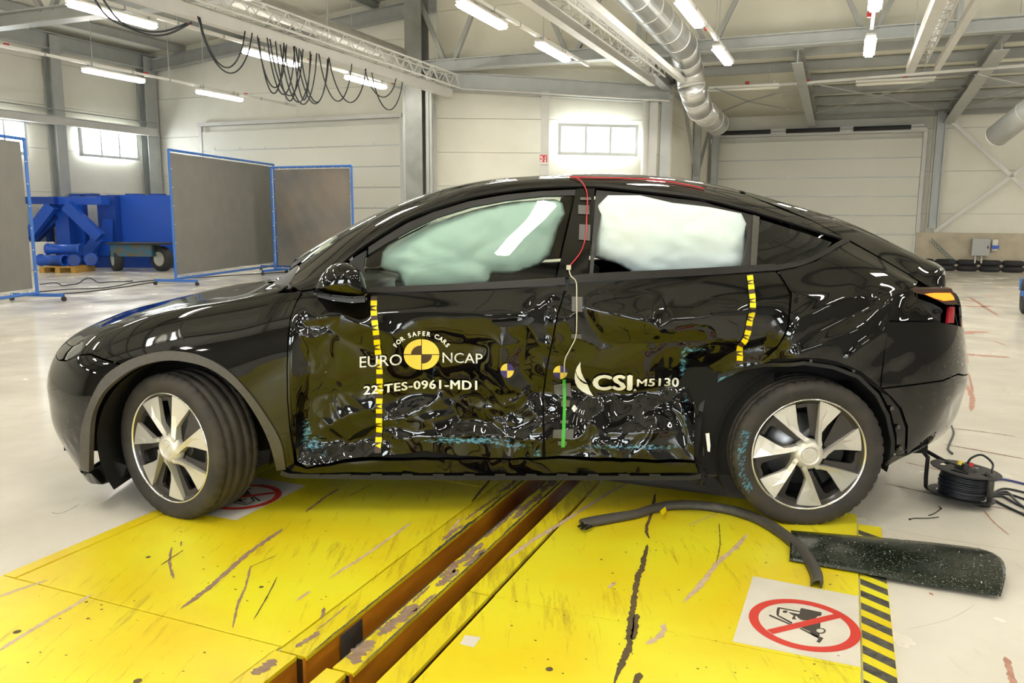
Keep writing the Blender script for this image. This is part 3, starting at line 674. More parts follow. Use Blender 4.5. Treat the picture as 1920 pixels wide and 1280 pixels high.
# ---- spiral duct
dz = thing('spiral_duct', 'shiny segmented spiral duct dropping and bending under the annexe roof', 'duct', tuple(on_f(1292, 95, 16.6)))
o0 = Vector(on_f(1292, 95, 16.6)); pe = on_f(1287, 92, 16.4); u0, v0 = uv(pe)
Pd = [H(2, v0 + .05, pe[2] + .06), H(u0 - .35, v0, pe[2]), H(u0 + .02, v0, pe[2] - .16), on_f(1293, 128, 16.9), on_f(1296, 160, 16.9), on_f(1303, 182, 17.2)]
u5, v5 = uv(Pd[-1]); Pd += [H(u5 + .5, v5 + .02, Pd[-1][2] - .17), H(u5 + 3.0, v5 + .02, Pd[-1][2] - .22)]
def seg_duct(pts, r, root, o0, m):
    pts = [Vector(p) - o0 for p in pts]
    for i, (a, b) in enumerate(zip(pts[:-1], pts[1:])):
        d = (b - a).normalized(); k = .03 if i else 0
        bm = B(); tube(bm, [a - d * k, b + d * k], r, 32); obj('duct_section', bm, m, root, True)
        L = (b - a).length; nn = max(1, int(L / .75))
        for j in range(nn + 1):
            c = a + d * (L * j / nn); bm = B(); tube(bm, [c - d * .012, c + d * .012], r * 1.035, 32); obj('duct_collar', bm, M0['light'], root, True)
for i, (k0, k1) in enumerate(((0, 8),)): seg_duct(Pd[k0:k1], .27, dz, o0, M0['duct'])
for uu in (6, 11):
    bm = B(); tube(bm, [Vector(H(uu, v0, pe[2])) - o0, Vector(H(uu, v0, RZ(v0) - .2)) - o0], .01, 6); obj('hanger', bm, M0['steel'], dz)
p1 = on_f(1868, 255, 15.5); p2 = on_f(1990, 160, 14.0); dz2 = thing('spiral_duct', 'dull spiral duct end at the right edge of the view', 'duct', tuple(p1)); seg_duct([p1, p2, p2 + (p2 - p1) * 1.2], .21, dz2, Vector(p1), M0['steel'])
# ---- hanging cable loops under the long rig
loops = [(428, 470, 555, 138, 75), (440, 500, 540, 142, 90), (492, 502, 545, 170, 100)]
ORD = 'first second third fourth fifth sixth seventh eighth ninth tenth eleventh twelfth thirteenth fourteenth fifteenth sixteenth'.split()
LP = [(385, 483, 138, 60), (388, 470, 128, 62), (492, 545, 165, 85), (494, 540, 176, 88), (510, 560, 178, 85), (515, 575, 180, 88), (525, 568, 190, 90), (533, 590, 192, 92), (540, 600, 196, 95), (558, 588, 188, 98), (562, 622, 195, 100), (570, 620, 192, 104), (604, 664, 190, 112), (622, 690, 192, 118), (688, 745, 182, 130), (700, 757, 206, 140)]
for k, (x0, x1, yb, yt) in enumerate(LP):
    P = []; vz = -8.30 - .02 * (k % 4)
    def top_(x):
        dd = ray(x, 300); r0 = dd @ HU / (dd @ HV); return vz * r0
    ua_, ub_ = top_(x0), top_(x1); f_ = on_v((x0 + x1) / 2, yb, vz); zb_ = f_[2]
    for j in range(19):
        q = j / 18; P.append(H(ua_ + (ub_ - ua_) * q, vz, 4.06 + (zb_ - 4.06) * (1 - (2 * q - 1)**2)**.75))
    bm = B(); tube(bm, P, .011, 6); t = obj('hanging_cable', bm, M0['cable'], None, True)
    tag(t, 'dark cable loop under the long white rig, %s from the left' % ORD[k], 'cable', 'cable loops under the rig')
for k, P in enumerate(([(175, -6), (200, 30), (240, 52), (285, 66), (320, 62), (360, 42)], [(190, -6), (225, 40), (270, 58), (310, 58), (350, 44)])):
    bm = B(); tube(bm, [on_f(x, y, 10.5) for x, y in smooth_path(P, 5)], .013, 6); tag(obj('hanging_cable', bm, M0['cable'], None, True), ['dark cable sagging across the top left lamp, lower one', 'dark cable sagging across the top left lamp, upper one'][k], 'cable', 'sagging cables')
# red fire sign, switch box, sockets, tyres barrier
t = thing('fire_hose_sign', 'small red sign with white symbols on the pale post left of the window', 'sign', tuple(on_f(1019, 299, 18.98)))
o_ = Vector(t.location); bm = B(); a = Vector(on_f(1011, 308, 18.98)); b = Vector(on_f(1027, 290, 18.98)); c = (a + b) / 2 - o_; box(bm, c, (abs(b.x - a.x), .02, abs(b.z - a.z))); obj('backing', bm, M0['white'], t)
bm = B(); box(bm, c + Vector((0, -.012, .02)), (abs(b.x - a.x) * .86, .008, abs(b.z - a.z) * .76)); obj('red_field', bm, M0['red'], t)
bm = B()
for dx, dz_, sx, sz in ((-.05, .05, .045, .05), (-.05, -.03, .05, .05), (.045, .04, .02, .07), (.04, -.03, .035, .05), (-.02, .01, .02, .03)): box(bm, c + Vector((dx, -.018, dz_)), (sx, .004, sz))
obj('symbols', bm, M0['white'], t)
def wallbox(name, x0, x1, y0, y1, u, m, label, cat, dp=.18):
    a = Vector(on_u(x0, y1, u)); b = Vector(on_u(x1, y0, u)); W = (b - a).dot(HVv); t = thing(name, label, cat, tuple((a + Vector((b.x, b.y, a.z))) / 2), -TH)
    bm = B(); box(bm, (0, 0, (b.z - a.z) / 2), (W, dp, b.z - a.z)); bmesh.ops.bevel(bm, geom=bm.edges[:], offset=.01, segments=1, affect='EDGES'); obj('case', bm, m, t); return t, W, b.z - a.z
M0['boxg'] = mat('switch_box_grey', (.42, .43, .42), .45)
t, W, hh = wallbox('switch_cabinet', 1820, 1857, 447, 479, UA - .42, M0['boxg'], 'grey steel switch cabinet on the low concrete wall at right', 'cabinet')
bm = B(); box(bm, (W * .38, -.1, hh * .5), (.03, .02, .07)); obj('lock', bm, M0['rub'], t)
for k in (-.1, .05):
    bm = B(); tube(bm, [(k, 0, 0), (k, 0, -.2)], .02, 8); obj('conduit', bm, M0['white'], t)
t, W, hh = wallbox('socket_box', 1859, 1872, 449, 470, UA - .38, M0['white'], 'pale socket box with two blue sockets right of the switch cabinet', 'socket', .08)
for k in (-.3, .3):
    bm = B(); tube(bm, [(W * k, -.03, .1), (W * k, -.09, .1)], .05, 10); obj('socket', bm, M0['blue'], t)
def torus(bm, R, r, n=28, m=10, M_=None, z=0., sq=1.):
    rg = []
    for i in range(n):
        a = 2 * math.pi * i / n; ring = []
        for j in range(m):
            b = 2 * math.pi * j / m; q = Vector(((R + r * math.cos(b)) * math.cos(a), (R + r * math.cos(b)) * math.sin(a), z + r * sq * math.sin(b))); ring.append(bm.verts.new(M_ @ q if M_ is not None else q))
        rg.append(ring)
    for i in range(n):
        for j in range(m): bm.faces.new((rg[i][j], rg[(i + 1) % n][j], rg[(i + 1) % n][(j + 1) % m], rg[i][(j + 1) % m]))
ub = uv(on_z(1850, 510))[0]; k = 0; names = ['leftmost', 'second from the left', 'third from the left', 'fourth from the left', 'rightmost visible', 'beyond the right edge']
tm = None
for k, x in enumerate((1733, 1773, 1812, 1851, 1890, 1932)):
    u0, v0 = uv(on_z(x, 508)); 
    for lv in range(2):
        if tm is None:
            bm = B(); torus(bm, .230, .095, 30, 12, None, .08, .88); t = obj('old_tyre', bm, M0['rub'], None, True); tm = t.data
        else: t = bpy.data.objects.new('old_tyre', tm); COL.objects.link(t)
        t.location = H(ub + .35, v0, lv * .157 - .001); tag(t, 'black tyre in the %s stack of the barrier, %s one' % (names[k], ['lower', 'upper'][lv]), 'tyre', 'tyre barrier')
bm = B(); P = [on_u(1748, 445, UA - .5)]
for j in range(120):
    q = j / 119; x = 1745 + q * 42; y = 450 + q * 35 + (5 * q); P.append(on_u(x + 4 * math.cos(j * .55), y + 3.5 * math.sin(j * .55), UA - .5))
tube(bm, P, .006, 5); M0['teal'] = mat('teal_hose', (.03, .12, .16), .5); tag(obj('coiled_hose', bm, M0['teal'], None, True), 'thin teal coiled air hose hanging at the right column', 'hose')
u0, v0 = uv(on_u(1757, 330, UA - .4)); bm = B(); ibeam(bm, H(UA - .35, v0, 1.15), H(UA - .35, v0, 4.5), .26, .22, .02, up=tuple(HV)); t = obj('column', bm, M0['steel']); tag(t, 'galvanised column standing on the low wall right of the right door', 'column', kind='structure')
bm = B(); bar(bm, on_u(1785, 228, UA - .3), on_u(1960, 388, UA - .3), .1, .03, up=tuple(HU)); bar(bm, on_u(1960, 285, UA - .3), on_u(1752, 434, UA - .3), .1, .03, up=tuple(HU)); struct('trim_9', bm, M0['light'])
# ---- grey screens on blue tube frames
def screen(name, bl, br, tl, tr, label, m, feet=True, thick=.03):
    """corners as points"""
    bl, br, tl, tr = [Vector(p) for p in (bl, br, tl, tr)]; o = (bl + br) / 2; o.z = 0
    t = thing(name, label, 'screen', tuple(o)); L = [p - o for p in (bl, br, tr, tl)]
    z = (L[2].z + L[3].z) / 2; L[2].z = L[3].z = z; zb = (L[0].z + L[1].z) / 2; L[0].z = L[1].z = zb; L[2].x, L[2].y = L[1].x, L[1].y; L[3].x, L[3].y = L[0].x, L[0].y
    bm = B()
    for i in range(4): tube(bm, [L[i], L[(i + 1) % 4]], .026, 8)
    obj('frame', bm, M0['bframe'], t)
    d = (L[1] - L[0]).normalized(); n_ = Vector((-d.y, d.x, 0)); W = (L[1] - L[0]).length; Hh = L[3].z - L[0].z
    if n_.dot(Vector(CAMP) - o) > 0: n_ = -n_
    nx, nz = 40, 30; vs = []; fs = []
    for j in range(nz + 1):
        for i in range(nx + 1):
            a = .07 + (W - .14) * i / nx; b = .08 + (Hh - .13) * j / nz; w_ = .012 * math.sin(a * 3) + (.035 * float(perlin(a * 1.3 + b * .5, b * .7, 3)) + .02 * float(perlin(a * 3 + b * 2, b * 1.2, 4)) if m is M0['cloth2'] else .012 * float(perlin(a, b, 2)))
            vs.append(L[0] + d * a + Vector((0, 0, b)) + n_ * (.03 + w_))
    for j in range(nz):
        for i in range(nx): q = j * (nx + 1) + i; fs.append((q, q + 1, q + nx + 2, q + nx + 1))
    pydata('cloth', vs, fs, m, t, True)
    bm = B()
    for i in range(1, 9):
        for b in (Hh - .03, .04): box(bm, L[0] + d * (W * i / 9) + Vector((0, 0, b)) - n_ * .02, (.014, .014, .02))
    for i in range(1, 7):
        for a in (.035, W - .035): box(bm, L[0] + d * a + Vector((0, 0, Hh * i / 7)) - n_ * .02, (.018, .014, .014))
    e = obj('eyelet_tie', bm, M0['white'], t); e['kind'] = 'stuff'
    for s in (.0, W):
        bm = B(); a = L[0] + d * s - n_ * .45; b = L[0] + d * s + n_ * .45; a.z = b.z = .1; bar(bm, a, b, .05, .05); c = L[0] + d * s; bar(bm, (c.x, c.y, .1), (c.x, c.y, zb), .05); f_ = obj('foot', bm, M0['bframe'], t)
        for p in (a, b):
            bm = B(); Mx = Matrix.Translation((p.x, p.y, .04)) @ Matrix.Rotation(math.pi / 2, 4, 'X'); lathe(bm, [(0, -.015), (.04, -.015), (.04, .015), (0, .015)], 14, Mx); bar(bm, (p.x, p.y, .04), (p.x, p.y, .1), .02); obj('caster', bm, M0['rub'], f_)
    return t
zb = .13
bl = on_z(330, 523, zb); br = on_z(520, 497, zb)
screen('fabric_screen', bl, br, on_f(313, 288, bl[1] - CAMP[1]), on_f(507, 303, br[1] - CAMP[1]), 'flat grey fabric screen in a blue tube frame before the large left door', M0['cloth'])
a = on_f(516, 520, 19.2); b = on_f(664, 520, 18.4); a[2] = b[2] = .13; screen('fabric_screen', a, b, on_f(509, 307, 19.2), on_f(662, 318, 18.4), 'creased stained grey fabric screen directly behind the car windscreen', M0['cloth2'])
br = on_z(70, 549, zb); bl = on_z(-95, 572, zb); screen('fabric_screen', bl, br, on_f(-115, 235, bl[1] - CAMP[1]), on_f(31, 262, br[1] - CAMP[1]), 'grey fabric screen in a blue frame cut by the left edge', M0['cloth'])
# ---- blue test frame
bs = thing('blue_test_frame', 'large blue steel test frame with solid end block behind the screens', 'steel frame', tuple(on_f(200, 500, 21)))
ob = Vector((on_f(200, 500, 21)[0], on_f(200, 500, 21)[1], 0)); bs.location = ob
def rel(p): return Vector(p) - ob
def blk(name, x0, x1, y0, y1, f, d, m, lab=None):
    a = on_f(x0, y1, f); b = on_f(x1, y0, f); bm = B(); z0 = max(a[2], 0.005) if y1 < 494 else .005
    box(bm, ((a[0] + b[0]) / 2 - ob.x, f + CAMP[1] + d / 2 - ob.y, (z0 + b[2]) / 2), (b[0] - a[0], d, b[2] - z0)); o = obj(name, bm, m, bs); return o
blk('end_block', 208, 335, 366, 497, 21.6, 1.6, M0['blue'])
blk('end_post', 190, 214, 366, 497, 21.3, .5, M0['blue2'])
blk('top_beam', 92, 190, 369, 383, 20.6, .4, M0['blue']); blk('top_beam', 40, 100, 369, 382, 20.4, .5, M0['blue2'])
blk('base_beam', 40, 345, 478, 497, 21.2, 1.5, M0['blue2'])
for x0, x1 in ((110, 126), (142, 154)): blk('upright', x0, x1, 380, 497, 20.8 if x0 < 120 else 21.4, .25, M0['blue'])
for k, (a, b) in enumerate((((98, 385), (56, 440)), ((125, 385), (188, 445)), ((186, 446), (160, 480)), ((108, 402), (60, 450)))):
    bm = B(); f = 20.5 if k in (0, 1) else 20.9; bar(bm, rel(on_f(*a, f)), rel(on_f(*b, f)), .26, .2, up=(0, 1, 0)); obj('diagonal', bm, M0['blue'] if k != 3 else M0['blue2'], bs)
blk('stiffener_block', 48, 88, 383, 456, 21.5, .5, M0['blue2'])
bm = B(); P = [(195, 410), (212, 412), (212, 480), (183, 478)]; prism(bm, [(on_f(x, y, 21.2)[0] - ob.x, on_f(x, y, 21.2)[2]) for x, y in P], 0, .05, Matrix.Translation((0, 21.2 + CAMP[1] - ob.y, 0)) @ Matrix.Rotation(math.pi / 2, 4, 'X')); obj('gusset', bm, M0['blue'], bs)
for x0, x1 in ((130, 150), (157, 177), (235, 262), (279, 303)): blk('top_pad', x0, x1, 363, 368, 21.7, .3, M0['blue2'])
# pallet with blue pipes
pl_o = on_f(127, 500, 19.6); pal = thing('pallet', 'yellowish wooden pallet under the blue pipes', 'pallet', (pl_o[0], pl_o[1], 0), 0)
wd = on_z(184, 503)[0] - on_z(70, 509)[0]
for k in range(5):
    bm = B(); box(bm, (0, -.4 + k * .2, .135), (wd, .13, .02)); obj('deck_board', bm, M0['wood'], pal)
for x in (-.46, 0, .46):
    bm = B(); box(bm, (x * wd, 0, .062), (.12, .9, .122)); obj('bearer', bm, M0['wood'], pal)
sc_ = 1500 / (pl_o[1] - CAMP[1]); 
def pipe(x0, x1, yc, r, dy, label, ang=0, open_=True):
    a = on_f(x0, yc, pl_o[1] - CAMP[1] + dy); b = on_f(x1, yc, pl_o[1] - CAMP[1] + dy); t = thing('blue_pipe', label, 'pipe', tuple((a + b) / 2), 0, 'blue pipes on the pallet')
    L = (b[0] - a[0]) / 2; Mx = Matrix.Rotation(ang, 4, 'Z') @ Matrix.Rotation(math.pi / 2, 4, 'Y'); bm = B()
    lathe(bm, [(r * .8, L), (r, L), (r, L - .05), (r * .86, L - .06), (r * .86, -L + .06), (r, -L + .05), (r, -L), (r * .8, -L), (r * .78, -L + .03), (r * .78, L - .03)], 24, Mx, closed=True); obj('pipe_body', bm, M0['blue'], t, True)
    if not open_:
        for s_ in (1, -1):
            bm = B(); lathe(bm, [(0, s_ * L * .99), (r * .82, s_ * L * .99)], 20, Mx); obj('end_cap', bm, M0['blue2'], t)
    return t
zt = .147; F_ = pl_o[1] - CAMP[1]
pipe(70, 128, 488, .15, -.05, 'blue flanged pipe at the left of the pallet, open end to the right', -.25)
pipe(128, 152, 487, .15, .15, 'short blue pipe end in the middle of the pallet', -1.2, False)
pipe(160, 182, 486, .15, .25, 'short blue pipe end at the right of the pallet', -1.2, False)
t = pipe(88, 152, 467, .14, .1, 'capped blue pipe lying on top of the other pipes', 0, False)
bm = B(); a = on_f(62, 480, 20.2); box(bm, (a[0] + .22, a[1], .35), (.5, .4, .7)); bmesh.ops.bevel(bm, geom=bm.edges[:], offset=.02, segments=1, affect='EDGES'); tag(obj('white_crate', bm, M0['white']), 'white box standing behind the pallet of blue pipes', 'box')
# wheeled trolley
p = on_f(260, 500, 20.0); tr = thing('axle_trolley', 'rusty blue axle trolley with two tyres before the blue block', 'trolley', (p[0], p[1], 0)); f = p[1] - CAMP[1]; oT = Vector((p[0], p[1], 0))
def rt(x, y, dy=0): return Vector(on_f(x, y, f + dy)) - oT
bm = B(); a = rt(216, 480); b = rt(292, 457); box(bm, (a + b) / 2, (b.x - a.x, .5, b.z - a.z)); bmesh.ops.bevel(bm, geom=bm.edges[:], offset=.02, segments=1, affect='EDGES'); obj('axle_box', bm, M0['rust'], tr)
bm = B(); a = rt(210, 458); b = rt(320, 454); box(bm, (a + b) / 2, (b.x - a.x, .7, .04)); obj('top_plate', bm, M0['rub'], tr)
for x, an in ((218, .9), (303, .45)):
    c = rt(x, 477); c.z = .31; Mx = Matrix.Translation(c) @ Matrix.Rotation(-an, 4, 'Z') @ Matrix.Rotation(math.pi / 2, 4, 'X')
    bm = B(); lathe(bm, [(.17, -.09), (.26, -.11), (.30, -.09), (.308, -.04), (.308, .04), (.30, .09), (.26, .11), (.17, .09)], 36, Mx, closed=True); ty = obj('tyre', bm, M0['rub'], tr, True)
    bm = B(); lathe(bm, [(.0, .03), (.05, .05), (.08, .03), (.14, .03), (.165, .09), (.18, .1), (.17, -.08), (0, -.08)], 30, Mx); obj('rim', bm, M0['rim'], tr, True)
# cables on the far floor
for k, (P, l) in enumerate((([(72, 547), (130, 542), (200, 539), (260, 528), (330, 523), (420, 517), (560, 508)], 'black cable lying straight between the two blue framed screens'), ([(72, 552), (150, 548), (230, 538), (300, 527), (335, 524)], 'second black cable running just below the straight one'),
        ([(75, 533), (105, 530), (125, 541), (140, 536), (165, 521), (185, 530), (215, 538), (250, 536)], 'thin black cable arching up from the floor between the screens'))):
    bm = B(); pts = smooth_path([on_z(x, y, .012) for x, y in P], 6)
    if k == 2: pts = smooth_path([on_f(x, y, 15.3 + i * .22) for i, (x, y) in enumerate(P)], 6); pts[:, 2] = np.maximum(pts[:, 2], .012)
    tube(bm, pts, .011, 6); tag(obj('floor_cable', bm, M0['cable'], None, True), l, 'cable', 'cables on the far floor')
# wheel of a trolley at the right edge
p = on_z(1918, 589); tw = thing('wheeled_trolley', 'dark knobbly wheel of a trolley cut off by the right edge', 'trolley', (p[0], p[1], 0))
Mx = Matrix.Translation((.07, 0, .285)) @ Matrix.Rotation(-.45, 4, 'Z') @ Matrix.Rotation(math.pi / 2, 4, 'Y'); bm = B(); rg = []
prof = [(.15, -.08), (.24, -.10), (.275, -.08), (.285, -.04), (.285, .04), (.275, .08), (.24, .10), (.15, .08)]
for r, h in prof:
    rg.append([bm.verts.new(Mx @ Vector(((r - (.012 if (kk % 2 and r > .27) else 0)) * math.cos(2 * math.pi * kk / 64), (r - (.012 if (kk % 2 and r > .27) else 0)) * math.sin(2 * math.pi * kk / 64), h))) for kk in range(64)])
for i in range(8):
    for kk in range(64): bm.faces.new((rg[i][kk], rg[i][(kk + 1) % 64], rg[(i + 1) % 8][(kk + 1) % 64], rg[(i + 1) % 8][kk]))
bmesh.ops.recalc_face_normals(bm, faces=bm.faces[:]); obj('tyre', bm, M0['rub'], tw, True)
bm = B(); lathe(bm, [(0, -.06), (.155, -.06), (.155, .06), (0, .06)], 30, Mx); obj('rim', bm, M0['steel2'], tw, True)
bm = B(); box(bm, (.75, .15, .42), (1.2, .5, .18)); box(bm, (.6, .15, .3), (1.1, .08, .08)); obj('chassis', bm, M0['bframe'], tw)
bm = B(); lathe(bm, [(.15, -.08), (.26, -.09), (.285, -.05), (.285, .05), (.26, .09), (.15, .08)], 36, Matrix.Translation((1.3, .2, .285)) @ Matrix.Rotation(math.pi / 2 - .45, 4, 'Z') @ Matrix.Rotation(math.pi / 2, 4, 'X'), closed=True); obj('tyre', bm, M0['rub'], tw, True)
# ================================================================ FLOOR
M1 = {}
def floor_mat():
    m = mat('painted_concrete', (.82, .77, .67), .16)
    tc = nd(m, 'ShaderNodeTexCoord'); mp = nd(m, 'ShaderNodeMapping'); mp.inputs['Rotation'].default_value = (0, 0, TH); lk(m, tc.outputs['Object'], mp.inputs[0])
    n = nd(m, 'ShaderNodeTexNoise'); n.inputs['Scale'].default_value = .9; n.inputs['Detail'].default_value = 8; n.inputs['Roughness'].default_value = .6; lk(m, mp.outputs[0], n.inputs['Vector'])
    r = nd(m, 'ShaderNodeValToRGB'); r.color_ramp.elements[0].position = .3; r.color_ramp.elements[1].position = .62
    r.color_ramp.elements[0].color = (.64, .60, .52, 1); r.color_ramp.elements[1].color = (.78, .74, .655, 1); lk(m, n.outputs['Fac'], r.inputs[0])
    mp2 = nd(m, 'ShaderNodeMapping'); mp2.inputs['Rotation'].default_value = (0, 0, TH); mp2.inputs['Scale'].default_value = (14, 2.2, 1); lk(m, tc.outputs['Object'], mp2.inputs[0])
    n2 = nd(m, 'ShaderNodeTexNoise'); n2.inputs['Scale'].default_value = 1.3; n2.inputs['Detail'].default_value = 9; n2.inputs['Roughness'].default_value = .72; lk(m, mp2.outputs[0], n2.inputs['Vector'])
    r2 = nd(m, 'ShaderNodeValToRGB'); r2.color_ramp.elements[0].position = .60; r2.color_ramp.elements[1].position = .76; r2.color_ramp.elements[0].color = (0, 0, 0, 1); r2.color_ramp.elements[1].color = (.55, .55, .55, 1); lk(m, n2.outputs['Fac'], r2.inputs[0])
    mx = nd(m, 'ShaderNodeMix', data_type='RGBA'); lk(m, r2.outputs[0], mx.inputs[0]); lk(m, r.outputs[0], mx.inputs[6]); mx.inputs[7].default_value = (.42, .36, .27, 1); lk(m, mx.outputs[2], bsdf(m).inputs['Base Color'])
    n3 = nd(m, 'ShaderNodeTexNoise'); n3.inputs['Scale'].default_value = 1.6; n3.inputs['Detail'].default_value = 5; lk(m, mp.outputs[0], n3.inputs['Vector'])
    mr = nd(m, 'ShaderNodeMapRange'); mr.inputs['From Min'].default_value = .3; mr.inputs['From Max'].default_value = .7; mr.inputs['To Min'].default_value = .10; mr.inputs['To Max'].default_value = .30; lk(m, n3.outputs['Fac'], mr.inputs[0]); lk(m, mr.outputs[0], bsdf(m).inputs['Roughness'])
    n4 = nd(m, 'ShaderNodeTexNoise'); n4.inputs['Scale'].default_value = 3.5; lk(m, mp.outputs[0], n4.inputs['Vector'])
    b = nd(m, 'ShaderNodeBump'); b.inputs['Strength'].default_value = .12; b.inputs['Distance'].default_value = .03; lk(m, n4.outputs['Fac'], b.inputs['Height']); lk(m, b.outputs[0], bsdf(m).inputs['Normal'])
    return m
def yellow_mat(name='worn_yellow_paint', wear=.66, c1=(.76, .56, .008), c2=(.80, .74, .025)):
    m = mat(name, c2, .3)
    tc = nd(m, 'ShaderNodeTexCoord'); mp = nd(m, 'ShaderNodeMapping'); mp.inputs['Rotation'].default_value = (0, 0, TH - .35); mp.inputs['Scale'].default_value = (1, 1, 1); lk(m, tc.outputs['Object'], mp.inputs[0])
    n = nd(m, 'ShaderNodeTexNoise'); n.inputs['Scale'].default_value = 1.6; n.inputs['Detail'].default_value = 7; lk(m, mp.outputs[0], n.inputs['Vector'])
    r = nd(m, 'ShaderNodeValToRGB'); r.color_ramp.elements[0].position = .32; r.color_ramp.elements[1].position = .62; r.color_ramp.elements[0].color = (*c1, 1); r.color_ramp.elements[1].color = (*c2, 1); lk(m, n.outputs['Fac'], r.inputs[0])
    mp2 = nd(m, 'ShaderNodeMapping'); mp2.inputs['Rotation'].default_value = (0, 0, TH - .25); mp2.inputs['Scale'].default_value = (26, 2.6, 1); lk(m, tc.outputs['Object'], mp2.inputs[0])
    n2 = nd(m, 'ShaderNodeTexNoise'); n2.inputs['Scale'].default_value = 1.; n2.inputs['Detail'].default_value = 10; n2.inputs['Roughness'].default_value = .75; lk(m, mp2.outputs[0], n2.inputs['Vector'])
    n5 = nd(m, 'ShaderNodeTexNoise'); n5.inputs['Scale'].default_value = 2.1; n5.inputs['Detail'].default_value = 3; lk(m, mp.outputs[0], n5.inputs['Vector'])
    mu = nd(m, 'ShaderNodeMath', operation='MULTIPLY_ADD'); mu.inputs[1].default_value = .35; lk(m, n5.outputs['Fac'], mu.inputs[0]); lk(m, n2.outputs['Fac'], mu.inputs[2])
    r2 = nd(m, 'ShaderNodeValToRGB'); r2.color_ramp.elements[0].position = wear + .08; r2.color_ramp.elements[1].position = wear + .22; r2.color_ramp.elements[1].color = (.6, .6, .6, 1); lk(m, mu.outputs[0], r2.inputs[0])
    mx = nd(m, 'ShaderNodeMix', data_type='RGBA'); lk(m, r2.outputs[0], mx.inputs[0]); lk(m, r.outputs[0], mx.inputs[6]); mx.inputs[7].default_value = (.34, .22, .015, 1); lk(m, mx.outputs[2], bsdf(m).inputs['Base Color'])
    mr = nd(m, 'ShaderNodeMapRange'); mr.inputs['To Min'].default_value = .22; mr.inputs['To Max'].default_value = .5; lk(m, n.outputs['Fac'], mr.inputs[0]); lk(m, mr.outputs[0], bsdf(m).inputs['Roughness'])
    return m
M1['floor'] = floor_mat(); M1['yellow'] = yellow_mat(); M1['yellow2'] = yellow_mat('chipped_yellow_paint', .59, (.66, .50, .006), (.78, .68, .018))
M1['orange'] = noisy('amber_steel_web', (.62, .25, .015), (.36, .12, .010), 3, .4, lo=.35, hi=.7, stretch=(1, 1, 4))
M1['steeldk'] = noisy('oily_steel', (.05, .05, .05), (.12, .12, .115), 6, .5, .4)
M1['brown'] = noisy('bare_brown_steel', (.22, .14, .09), (.32, .22, .15), 30, .7); M1['pale'] = noisy('pale_primer', (.50, .36, .22), (.62, .48, .33), 30, .7)
M1['redb'] = noisy('red_brown_primer', (.40, .20, .15), (.50, .28, .21), 25, .7); M1['dk'] = noisy('dark_scuff', (.07, .05, .02), (.12, .08, .03), 40, .7)
M1['sign'] = noisy('dirty_white_vinyl', (.66, .62, .53), (.72, .68, .60), 6, .45); M1['signred'] = mat('red_vinyl', (.62, .045, .03), .4); M1['pict'] = mat('dark_grey_vinyl', (.055, .045, .035), .5)
M1['hz'] = noisy('worn_black_stripe', (.03, .028, .022), (.10, .09, .07), 40, .6)
M1['joint'] = noisy('joint_dirt', (.16, .08, .05), (.30, .17, .12), 40, .7); M1['rope'] = mat('steel_rope', (.06, .04, .025), .5, .3); M1['green'] = mat('green', (.35, .45, .02), .4)
# slab with the trench left open
def slab(name, rects_out, u0, u1, v0, v1, z1, t, m, parent=None):
    bm = B(); hbox(bm, (u0 + u1) / 2, (v0 + v1) / 2, z1 - t / 2, u1 - u0, v1 - v0, t); return obj(name, bm, m, parent)
TV0, TV1, TU1 = -1.63, -1.12, 4.6
fl = B()
for (u0, u1, v0, v1) in ((UB, UA, VL - .2, TV0), (UB, UA, TV1, VR), (TU1, UA, TV0, TV1)): hbox(fl, (u0 + u1) / 2, (v0 + v1) / 2, -.15, u1 - u0, v1 - v0, .3)
hbox(fl, (UB + TU1) / 2, (TV0 + TV1) / 2, -.36, TU1 - UB, TV1 - TV0, .1)
floor = struct('floor', fl, M1['floor'])
# painted steel plates
PT = .012
def plate(u0, u1, v0, v1, m, z=PT, t=.010, name='floor_plate', g=.003):
    o = slab(name, None, u0 + g, u1 - g, v0 + g, v1 - g, z, t, m, floor)
    bv = bmesh.new(); bv.from_mesh(o.data); bmesh.ops.bevel(bv, geom=bv.edges[:], offset=.0012, segments=1, affect='EDGES'); bv.to_mesh(o.data); bv.free(); return o
plate(-6, 1.97, -2.97, -1.63, M1['yellow']); plate(1.97, 3.66, -2.90, -1.625, M1['yellow']); plate(1.97, 3.66, -2.975, -2.905, M1['yellow']); plate(3.66, 5.2, -2.1, -1.625, M1['yellow'])
plate(-6, 2.57, -1.13, .132, M1['yellow']); plate(2.57, 4.02, -1.13, .132, M1['yellow'], g=.0012)
# rail strips carried by webs (proud of the trench)
def rail_strip(u0, u1, v0, v1, m, face):
    p = plate(u0, u1, v0, v1, m, PT, .016, 'rail_plate', .002)
    bm = B(); hbox(bm, (u0 + u1) / 2, v1 - .012 if face else v0 + .012, -.14, u1 - u0, .012, .29); obj('rail_web', bm, M1['orange'], floor)
rail_strip(1.95, 4.6, -1.622, -1.513, M1['yellow2'], True); rail_strip(-6, 1.945, -1.640, -1.545, M1['yellow2'], True)
rail_strip(1.93, 4.6, -1.405, -1.322, M1['yellow2'], True); rail_strip(-6, 1.925, -1.42, -1.345, M1['yellow2'], True)
rail_strip(2.57, 4.02, -1.235, -1.145, M1['yellow2'], False); rail_strip(-6, 2.565, -1.235, -1.145, M1['yellow2'], False)
for (u0, v) in ((2.2, -1.511), (2.25, -1.3325)):
    bm = B(); hbox(bm, u0, v, -.14, .13, .004, .26); obj('bare_steel_patch', bm, M1['steeldk'], floor)
bm = B(); hbox(bm, 2.62, -1.331, -.07, .14, .003, .09); obj('white_sticker', bm, M1['sign'], floor)
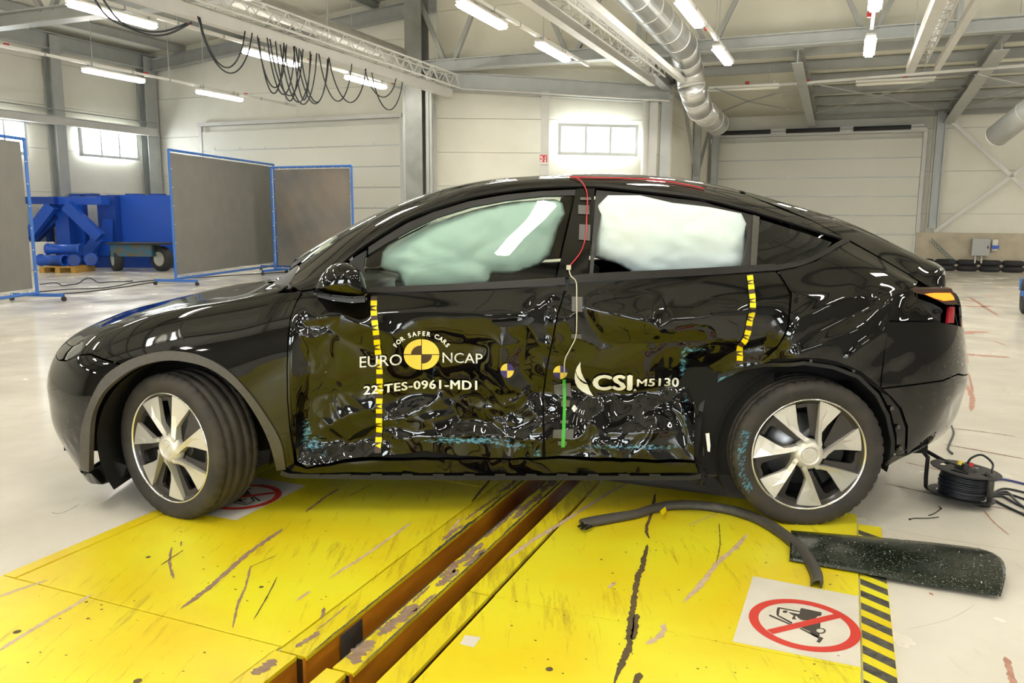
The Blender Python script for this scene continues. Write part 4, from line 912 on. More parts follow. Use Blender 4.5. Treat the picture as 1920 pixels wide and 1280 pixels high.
bm = B(); hbox(bm, -.5, -1.46, -.29, 9, .12, .03); hbox(bm, -.5, -1.28, -.29, 9, .1, .03); obj('trench_bed', bm, M1['steeldk'], floor)
rope = B(); n = 500; us = np.linspace(-2, 4.4, n)
for s in range(3):
    tube(rope, [H(u, -1.262 + .008 * math.cos(u * 60 + s * 2.094), -.045 + .008 * math.sin(u * 60 + s * 2.094)) for u in us], .0085, 5)
tag(obj('tow_rope', rope, M1['rope'], None, True), 'brown twisted steel tow rope lying in the right rail slot', 'rope')
# hazard strip
bm = B(); hbox(bm, 0, .185, .004, 7.8, .098, .006); hz = obj('hazard_strip', bm, M1['yellow'], floor)
k = 0; uu = -3.9
while uu < 3.85:
    bm = B(); q = [H(uu, .137, .0078), H(uu + .054, .137, .0078), H(uu + .054 - .062, .233, .0078), H(uu - .062, .233, .0078)]
    vv_ = [bm.verts.new(p) for p in q]; lo = [bm.verts.new(p - np.array([0, 0, .001])) for p in q]; bm.faces.new(vv_); 
    for i in range(4): bm.faces.new((vv_[i], lo[i], lo[(i + 1) % 4], vv_[(i + 1) % 4]))
    bmesh.ops.recalc_face_normals(bm, faces=bm.faces[:]); obj('black_stripe', bm, M1['hz'], hz); uu += .108
# worn streaks, joints and patches
def ribbon(bm, pts, w, z, jit=.35, taper=True, seed=0, step=.012):
    P = smooth_path([on_z(x, y, z) for x, y in pts], 6); d = np.linalg.norm(np.diff(P[:, :2], axis=0), axis=1); s = np.concatenate([[0], np.cumsum(d)]); n = max(4, int(s[-1] / step)); q = np.linspace(0, s[-1], n)
    X = np.interp(q, s, P[:, 0]); Y = np.interp(q, s, P[:, 1]); dx = np.gradient(X); dy = np.gradient(Y); l = np.hypot(dx, dy) + 1e-9; r_ = random.Random(seed + int(pts[0][0]))
    a = []; b = []
    for i in range(n):
        t = q[i] / s[-1]; k = w / 2 * ((min(1, t * 8) * min(1, (1 - t) * 8))**.5 if taper else 1)
        ja = 1 + jit * (r_.random() * 2 - 1) + jit * float(perlin(q[i] * 14, seed, 3)) * 1.4; jb = 1 + jit * (r_.random() * 2 - 1) + jit * float(perlin(q[i] * 14, seed + 5, 7)) * 1.4
        a.append(bm.verts.new((X[i] - dy[i] / l[i] * k * ja, Y[i] + dx[i] / l[i] * k * ja, z))); b.append(bm.verts.new((X[i] + dy[i] / l[i] * k * jb, Y[i] - dx[i] / l[i] * k * jb, z)))
    for i in range(n - 1):
        try: bm.faces.new((a[i], b[i], b[i + 1], a[i + 1]))
        except ValueError: pass
def wear(name, items, m, z, label=None):
    bm = B()
    for i, (pts, w_) in enumerate(items): ribbon(bm, pts, w_, z, seed=i)
    bmesh.ops.recalc_face_normals(bm, faces=bm.faces[:])
    for f in bm.faces:
        if f.normal.z < 0: f.normal_flip()
    o = obj(name, bm, m, floor); o['kind'] = 'stuff'; return o
ZP = PT + .0006
wear('bare_steel_streak', [([(532, 990), (500, 1012), (455, 1045), (400, 1095), (338, 1142)], .022), ([(470, 1060), (462, 1095), (447, 1130), (436, 1178)], .009), ([(322, 1025), (318, 1055), (326, 1085)], .010), ([(340, 1014), (339, 1024)], .008), ([(637, 915), (605, 935), (573, 960)], .014), ([(608, 1138), (603, 1160)], .010)], M1['brown'], ZP)
wear('pale_streak', [([(772, 978), (735, 1005), (700, 1030), (655, 1060), (617, 1084)], .014), ([(582, 1107), (556, 1126)], .012), ([(1402, 1000), (1375, 1030), (1345, 1055), (1310, 1100), (1280, 1130)], .020), ([(1246, 1168), (1238, 1190), (1212, 1208)], .022),
                     ([(-5, 1120), (40, 1103), (92, 1086)], .018), ([(-5, 1222), (60, 1180), (120, 1145), (174, 1113)], .018), ([(1180, 903), (1140, 925), (1100, 950), (1045, 985), (1000, 1012), (945, 1052)], .020), ([(865, 970), (840, 1000)], .012), ([(1155, 1090), (1140, 1103)], .02), ([(915, 1030), (895, 1045), (880, 1060)], .012), ([(1366, 950), (1330, 968), (1288, 985)], .006)], M1['pale'], ZP)
wear('dark_scuff', [([(1228, 925), (1222, 960), (1212, 990), (1218, 1010)], .014), ([(1214, 1020), (1205, 1060), (1195, 1085), (1188, 1130), (1180, 1180), (1180, 1210), (1165, 1245), (1150, 1285)], .022), ([(922, 895), (905, 915), (884, 942)], .012), ([(520, 1080), (500, 1120), (475, 1162)], .005), ([(1348, 980), (1350, 1020), (1343, 1055)], .004), ([(1200, 1260), (1190, 1285)], .02),
                    ([(520, 1040), (470, 1062)], .004), ([(1195, 1150), (1186, 1200)], .02), ([(700, 905), (655, 930)], .004), ([(300, 1060), (345, 1030)], .006)], M1['dk'], ZP + .0003)
def wear_uv(name, items, m, z):
    bm = B()
    for i, (u0, v0, u1, v1, w_) in enumerate(items):
        n = max(5, int(math.hypot(u1 - u0, v1 - v0) / .008)); r_ = random.Random(i); a = []; b = []
        for k in range(n):
            t = k / (n - 1); q = w_ / 2 * min(1, t * 6, (1 - t) * 6)**.5; u = u0 + (u1 - u0) * t; v = v0 + (v1 - v0) * t + w_ * .5 * float(perlin(t * n / 9, i * 3.3, 5))
            ka = q * (.55 + .9 * r_.random()); kb = q * (.55 + .9 * r_.random()); a.append(bm.verts.new(H(u, v - ka, z))); b.append(bm.verts.new(H(u, v + kb, z)))
        for k in range(n - 1): bm.faces.new((a[k], b[k], b[k + 1], a[k + 1]))
    bm.normal_update(); [f.normal_flip() for f in bm.faces if f.normal.z < 0]
    o = obj(name, bm, m, floor); o['kind'] = 'stuff'; return o
wear_uv('worn_patch', [(2.62, -1.385, 3.0, -1.37, .030), (2.55, -1.36, 2.72, -1.35, .035), (3.05, -1.385, 3.5, -1.39, .014), (2.15, -1.37, 2.4, -1.365, .040), (1.97, -1.36, 2.12, -1.38, .05), (2.75, -1.345, 2.95, -1.34, .02), (3.3, -1.36, 3.7, -1.36, .03), (3.7, -1.37, 4.1, -1.37, .05), (2.3, -1.345, 2.5, -1.34, .015), (2.4, -1.385, 2.55, -1.39, .012),
    (1.98, -1.58, 2.1, -1.57, .02), (3.2, -1.56, 3.6, -1.545, .014), (2.95, -1.545, 3.15, -1.54, .022), (3.6, -1.56, 3.95, -1.55, .022), (1.80, -1.60, 1.90, -1.60, .04), (2.1, -1.585, 2.3, -1.59, .006)], M1['brown'], ZP)
wear_uv('edge_wear', [(1.96, -1.5165, 2.9, -1.5165, .006), (2.8, -1.519, 3.25, -1.519, .014), (3.2, -1.5175, 4.1, -1.5175, .010), (1.95, -1.3255, 3.2, -1.3255, .006), (3.1, -1.327, 4.2, -1.327, .010), (1.95, -1.401, 2.8, -1.401, .006), (2.8, -1.3995, 3.9, -1.3995, .009), (1.955, -1.60, 1.965, -1.53, .004)], M1['steeldk'], ZP + .0003)
rr = random.Random(5); bm = B()
for k in range(150):
    x = rr.uniform(20, 1600); y = rr.uniform(985, 1275)
    if x < 300 and y < 1100: continue
    p = on_z(x, y, ZP); u_, v_ = uv(p)
    if -1.66 < v_ < -1.1 or v_ > .12 or v_ < -2.9: continue
    r = rr.uniform(.0012, .004); n = 6; a0 = rr.random() * 6; vs_ = [bm.verts.new((p[0] + r * (1 + rr.random()) * math.cos(a0 + 2 * math.pi * i / n), p[1] + r * .7 * (1 + rr.random()) * math.sin(a0 + 2 * math.pi * i / n), ZP)) for i in range(n)]; bm.faces.new(vs_)
for x, y, r in ((32, 1184, .013), (258, 1276, .013), (1030, 1254, .012), (278, 1044, .010), (490, 1100, .009), (162, 1128, .006), (165, 1159, .006)):
    p = on_z(x, y, ZP); bm.faces.new([bm.verts.new((p[0] + r * math.cos(t_), p[1] + r * math.sin(t_), ZP)) for t_ in np.linspace(0, 2 * math.pi, 13)[:-1]])
o = obj('speck', bm, M1['dk'], floor); o['kind'] = 'stuff'
wear('red_worn_patch', [([(1797, 585), (1800, 610), (1803, 630)], .06), ([(1803, 626), (1830, 622), (1858, 624)], .14), ([(1817, 556), (1845, 575), (1872, 592)], .05), ([(1806, 654), (1809, 668), (1810, 682)], .06), ([(1813, 664), (1850, 667), (1895, 670)], .10), ([(1806, 715), (1822, 742), (1821, 770)], .035), ([(1815, 698), (1820, 715), (1824, 735)], .02),
                        ([(1800, 572), (1830, 575), (1860, 573)], .12), ([(1856, 637), (1885, 647)], .03), ([(1800, 560), (1825, 566)], .05), ([(1795, 567), (1850, 570)], .05), ([(1845, 552), (1860, 556)], .06), ([(1843, 955), (1865, 980), (1893, 1003)], .008), ([(1742, 1110), (1750, 1116)], .02), ([(1884, 1230), (1893, 1255), (1900, 1285)], .02), ([(1870, 574), (1880, 575)], .08)], M1['redb'], .0008)
wear('floor_joint', [([(1655, 905), (1745, 925), (1840, 945), (1930, 962)], .012), ([(1696, 866), (1760, 880), (1800, 888)], .014), ([(1766, 832), (1840, 845), (1925, 861)], .016), ([(1780, 802), (1840, 809), (1905, 818)], .016), ([(1730, 870), (1800, 885), (1930, 908)], .012)], M1['joint'], .0007)
wear('floor_scratch', [([(1660, 990), (1740, 1005), (1925, 1035)], .0015), ([(1700, 1180), (1780, 1160), (1830, 1132)], .001), ([(95, 960), (115, 962), (150, 945)], .004)], M1['dk'], .0007)
wear('yellow_overspray', [([(0, 1083), (60, 1060), (130, 1040), (240, 990), (318, 956)], .012)], M1['yellow'], .0006)
q = [(872, 1190), (902, 1194), (888, 1213), (862, 1207)]; bm = B(); bm.faces.new([bm.verts.new(on_z(x, y, ZP)) for x, y in q]); o = obj('white_sticker', bm, M1['sign'], floor)
for f in o.data.polygons: pass
bm = bmesh.new(); bm.from_mesh(o.data); [f.normal_flip() for f in bm.faces if f.normal.z < 0]; bm.to_mesh(o.data); bm.free()
# floor signs (no forklifts)
def flat(name, polys, m, z, parent):
    bm = B()
    for P in polys:
        f = bm.faces.new([bm.verts.new((p[0], p[1], z)) for p in P])
    bmesh.ops.triangulate(bm, faces=bm.faces[:]); bm.normal_update(); [f.normal_flip() for f in bm.faces if f.normal.z < 0]
    return obj(name, bm, m, parent)
Z7 = lambda L: [(1380 + a / 7.385, 1080 + b / 7.385) for a, b in L]
PIC = [[(905, 440), (1185, 500), (1182, 545), (1130, 555), (1105, 580), (980, 612), (865, 585), (862, 560), (885, 500), (890, 455)], [(985, 600), (1170, 640), (1168, 718), (1122, 732), (1112, 762), (1160, 800), (1155, 835), (1140, 850), (1050, 812), (1020, 765), (890, 705), (1000, 660)],
       [(575, 432), (600, 430), (890, 485), (888, 502), (608, 450), (592, 540), (560, 530), (562, 470)], [(560, 530), (592, 540), (785, 640), (770, 662), (570, 550)], [(725, 495), (880, 525), (868, 585), (830, 545), (820, 575), (840, 598), (775, 598), (780, 570), (800, 548), (740, 512)],
       [(452, 548), (470, 530), (760, 660), (740, 672)], [(870, 722), (900, 715), (1150, 838), (1130, 858)], [(1130, 858), (1165, 835), (1212, 858), (1160, 925), (1110, 907), (1138, 872)], [(885, 592), (960, 606), (955, 616), (880, 600)]]
ring_w = [(1180 + 63 * math.cos(a), 758 + 40 * math.sin(a)) for a in np.linspace(0, 2 * math.pi, 25)]; ring_i = [(1168 + 50 * math.cos(a), 755 + 26 * math.sin(a)) for a in np.linspace(0, 2 * math.pi, 25)]
for i in range(24): PIC.append([ring_w[i], ring_w[i + 1], ring_i[i + 1], ring_i[i]])
head = [(680 + 36 * math.cos(a), 491 + 18 * math.sin(a)) for a in np.linspace(0, 2 * math.pi, 17)[:-1]]; PIC.append(head)
PICG = [[uv(on_z(*p, ZP)) for p in Z7(L)] for L in PIC]      # plan shape of the pictogram in hall axes
cu, cv = uv(on_z(*Z7([(958, 672)])[0], ZP)); e1 = uv(on_z(*Z7([(1695, 830)])[0], ZP)); e2 = uv(on_z(*Z7([(222, 520)])[0], ZP)); e3 = uv(on_z(*Z7([(650, 290)])[0], ZP)); e4 = uv(on_z(*Z7([(1260, 1060)])[0], ZP))
cu = (e1[0] + e2[0] + e3[0] + e4[0]) / 4; cv = (e1[1] + e2[1] + e3[1] + e4[1]) / 4; RO = np.mean([math.hypot(e[0] - cu, e[1] - cv) for e in (e1, e2, e3, e4)]); RI = RO * .82
def no_forklift(label, fn, rect):
    """fn maps plan coordinates of the first sign to this one"""
    g = lambda u, v, z: H(*fn(u, v), z)
    c = g(cu, cv, 0); s = thing('floor_sign', label, 'sign', (0, 0, 0))
    flat('sign_sheet', [[g(u, v, 0) for u, v in rect]], M1['sign'], ZP, s)
    flat('pictogram', [[g(u, v, 0) for u, v in L] for L in PICG], M1['pict'], ZP + .0004, s)
    n = 72; rg = []
    for i in range(n):
        a0, a1 = 2 * math.pi * i / n, 2 * math.pi * (i + 1) / n
        rg.append([g(cu + r * math.cos(a), cv + r * math.sin(a), 0) for r, a in ((RO, a0), (RO, a1), (RI, a1), (RI, a0))])
    a = uv(on_z(*Z7([(500, 765)])[0], ZP)); b = uv(on_z(*Z7([(1378, 556)])[0], ZP)); d = np.array(b) - a; d /= np.linalg.norm(d); nn = np.array([-d[1], d[0]]) * RO * .085
    rg.append([g(*(np.array(a) - d * .01 + nn), 0), g(*(np.array(b) + d * .01 + nn), 0), g(*(np.array(b) + d * .01 - nn), 0), g(*(np.array(a) - d * .01 - nn), 0)])
    flat('prohibition_ring', rg, M1['signred'], ZP + .0008, s); return s
no_forklift('square white floor sign, red ring striking out a forklift, beside the hazard stripes', lambda u, v: (u, v), [(2.585, -.265), (3.125, -.255), (3.105, .129), (2.585, .129)])
no_forklift('square white floor sign with red ring half hidden behind the front wheel', lambda u, v: (3.045 - (v - cv), -2.715 + (u - cu)) if False else (3.045 - (u - cu), -2.715 - (v - cv)), [(cu - .265, cv - .185), (cu + .265, cv - .185), (cu + .265, cv + .185), (cu - .265, cv + .185)])
# ================================================================ CAR
def many_inv(U, V, dented=True, it=2):
    U = np.asarray(U, float); V = np.asarray(V, float); du = np.zeros_like(U); dv = np.zeros_like(V)
    for rep in range(it if dented else 1):
        T = np.empty_like(U); S = np.empty_like(V); uu = U + du; vv = V + dv
        for i in range(len(U)):
            _, k, _ = _kd.find((uu[i], vv[i], 0)); a, b = _idx[k]; T[i], S[i] = _gt[a, b], _gsn[a, b]
        for _ in range(3):
            e = 1e-3; P0 = proj(base(T, S)); Ja = (proj(base(T + e, S)) - P0) / e; Jb = (proj(base(T, S + e)) - P0) / e
            det = Ja[:, 0] * Jb[:, 1] - Ja[:, 1] * Jb[:, 0]; det = np.where(np.abs(det) < 1, 1, det)
            rx = uu - P0[:, 0]; ry = vv - P0[:, 1]
            a = (rx * Jb[:, 1] - ry * Jb[:, 0]) / det; b = (Ja[:, 0] * ry - Ja[:, 1] * rx) / det
            T = np.clip(T + np.clip(a, -.02, .02), 0, TM); S = np.clip(S + np.clip(b, -.02, .02), 0, SM)
        if dented:
            q = proj(surf(T, S, 0.)); du += U - q[:, 0]; dv += V - q[:, 1]
    return T, S
def mesh_on_body(name, vs, fs, m, parent, off=.003, thick=0., step=6):
    """flat outline in photograph pixels -> follows the dented panel"""
    bm = bmesh.new(); bv = [bm.verts.new((x, y, 0)) for x, y in vs]
    for f in fs:
        try: bm.faces.new([bv[i] for i in f])
        except ValueError: pass
    X = [v[0] for v in vs]; Y = [v[1] for v in vs]
    for k in np.arange(min(X) + step, max(X), step):
        bmesh.ops.bisect_plane(bm, geom=bm.verts[:] + bm.edges[:] + bm.faces[:], plane_co=(k, 0, 0), plane_no=(1, 0, 0))
    for k in np.arange(min(Y) + step, max(Y), step):
        bmesh.ops.bisect_plane(bm, geom=bm.verts[:] + bm.edges[:] + bm.faces[:], plane_co=(0, k, 0), plane_no=(0, 1, 0))
    bmesh.ops.triangulate(bm, faces=bm.faces[:])
    bm.verts.ensure_lookup_table()
    U = np.array([v.co.x for v in bm.verts]); V = np.array([v.co.y for v in bm.verts])
    T, S = many_inv(U, V); P = surf(T, S, off)
    for v, p in zip(bm.verts, P): v.co = p
    bm.normal_update()
    for f in bm.faces:
        c = f.calc_center_median()
        if (Vector(CAMP) - c).dot(f.normal) < 0: f.normal_flip()
    return obj(name, bm, m, parent, smooth=True)
def offset_line(pts, w):
    P = np.array(pts, float); out = []
    for i in range(len(P)):
        d = P[min(i + 1, len(P) - 1)] - P[max(i - 1, 0)]; d /= np.linalg.norm(d) + 1e-9; n = np.array([-d[1], d[0]]); out.append((P[i] + n * w / 2, P[i] - n * w / 2))
    return [tuple(a) for a, b in out] + [tuple(b) for a, b in out[::-1]]
def strip(name, pts, w, m, parent, off=.004, sp=.012, dented=True, flange=.01, smooth_n=4):
    q = smooth_path(pts, smooth_n) if smooth_n else pts
    T, S = many_inv([p[0] for p in q], [p[1] for p in q], dented=False)
    return panel(name, [offset_line(list(zip(T, S)), w)], m, parent, sp=sp, gap=0, off=off, dented=dented, flange=flange)

# ---- materials of the car
def paint_mat(name, scuff=True):
    m = mat(name, (.0022, .0021, .0022), .02, 0, IOR=1.56)
    if scuff:
        at = nd(m, 'ShaderNodeAttribute', attribute_name='scuff'); tc = nd(m, 'ShaderNodeTexCoord')
        mp = nd(m, 'ShaderNodeMapping'); mp.inputs['Scale'].default_value = (35, 1, 75); lk(m, tc.outputs['Object'], mp.inputs[0])
        n = nd(m, 'ShaderNodeTexNoise'); n.inputs['Scale'].default_value = 1.6; n.inputs['Detail'].default_value = 7; n.inputs['Roughness'].default_value = .7
        lk(m, mp.outputs[0], n.inputs['Vector'])
        ad = nd(m, 'ShaderNodeMath', operation='MULTIPLY'); lk(m, at.outputs['Fac'], ad.inputs[0]); lk(m, n.outputs['Fac'], ad.inputs[1])
        r = nd(m, 'ShaderNodeValToRGB'); r.color_ramp.elements[0].position = .44; r.color_ramp.elements[1].position = .56; lk(m, ad.outputs[0], r.inputs[0])
        mx = nd(m, 'ShaderNodeMix', data_type='RGBA'); lk(m, r.outputs[0], mx.inputs[0])
        mx.inputs[6].default_value = (.0022, .0021, .0022, 1); mx.inputs[7].default_value = (.10, .30, .44, 1)
        lk(m, mx.outputs[2], bsdf(m).inputs['Base Color'])
        mr = nd(m, 'ShaderNodeMapRange'); mr.inputs['To Min'].default_value = .025; mr.inputs['To Max'].default_value = .6
        lk(m, r.outputs[0], mr.inputs[0]); lk(m, mr.outputs[0], bsdf(m).inputs['Roughness'])
        inv_ = nd(m, 'ShaderNodeMath', operation='SUBTRACT'); inv_.inputs[0].default_value = 1; lk(m, r.outputs[0], inv_.inputs[1])
    return m
M = {}
M['paint'] = paint_mat('black_paint')
M['clad'] = noisy('grey_plastic_cladding', (.060, .054, .046), (.072, .065, .055), 60, .5, bump=.1)
M['black'] = mat('black_plastic', (.009, .009, .009), .55)
M['gloss'] = mat('gloss_black_plastic', (.004, .004, .004), .06)
M['dark'] = mat('dark_void', (.003, .003, .003), .9)
M['rubber'] = mat('rubber_seal', (.018, .018, .017), .5)
M['trim'] = mat('satin_dark_trim', (.035, .034, .034), .28, .6)
M['roofglass'] = mat('dark_roof_glass', (.004, .005, .005), .02, 0, IOR=1.55)
def glass_mat(name, tint, rough=.0, base_r=.05):
    m = bpy.data.materials.new(name); m.use_nodes = True; nt = m.node_tree; nt.nodes.clear()
    out = nd(m, 'ShaderNodeOutputMaterial'); tr = nd(m, 'ShaderNodeBsdfTransparent'); gl = nd(m, 'ShaderNodeBsdfGlossy'); mx = nd(m, 'ShaderNodeMixShader')
    fr = nd(m, 'ShaderNodeFresnel'); fr.inputs[0].default_value = 1.5
    tr.inputs[0].default_value = (*tint, 1); gl.inputs['Roughness'].default_value = rough; gl.inputs[0].default_value = (1, 1, 1, 1)
    lk(m, fr.outputs[0], mx.inputs[0]); lk(m, tr.outputs[0], mx.inputs[1]); lk(m, gl.outputs[0], mx.inputs[2]); lk(m, mx.outputs[0], out.inputs[0])
    return m
M['glass'] = glass_mat('side_glass', (.88, .97, .91)); M['screen'] = glass_mat('windscreen_glass', (.68, .80, .72)); M['privacy'] = glass_mat('privacy_glass', (.07, .075, .07))
M['bag'] = noisy('airbag_fabric', (.80, .93, .86), (.74, .90, .83), 3, .8, bump=.9, bscale=5)
M['bagw'] = noisy('airbag_fabric_pale', (.76, .85, .84), (.66, .79, .79), 3, .8, bump=.9, bscale=5)
M['tyre'] = noisy('tyre_rubber', (.022, .020, .018), (.045, .037, .030), 9, .72, bump=.15)
M['silver'] = mat('silver_cover_paint', (.70, .67, .61), .34, .45)
M['bright'] = mat('bright_rim_lip', (.8, .79, .75), .15, 1.)
M['gun'] = mat('gunmetal_plastic', (.050, .045, .042), .18, .3)
M['disc'] = mat('brake_steel', (.32, .33, .35), .35, .9)
M['white'] = mat('white_vinyl', (.95, .95, .94), .4); M['yel'] = mat('yellow_vinyl', (.92, .74, .0), .45)
M['gold'] = mat('yellow_roundel_vinyl', (.86, .66, .10), .45); M['navy'] = mat('dark_blue_vinyl', (.05, .035, .22), .5)
M['brown'] = mat('dark_brown_vinyl', (.055, .028, .018), .45)
M['tape'] = mat('grey_cloth_tape', (.10, .095, .09), .55)
M['amber'] = mat('amber_indicator', (1., .22, .02), .3, 0, Emission_Color=(1, .16, .01, 1), Emission_Strength=1.6)
M['redlens'] = mat('red_lens', (.35, .01, .02), .08); M['clear'] = mat('headlamp_lens', (.10, .105, .11), .06, 0, Coat_Weight=1.)
M['cream'] = mat('cream_insulation', (.55, .52, .40), .5); M['redw'] = mat('red_insulation', (.5, .02, .03), .45)

SC_REG = [(575, 815, 14, 45, 1.), (590, 830, 26, 22, 1.), (548, 800, 7, 60, .8), (612, 700, 12, 45, .75), (605, 850, 25, 18, .8), (745, 792, 12, 22, .8),
          (812, 690, 10, 60, .78), (880, 826, 140, 10, 1.02), (1180, 838, 150, 8, .98), (1281, 680, 12, 60, .95), (1300, 655, 40, 8, 1.), (1400, 655, 30, 7, .9),
          (1262, 800, 6, 60, .8), (1285, 770, 14, 60, .85), (1008, 850, 16, 16, .95), (1372, 714, 50, 16, 1.25), (1335, 745, 18, 26, 1.), (1412, 695, 20, 12, .9), (960, 835, 60, 12, .95)]
def scuff_attr(o):
    me = o.data; P = np.empty(len(me.vertices) * 3); me.vertices.foreach_get('co', P); P = P.reshape(-1, 3); q = proj(P); a = np.zeros(len(P))
    for x, y, sx, sy, k in SC_REG: a = np.maximum(a, k * np.exp(-.5 * ((q[:, 0] - x) / sx)**2 - .5 * ((q[:, 1] - y) / sy)**2))
    at = me.attributes.new('scuff', 'FLOAT', 'POINT'); at.data.foreach_set('value', a.astype(np.float32))
TS = lambda i: TK[i + 1]
SR = {k: SK[i + 1] for i, k in enumerate('ABCDEFGHI')}
def tcx(x):
    t = np.linspace(0, TM, 2000); X = base(t, np.full(2000, SM))[:, 0]; return float(np.interp(x, X, t))
def ts(t, s): return ('ts', t, s)

car = thing('car', 'black crossover car with crushed near-side doors and deployed window airbags', 'car', (1.45, 0, 0))
CL = np.array([1.45, 0, 0])
_keep = []
class _P: pass
def fin(o):      # children are modelled in scene space: shift to the Empty's frame
    o.matrix_parent_inverse = Matrix.Translation(-Vector(CL)); return o
def cpanel(name, polys, m, scuff=False, label=None, **k):
    o = fin(panel(name, polys, m, car, **k))
    if scuff: scuff_attr(o)
    if label: o['label'] = label
    return o
HOODSEAM = [(157, 637), (200, 609), (252, 590), (320, 580), (372, 575), (445, 566), (520, 550), (560, 546)]
GAPF = [(566, 547), (556, 565), (545, 592), (540, 630), (538, 690), (539, 750), (543, 800), (552, 868)]
GAPM = [(1064, 532), (1056, 556), (1045, 590), (1036, 640), (1026, 695), (1019, 760), (1018, 860)]
ARO = [(153, 880), (153, 815), (166, 764), (192, 712), (230, 682), (273, 665), (321, 658), (372, 665), (424, 691), (467, 734), (501, 781), (527, 828), (536, 878)]
ARI = [(169, 884), (172, 796), (184, 755), (205, 725), (252, 691), (308, 676), (359, 680), (402, 695), (445, 729), (480, 777), (505, 828), (519, 880)]
DLO = [(590, 540), (625, 507), (667, 471), (713, 440), (763, 409), (813, 389), (880, 369), (947, 357), (1013, 350), (1113, 348), (1209, 357), (1312, 371), (1387, 389), (1463, 411), (1523, 430), (1588, 450)]
ARO = [tuple(p) for p in smooth_path(ARO, 4)]; ARI = [tuple(p) for p in smooth_path(ARI, 4)]
HATCH = [(1466, 391), (1523, 413), (1600, 454), (1660, 488), (1704, 514), (1748, 541)]
ARR = [(1318, 775), (1334, 738), (1360, 712), (1400, 692), (1443, 681), (1475, 674), (1508, 671), (1536, 672), (1564, 677), (1590, 686), (1613, 697), (1633, 712), (1650, 730)]
cpanel('front_fender', [ts_poly(HOODSEAM + GAPF + ARO[::-1][:36] + [(227, 682), (193, 672), (170, 663), (152, 664)])], M['paint'], sp=.011)
cpanel('wheel_arch_trim', [ts_poly(ARO + ARI[::-1])], M['clad'], off=.008, gap=0, flange=.03, label='grey matt plastic front arch trim')
cpanel('front_bumper', [ts_poly([ts(0, SR['E'] + .02), ts(TS(1), SR['E'] + .015), ts(TS(2), SR['E'] + .005), (124, 677), (152, 666), (170, 665), (193, 674), (226, 684), (208, 699), (190, 716), (177, 738), (165, 766), (157, 790), (152, 816), (152, 884), (130, 877), (109, 863), ts(TS(1), SR['B'] - .06), ts(0, SR['B'] - .06)])], M['paint'], mirror=True)
cpanel('front_lower_lip', [ts_poly([ts(0, SR['B'] - .065), ts(TS(1), SR['B'] - .065), (109, 864), (130, 878), (152, 886), (170, 886), (190, 906), ts(TS(2), 0.), ts(0, 0.)])], M['gloss'], mirror=True)
cpanel('headlamp', [ts_poly([(120, 674), (126, 661), (140, 645), (156, 638), (160, 648), (150, 660), (136, 668), (124, 675)])], M['clear'], off=-.002)
cpanel('bonnet', [ts_poly([ts(0, SR['F']), ts(TS(1), SR['F']), ts(TS(2), SR['F'] + .01)] + [(150, 641)] + HOODSEAM[:-1] + [(540, 535), (500, 530), ts(TS(6) + .02, SR['H']), ts(tcx(.20), SM), ts(0, SM)])], M['paint'], mirror=True, sp=.014)
cpanel('bumper_upper', [ts_poly([ts(0, SR['F'] - .004), ts(TS(1), SR['F'] - .004), ts(TS(2), SR['F'] + .006), (149, 643), (138, 646), (124, 661), (118, 673), ts(TS(2), SR['E'] + .01), ts(TS(1), SR['E'] + .02), ts(0, SR['E'] + .025)])], M['paint'], mirror=True)
# windscreen, roof, tailgate
cpanel('windscreen', [ts_poly([ts(tcx(.27), SM), ts(TS(7) - .06, SR['H'] + .12), ts(TS(7) + .02, SR['H'] - .10), ts(TS(8), SR['H'] + .005), ts(TS(9) - .08, SR['H'] + .02), ts(tcx(1.22), SM)])], M['screen'], mirror=True, sp=.03, flange=.004)
cpanel('cowl_panel', [ts_poly([ts(tcx(.20), SM), ts(TS(6) + .02, SR['H'] + .01), (497, 533), (539, 531), ts(TS(7), SR['H'] - .10), ts(TS(7) - .07, SR['H'] + .12), ts(tcx(.265), SM)])], M['black'], mirror=True, off=-.03, sp=.03)
cpanel('roof_glass', [ts_poly([ts(tcx(1.225), SM), ts(TS(9) - .078, SR['H'] + .02), ts(TS(10), SR['H']), ts(TS(11), SR['H']), ts(TS(12) + .05, SR['H']), ts(tcx(2.70), SM)])], M['roofglass'], mirror=True, sp=.03)
rail = [(548, 546), (590, 541)] + DLO[1:] + [ts(*inv(1560, 432)), (1523, 414), (1466, 393), ts(TS(12) + .05, SR['H'] - .004), ts(TS(11), SR['H'] - .004), ts(TS(10), SR['H'] - .004), ts(TS(9) - .08, SR['H'] + .014), ts(TS(8), SR['H']), ts(TS(7) + .02, SR['H'] - .105), (541, 536)]
cpanel('roof_rail', [ts_poly([(562, 545), (590, 541)] + DLO[1:] + [(1600, 455), (1523, 414), (1466, 393)] + [ts(TS(12) + .05, SR['H'] - .004), ts(TS(11), SR['H'] - .004), ts(TS(10), SR['H'] - .004), ts(TS(9) - .08, SR['H'] + .014), ts(TS(8), SR['H']), ts(TS(7) + .02, SR['H'] - .105), (541, 532)])], M['paint'], sp=.012)
cpanel('tailgate_glass', [ts_poly([ts(tcx(2.71), SM), ts(TS(12) + .08, SR['H'] + .02), ts(TS(13), SR['H'] + .02), ts(TS(14), SR['H'] + .03), ts(TS(15) - .1, SR['H'] + .05), ts(tcx(3.36), SM)])], M['roofglass'], mirror=True, sp=.03)
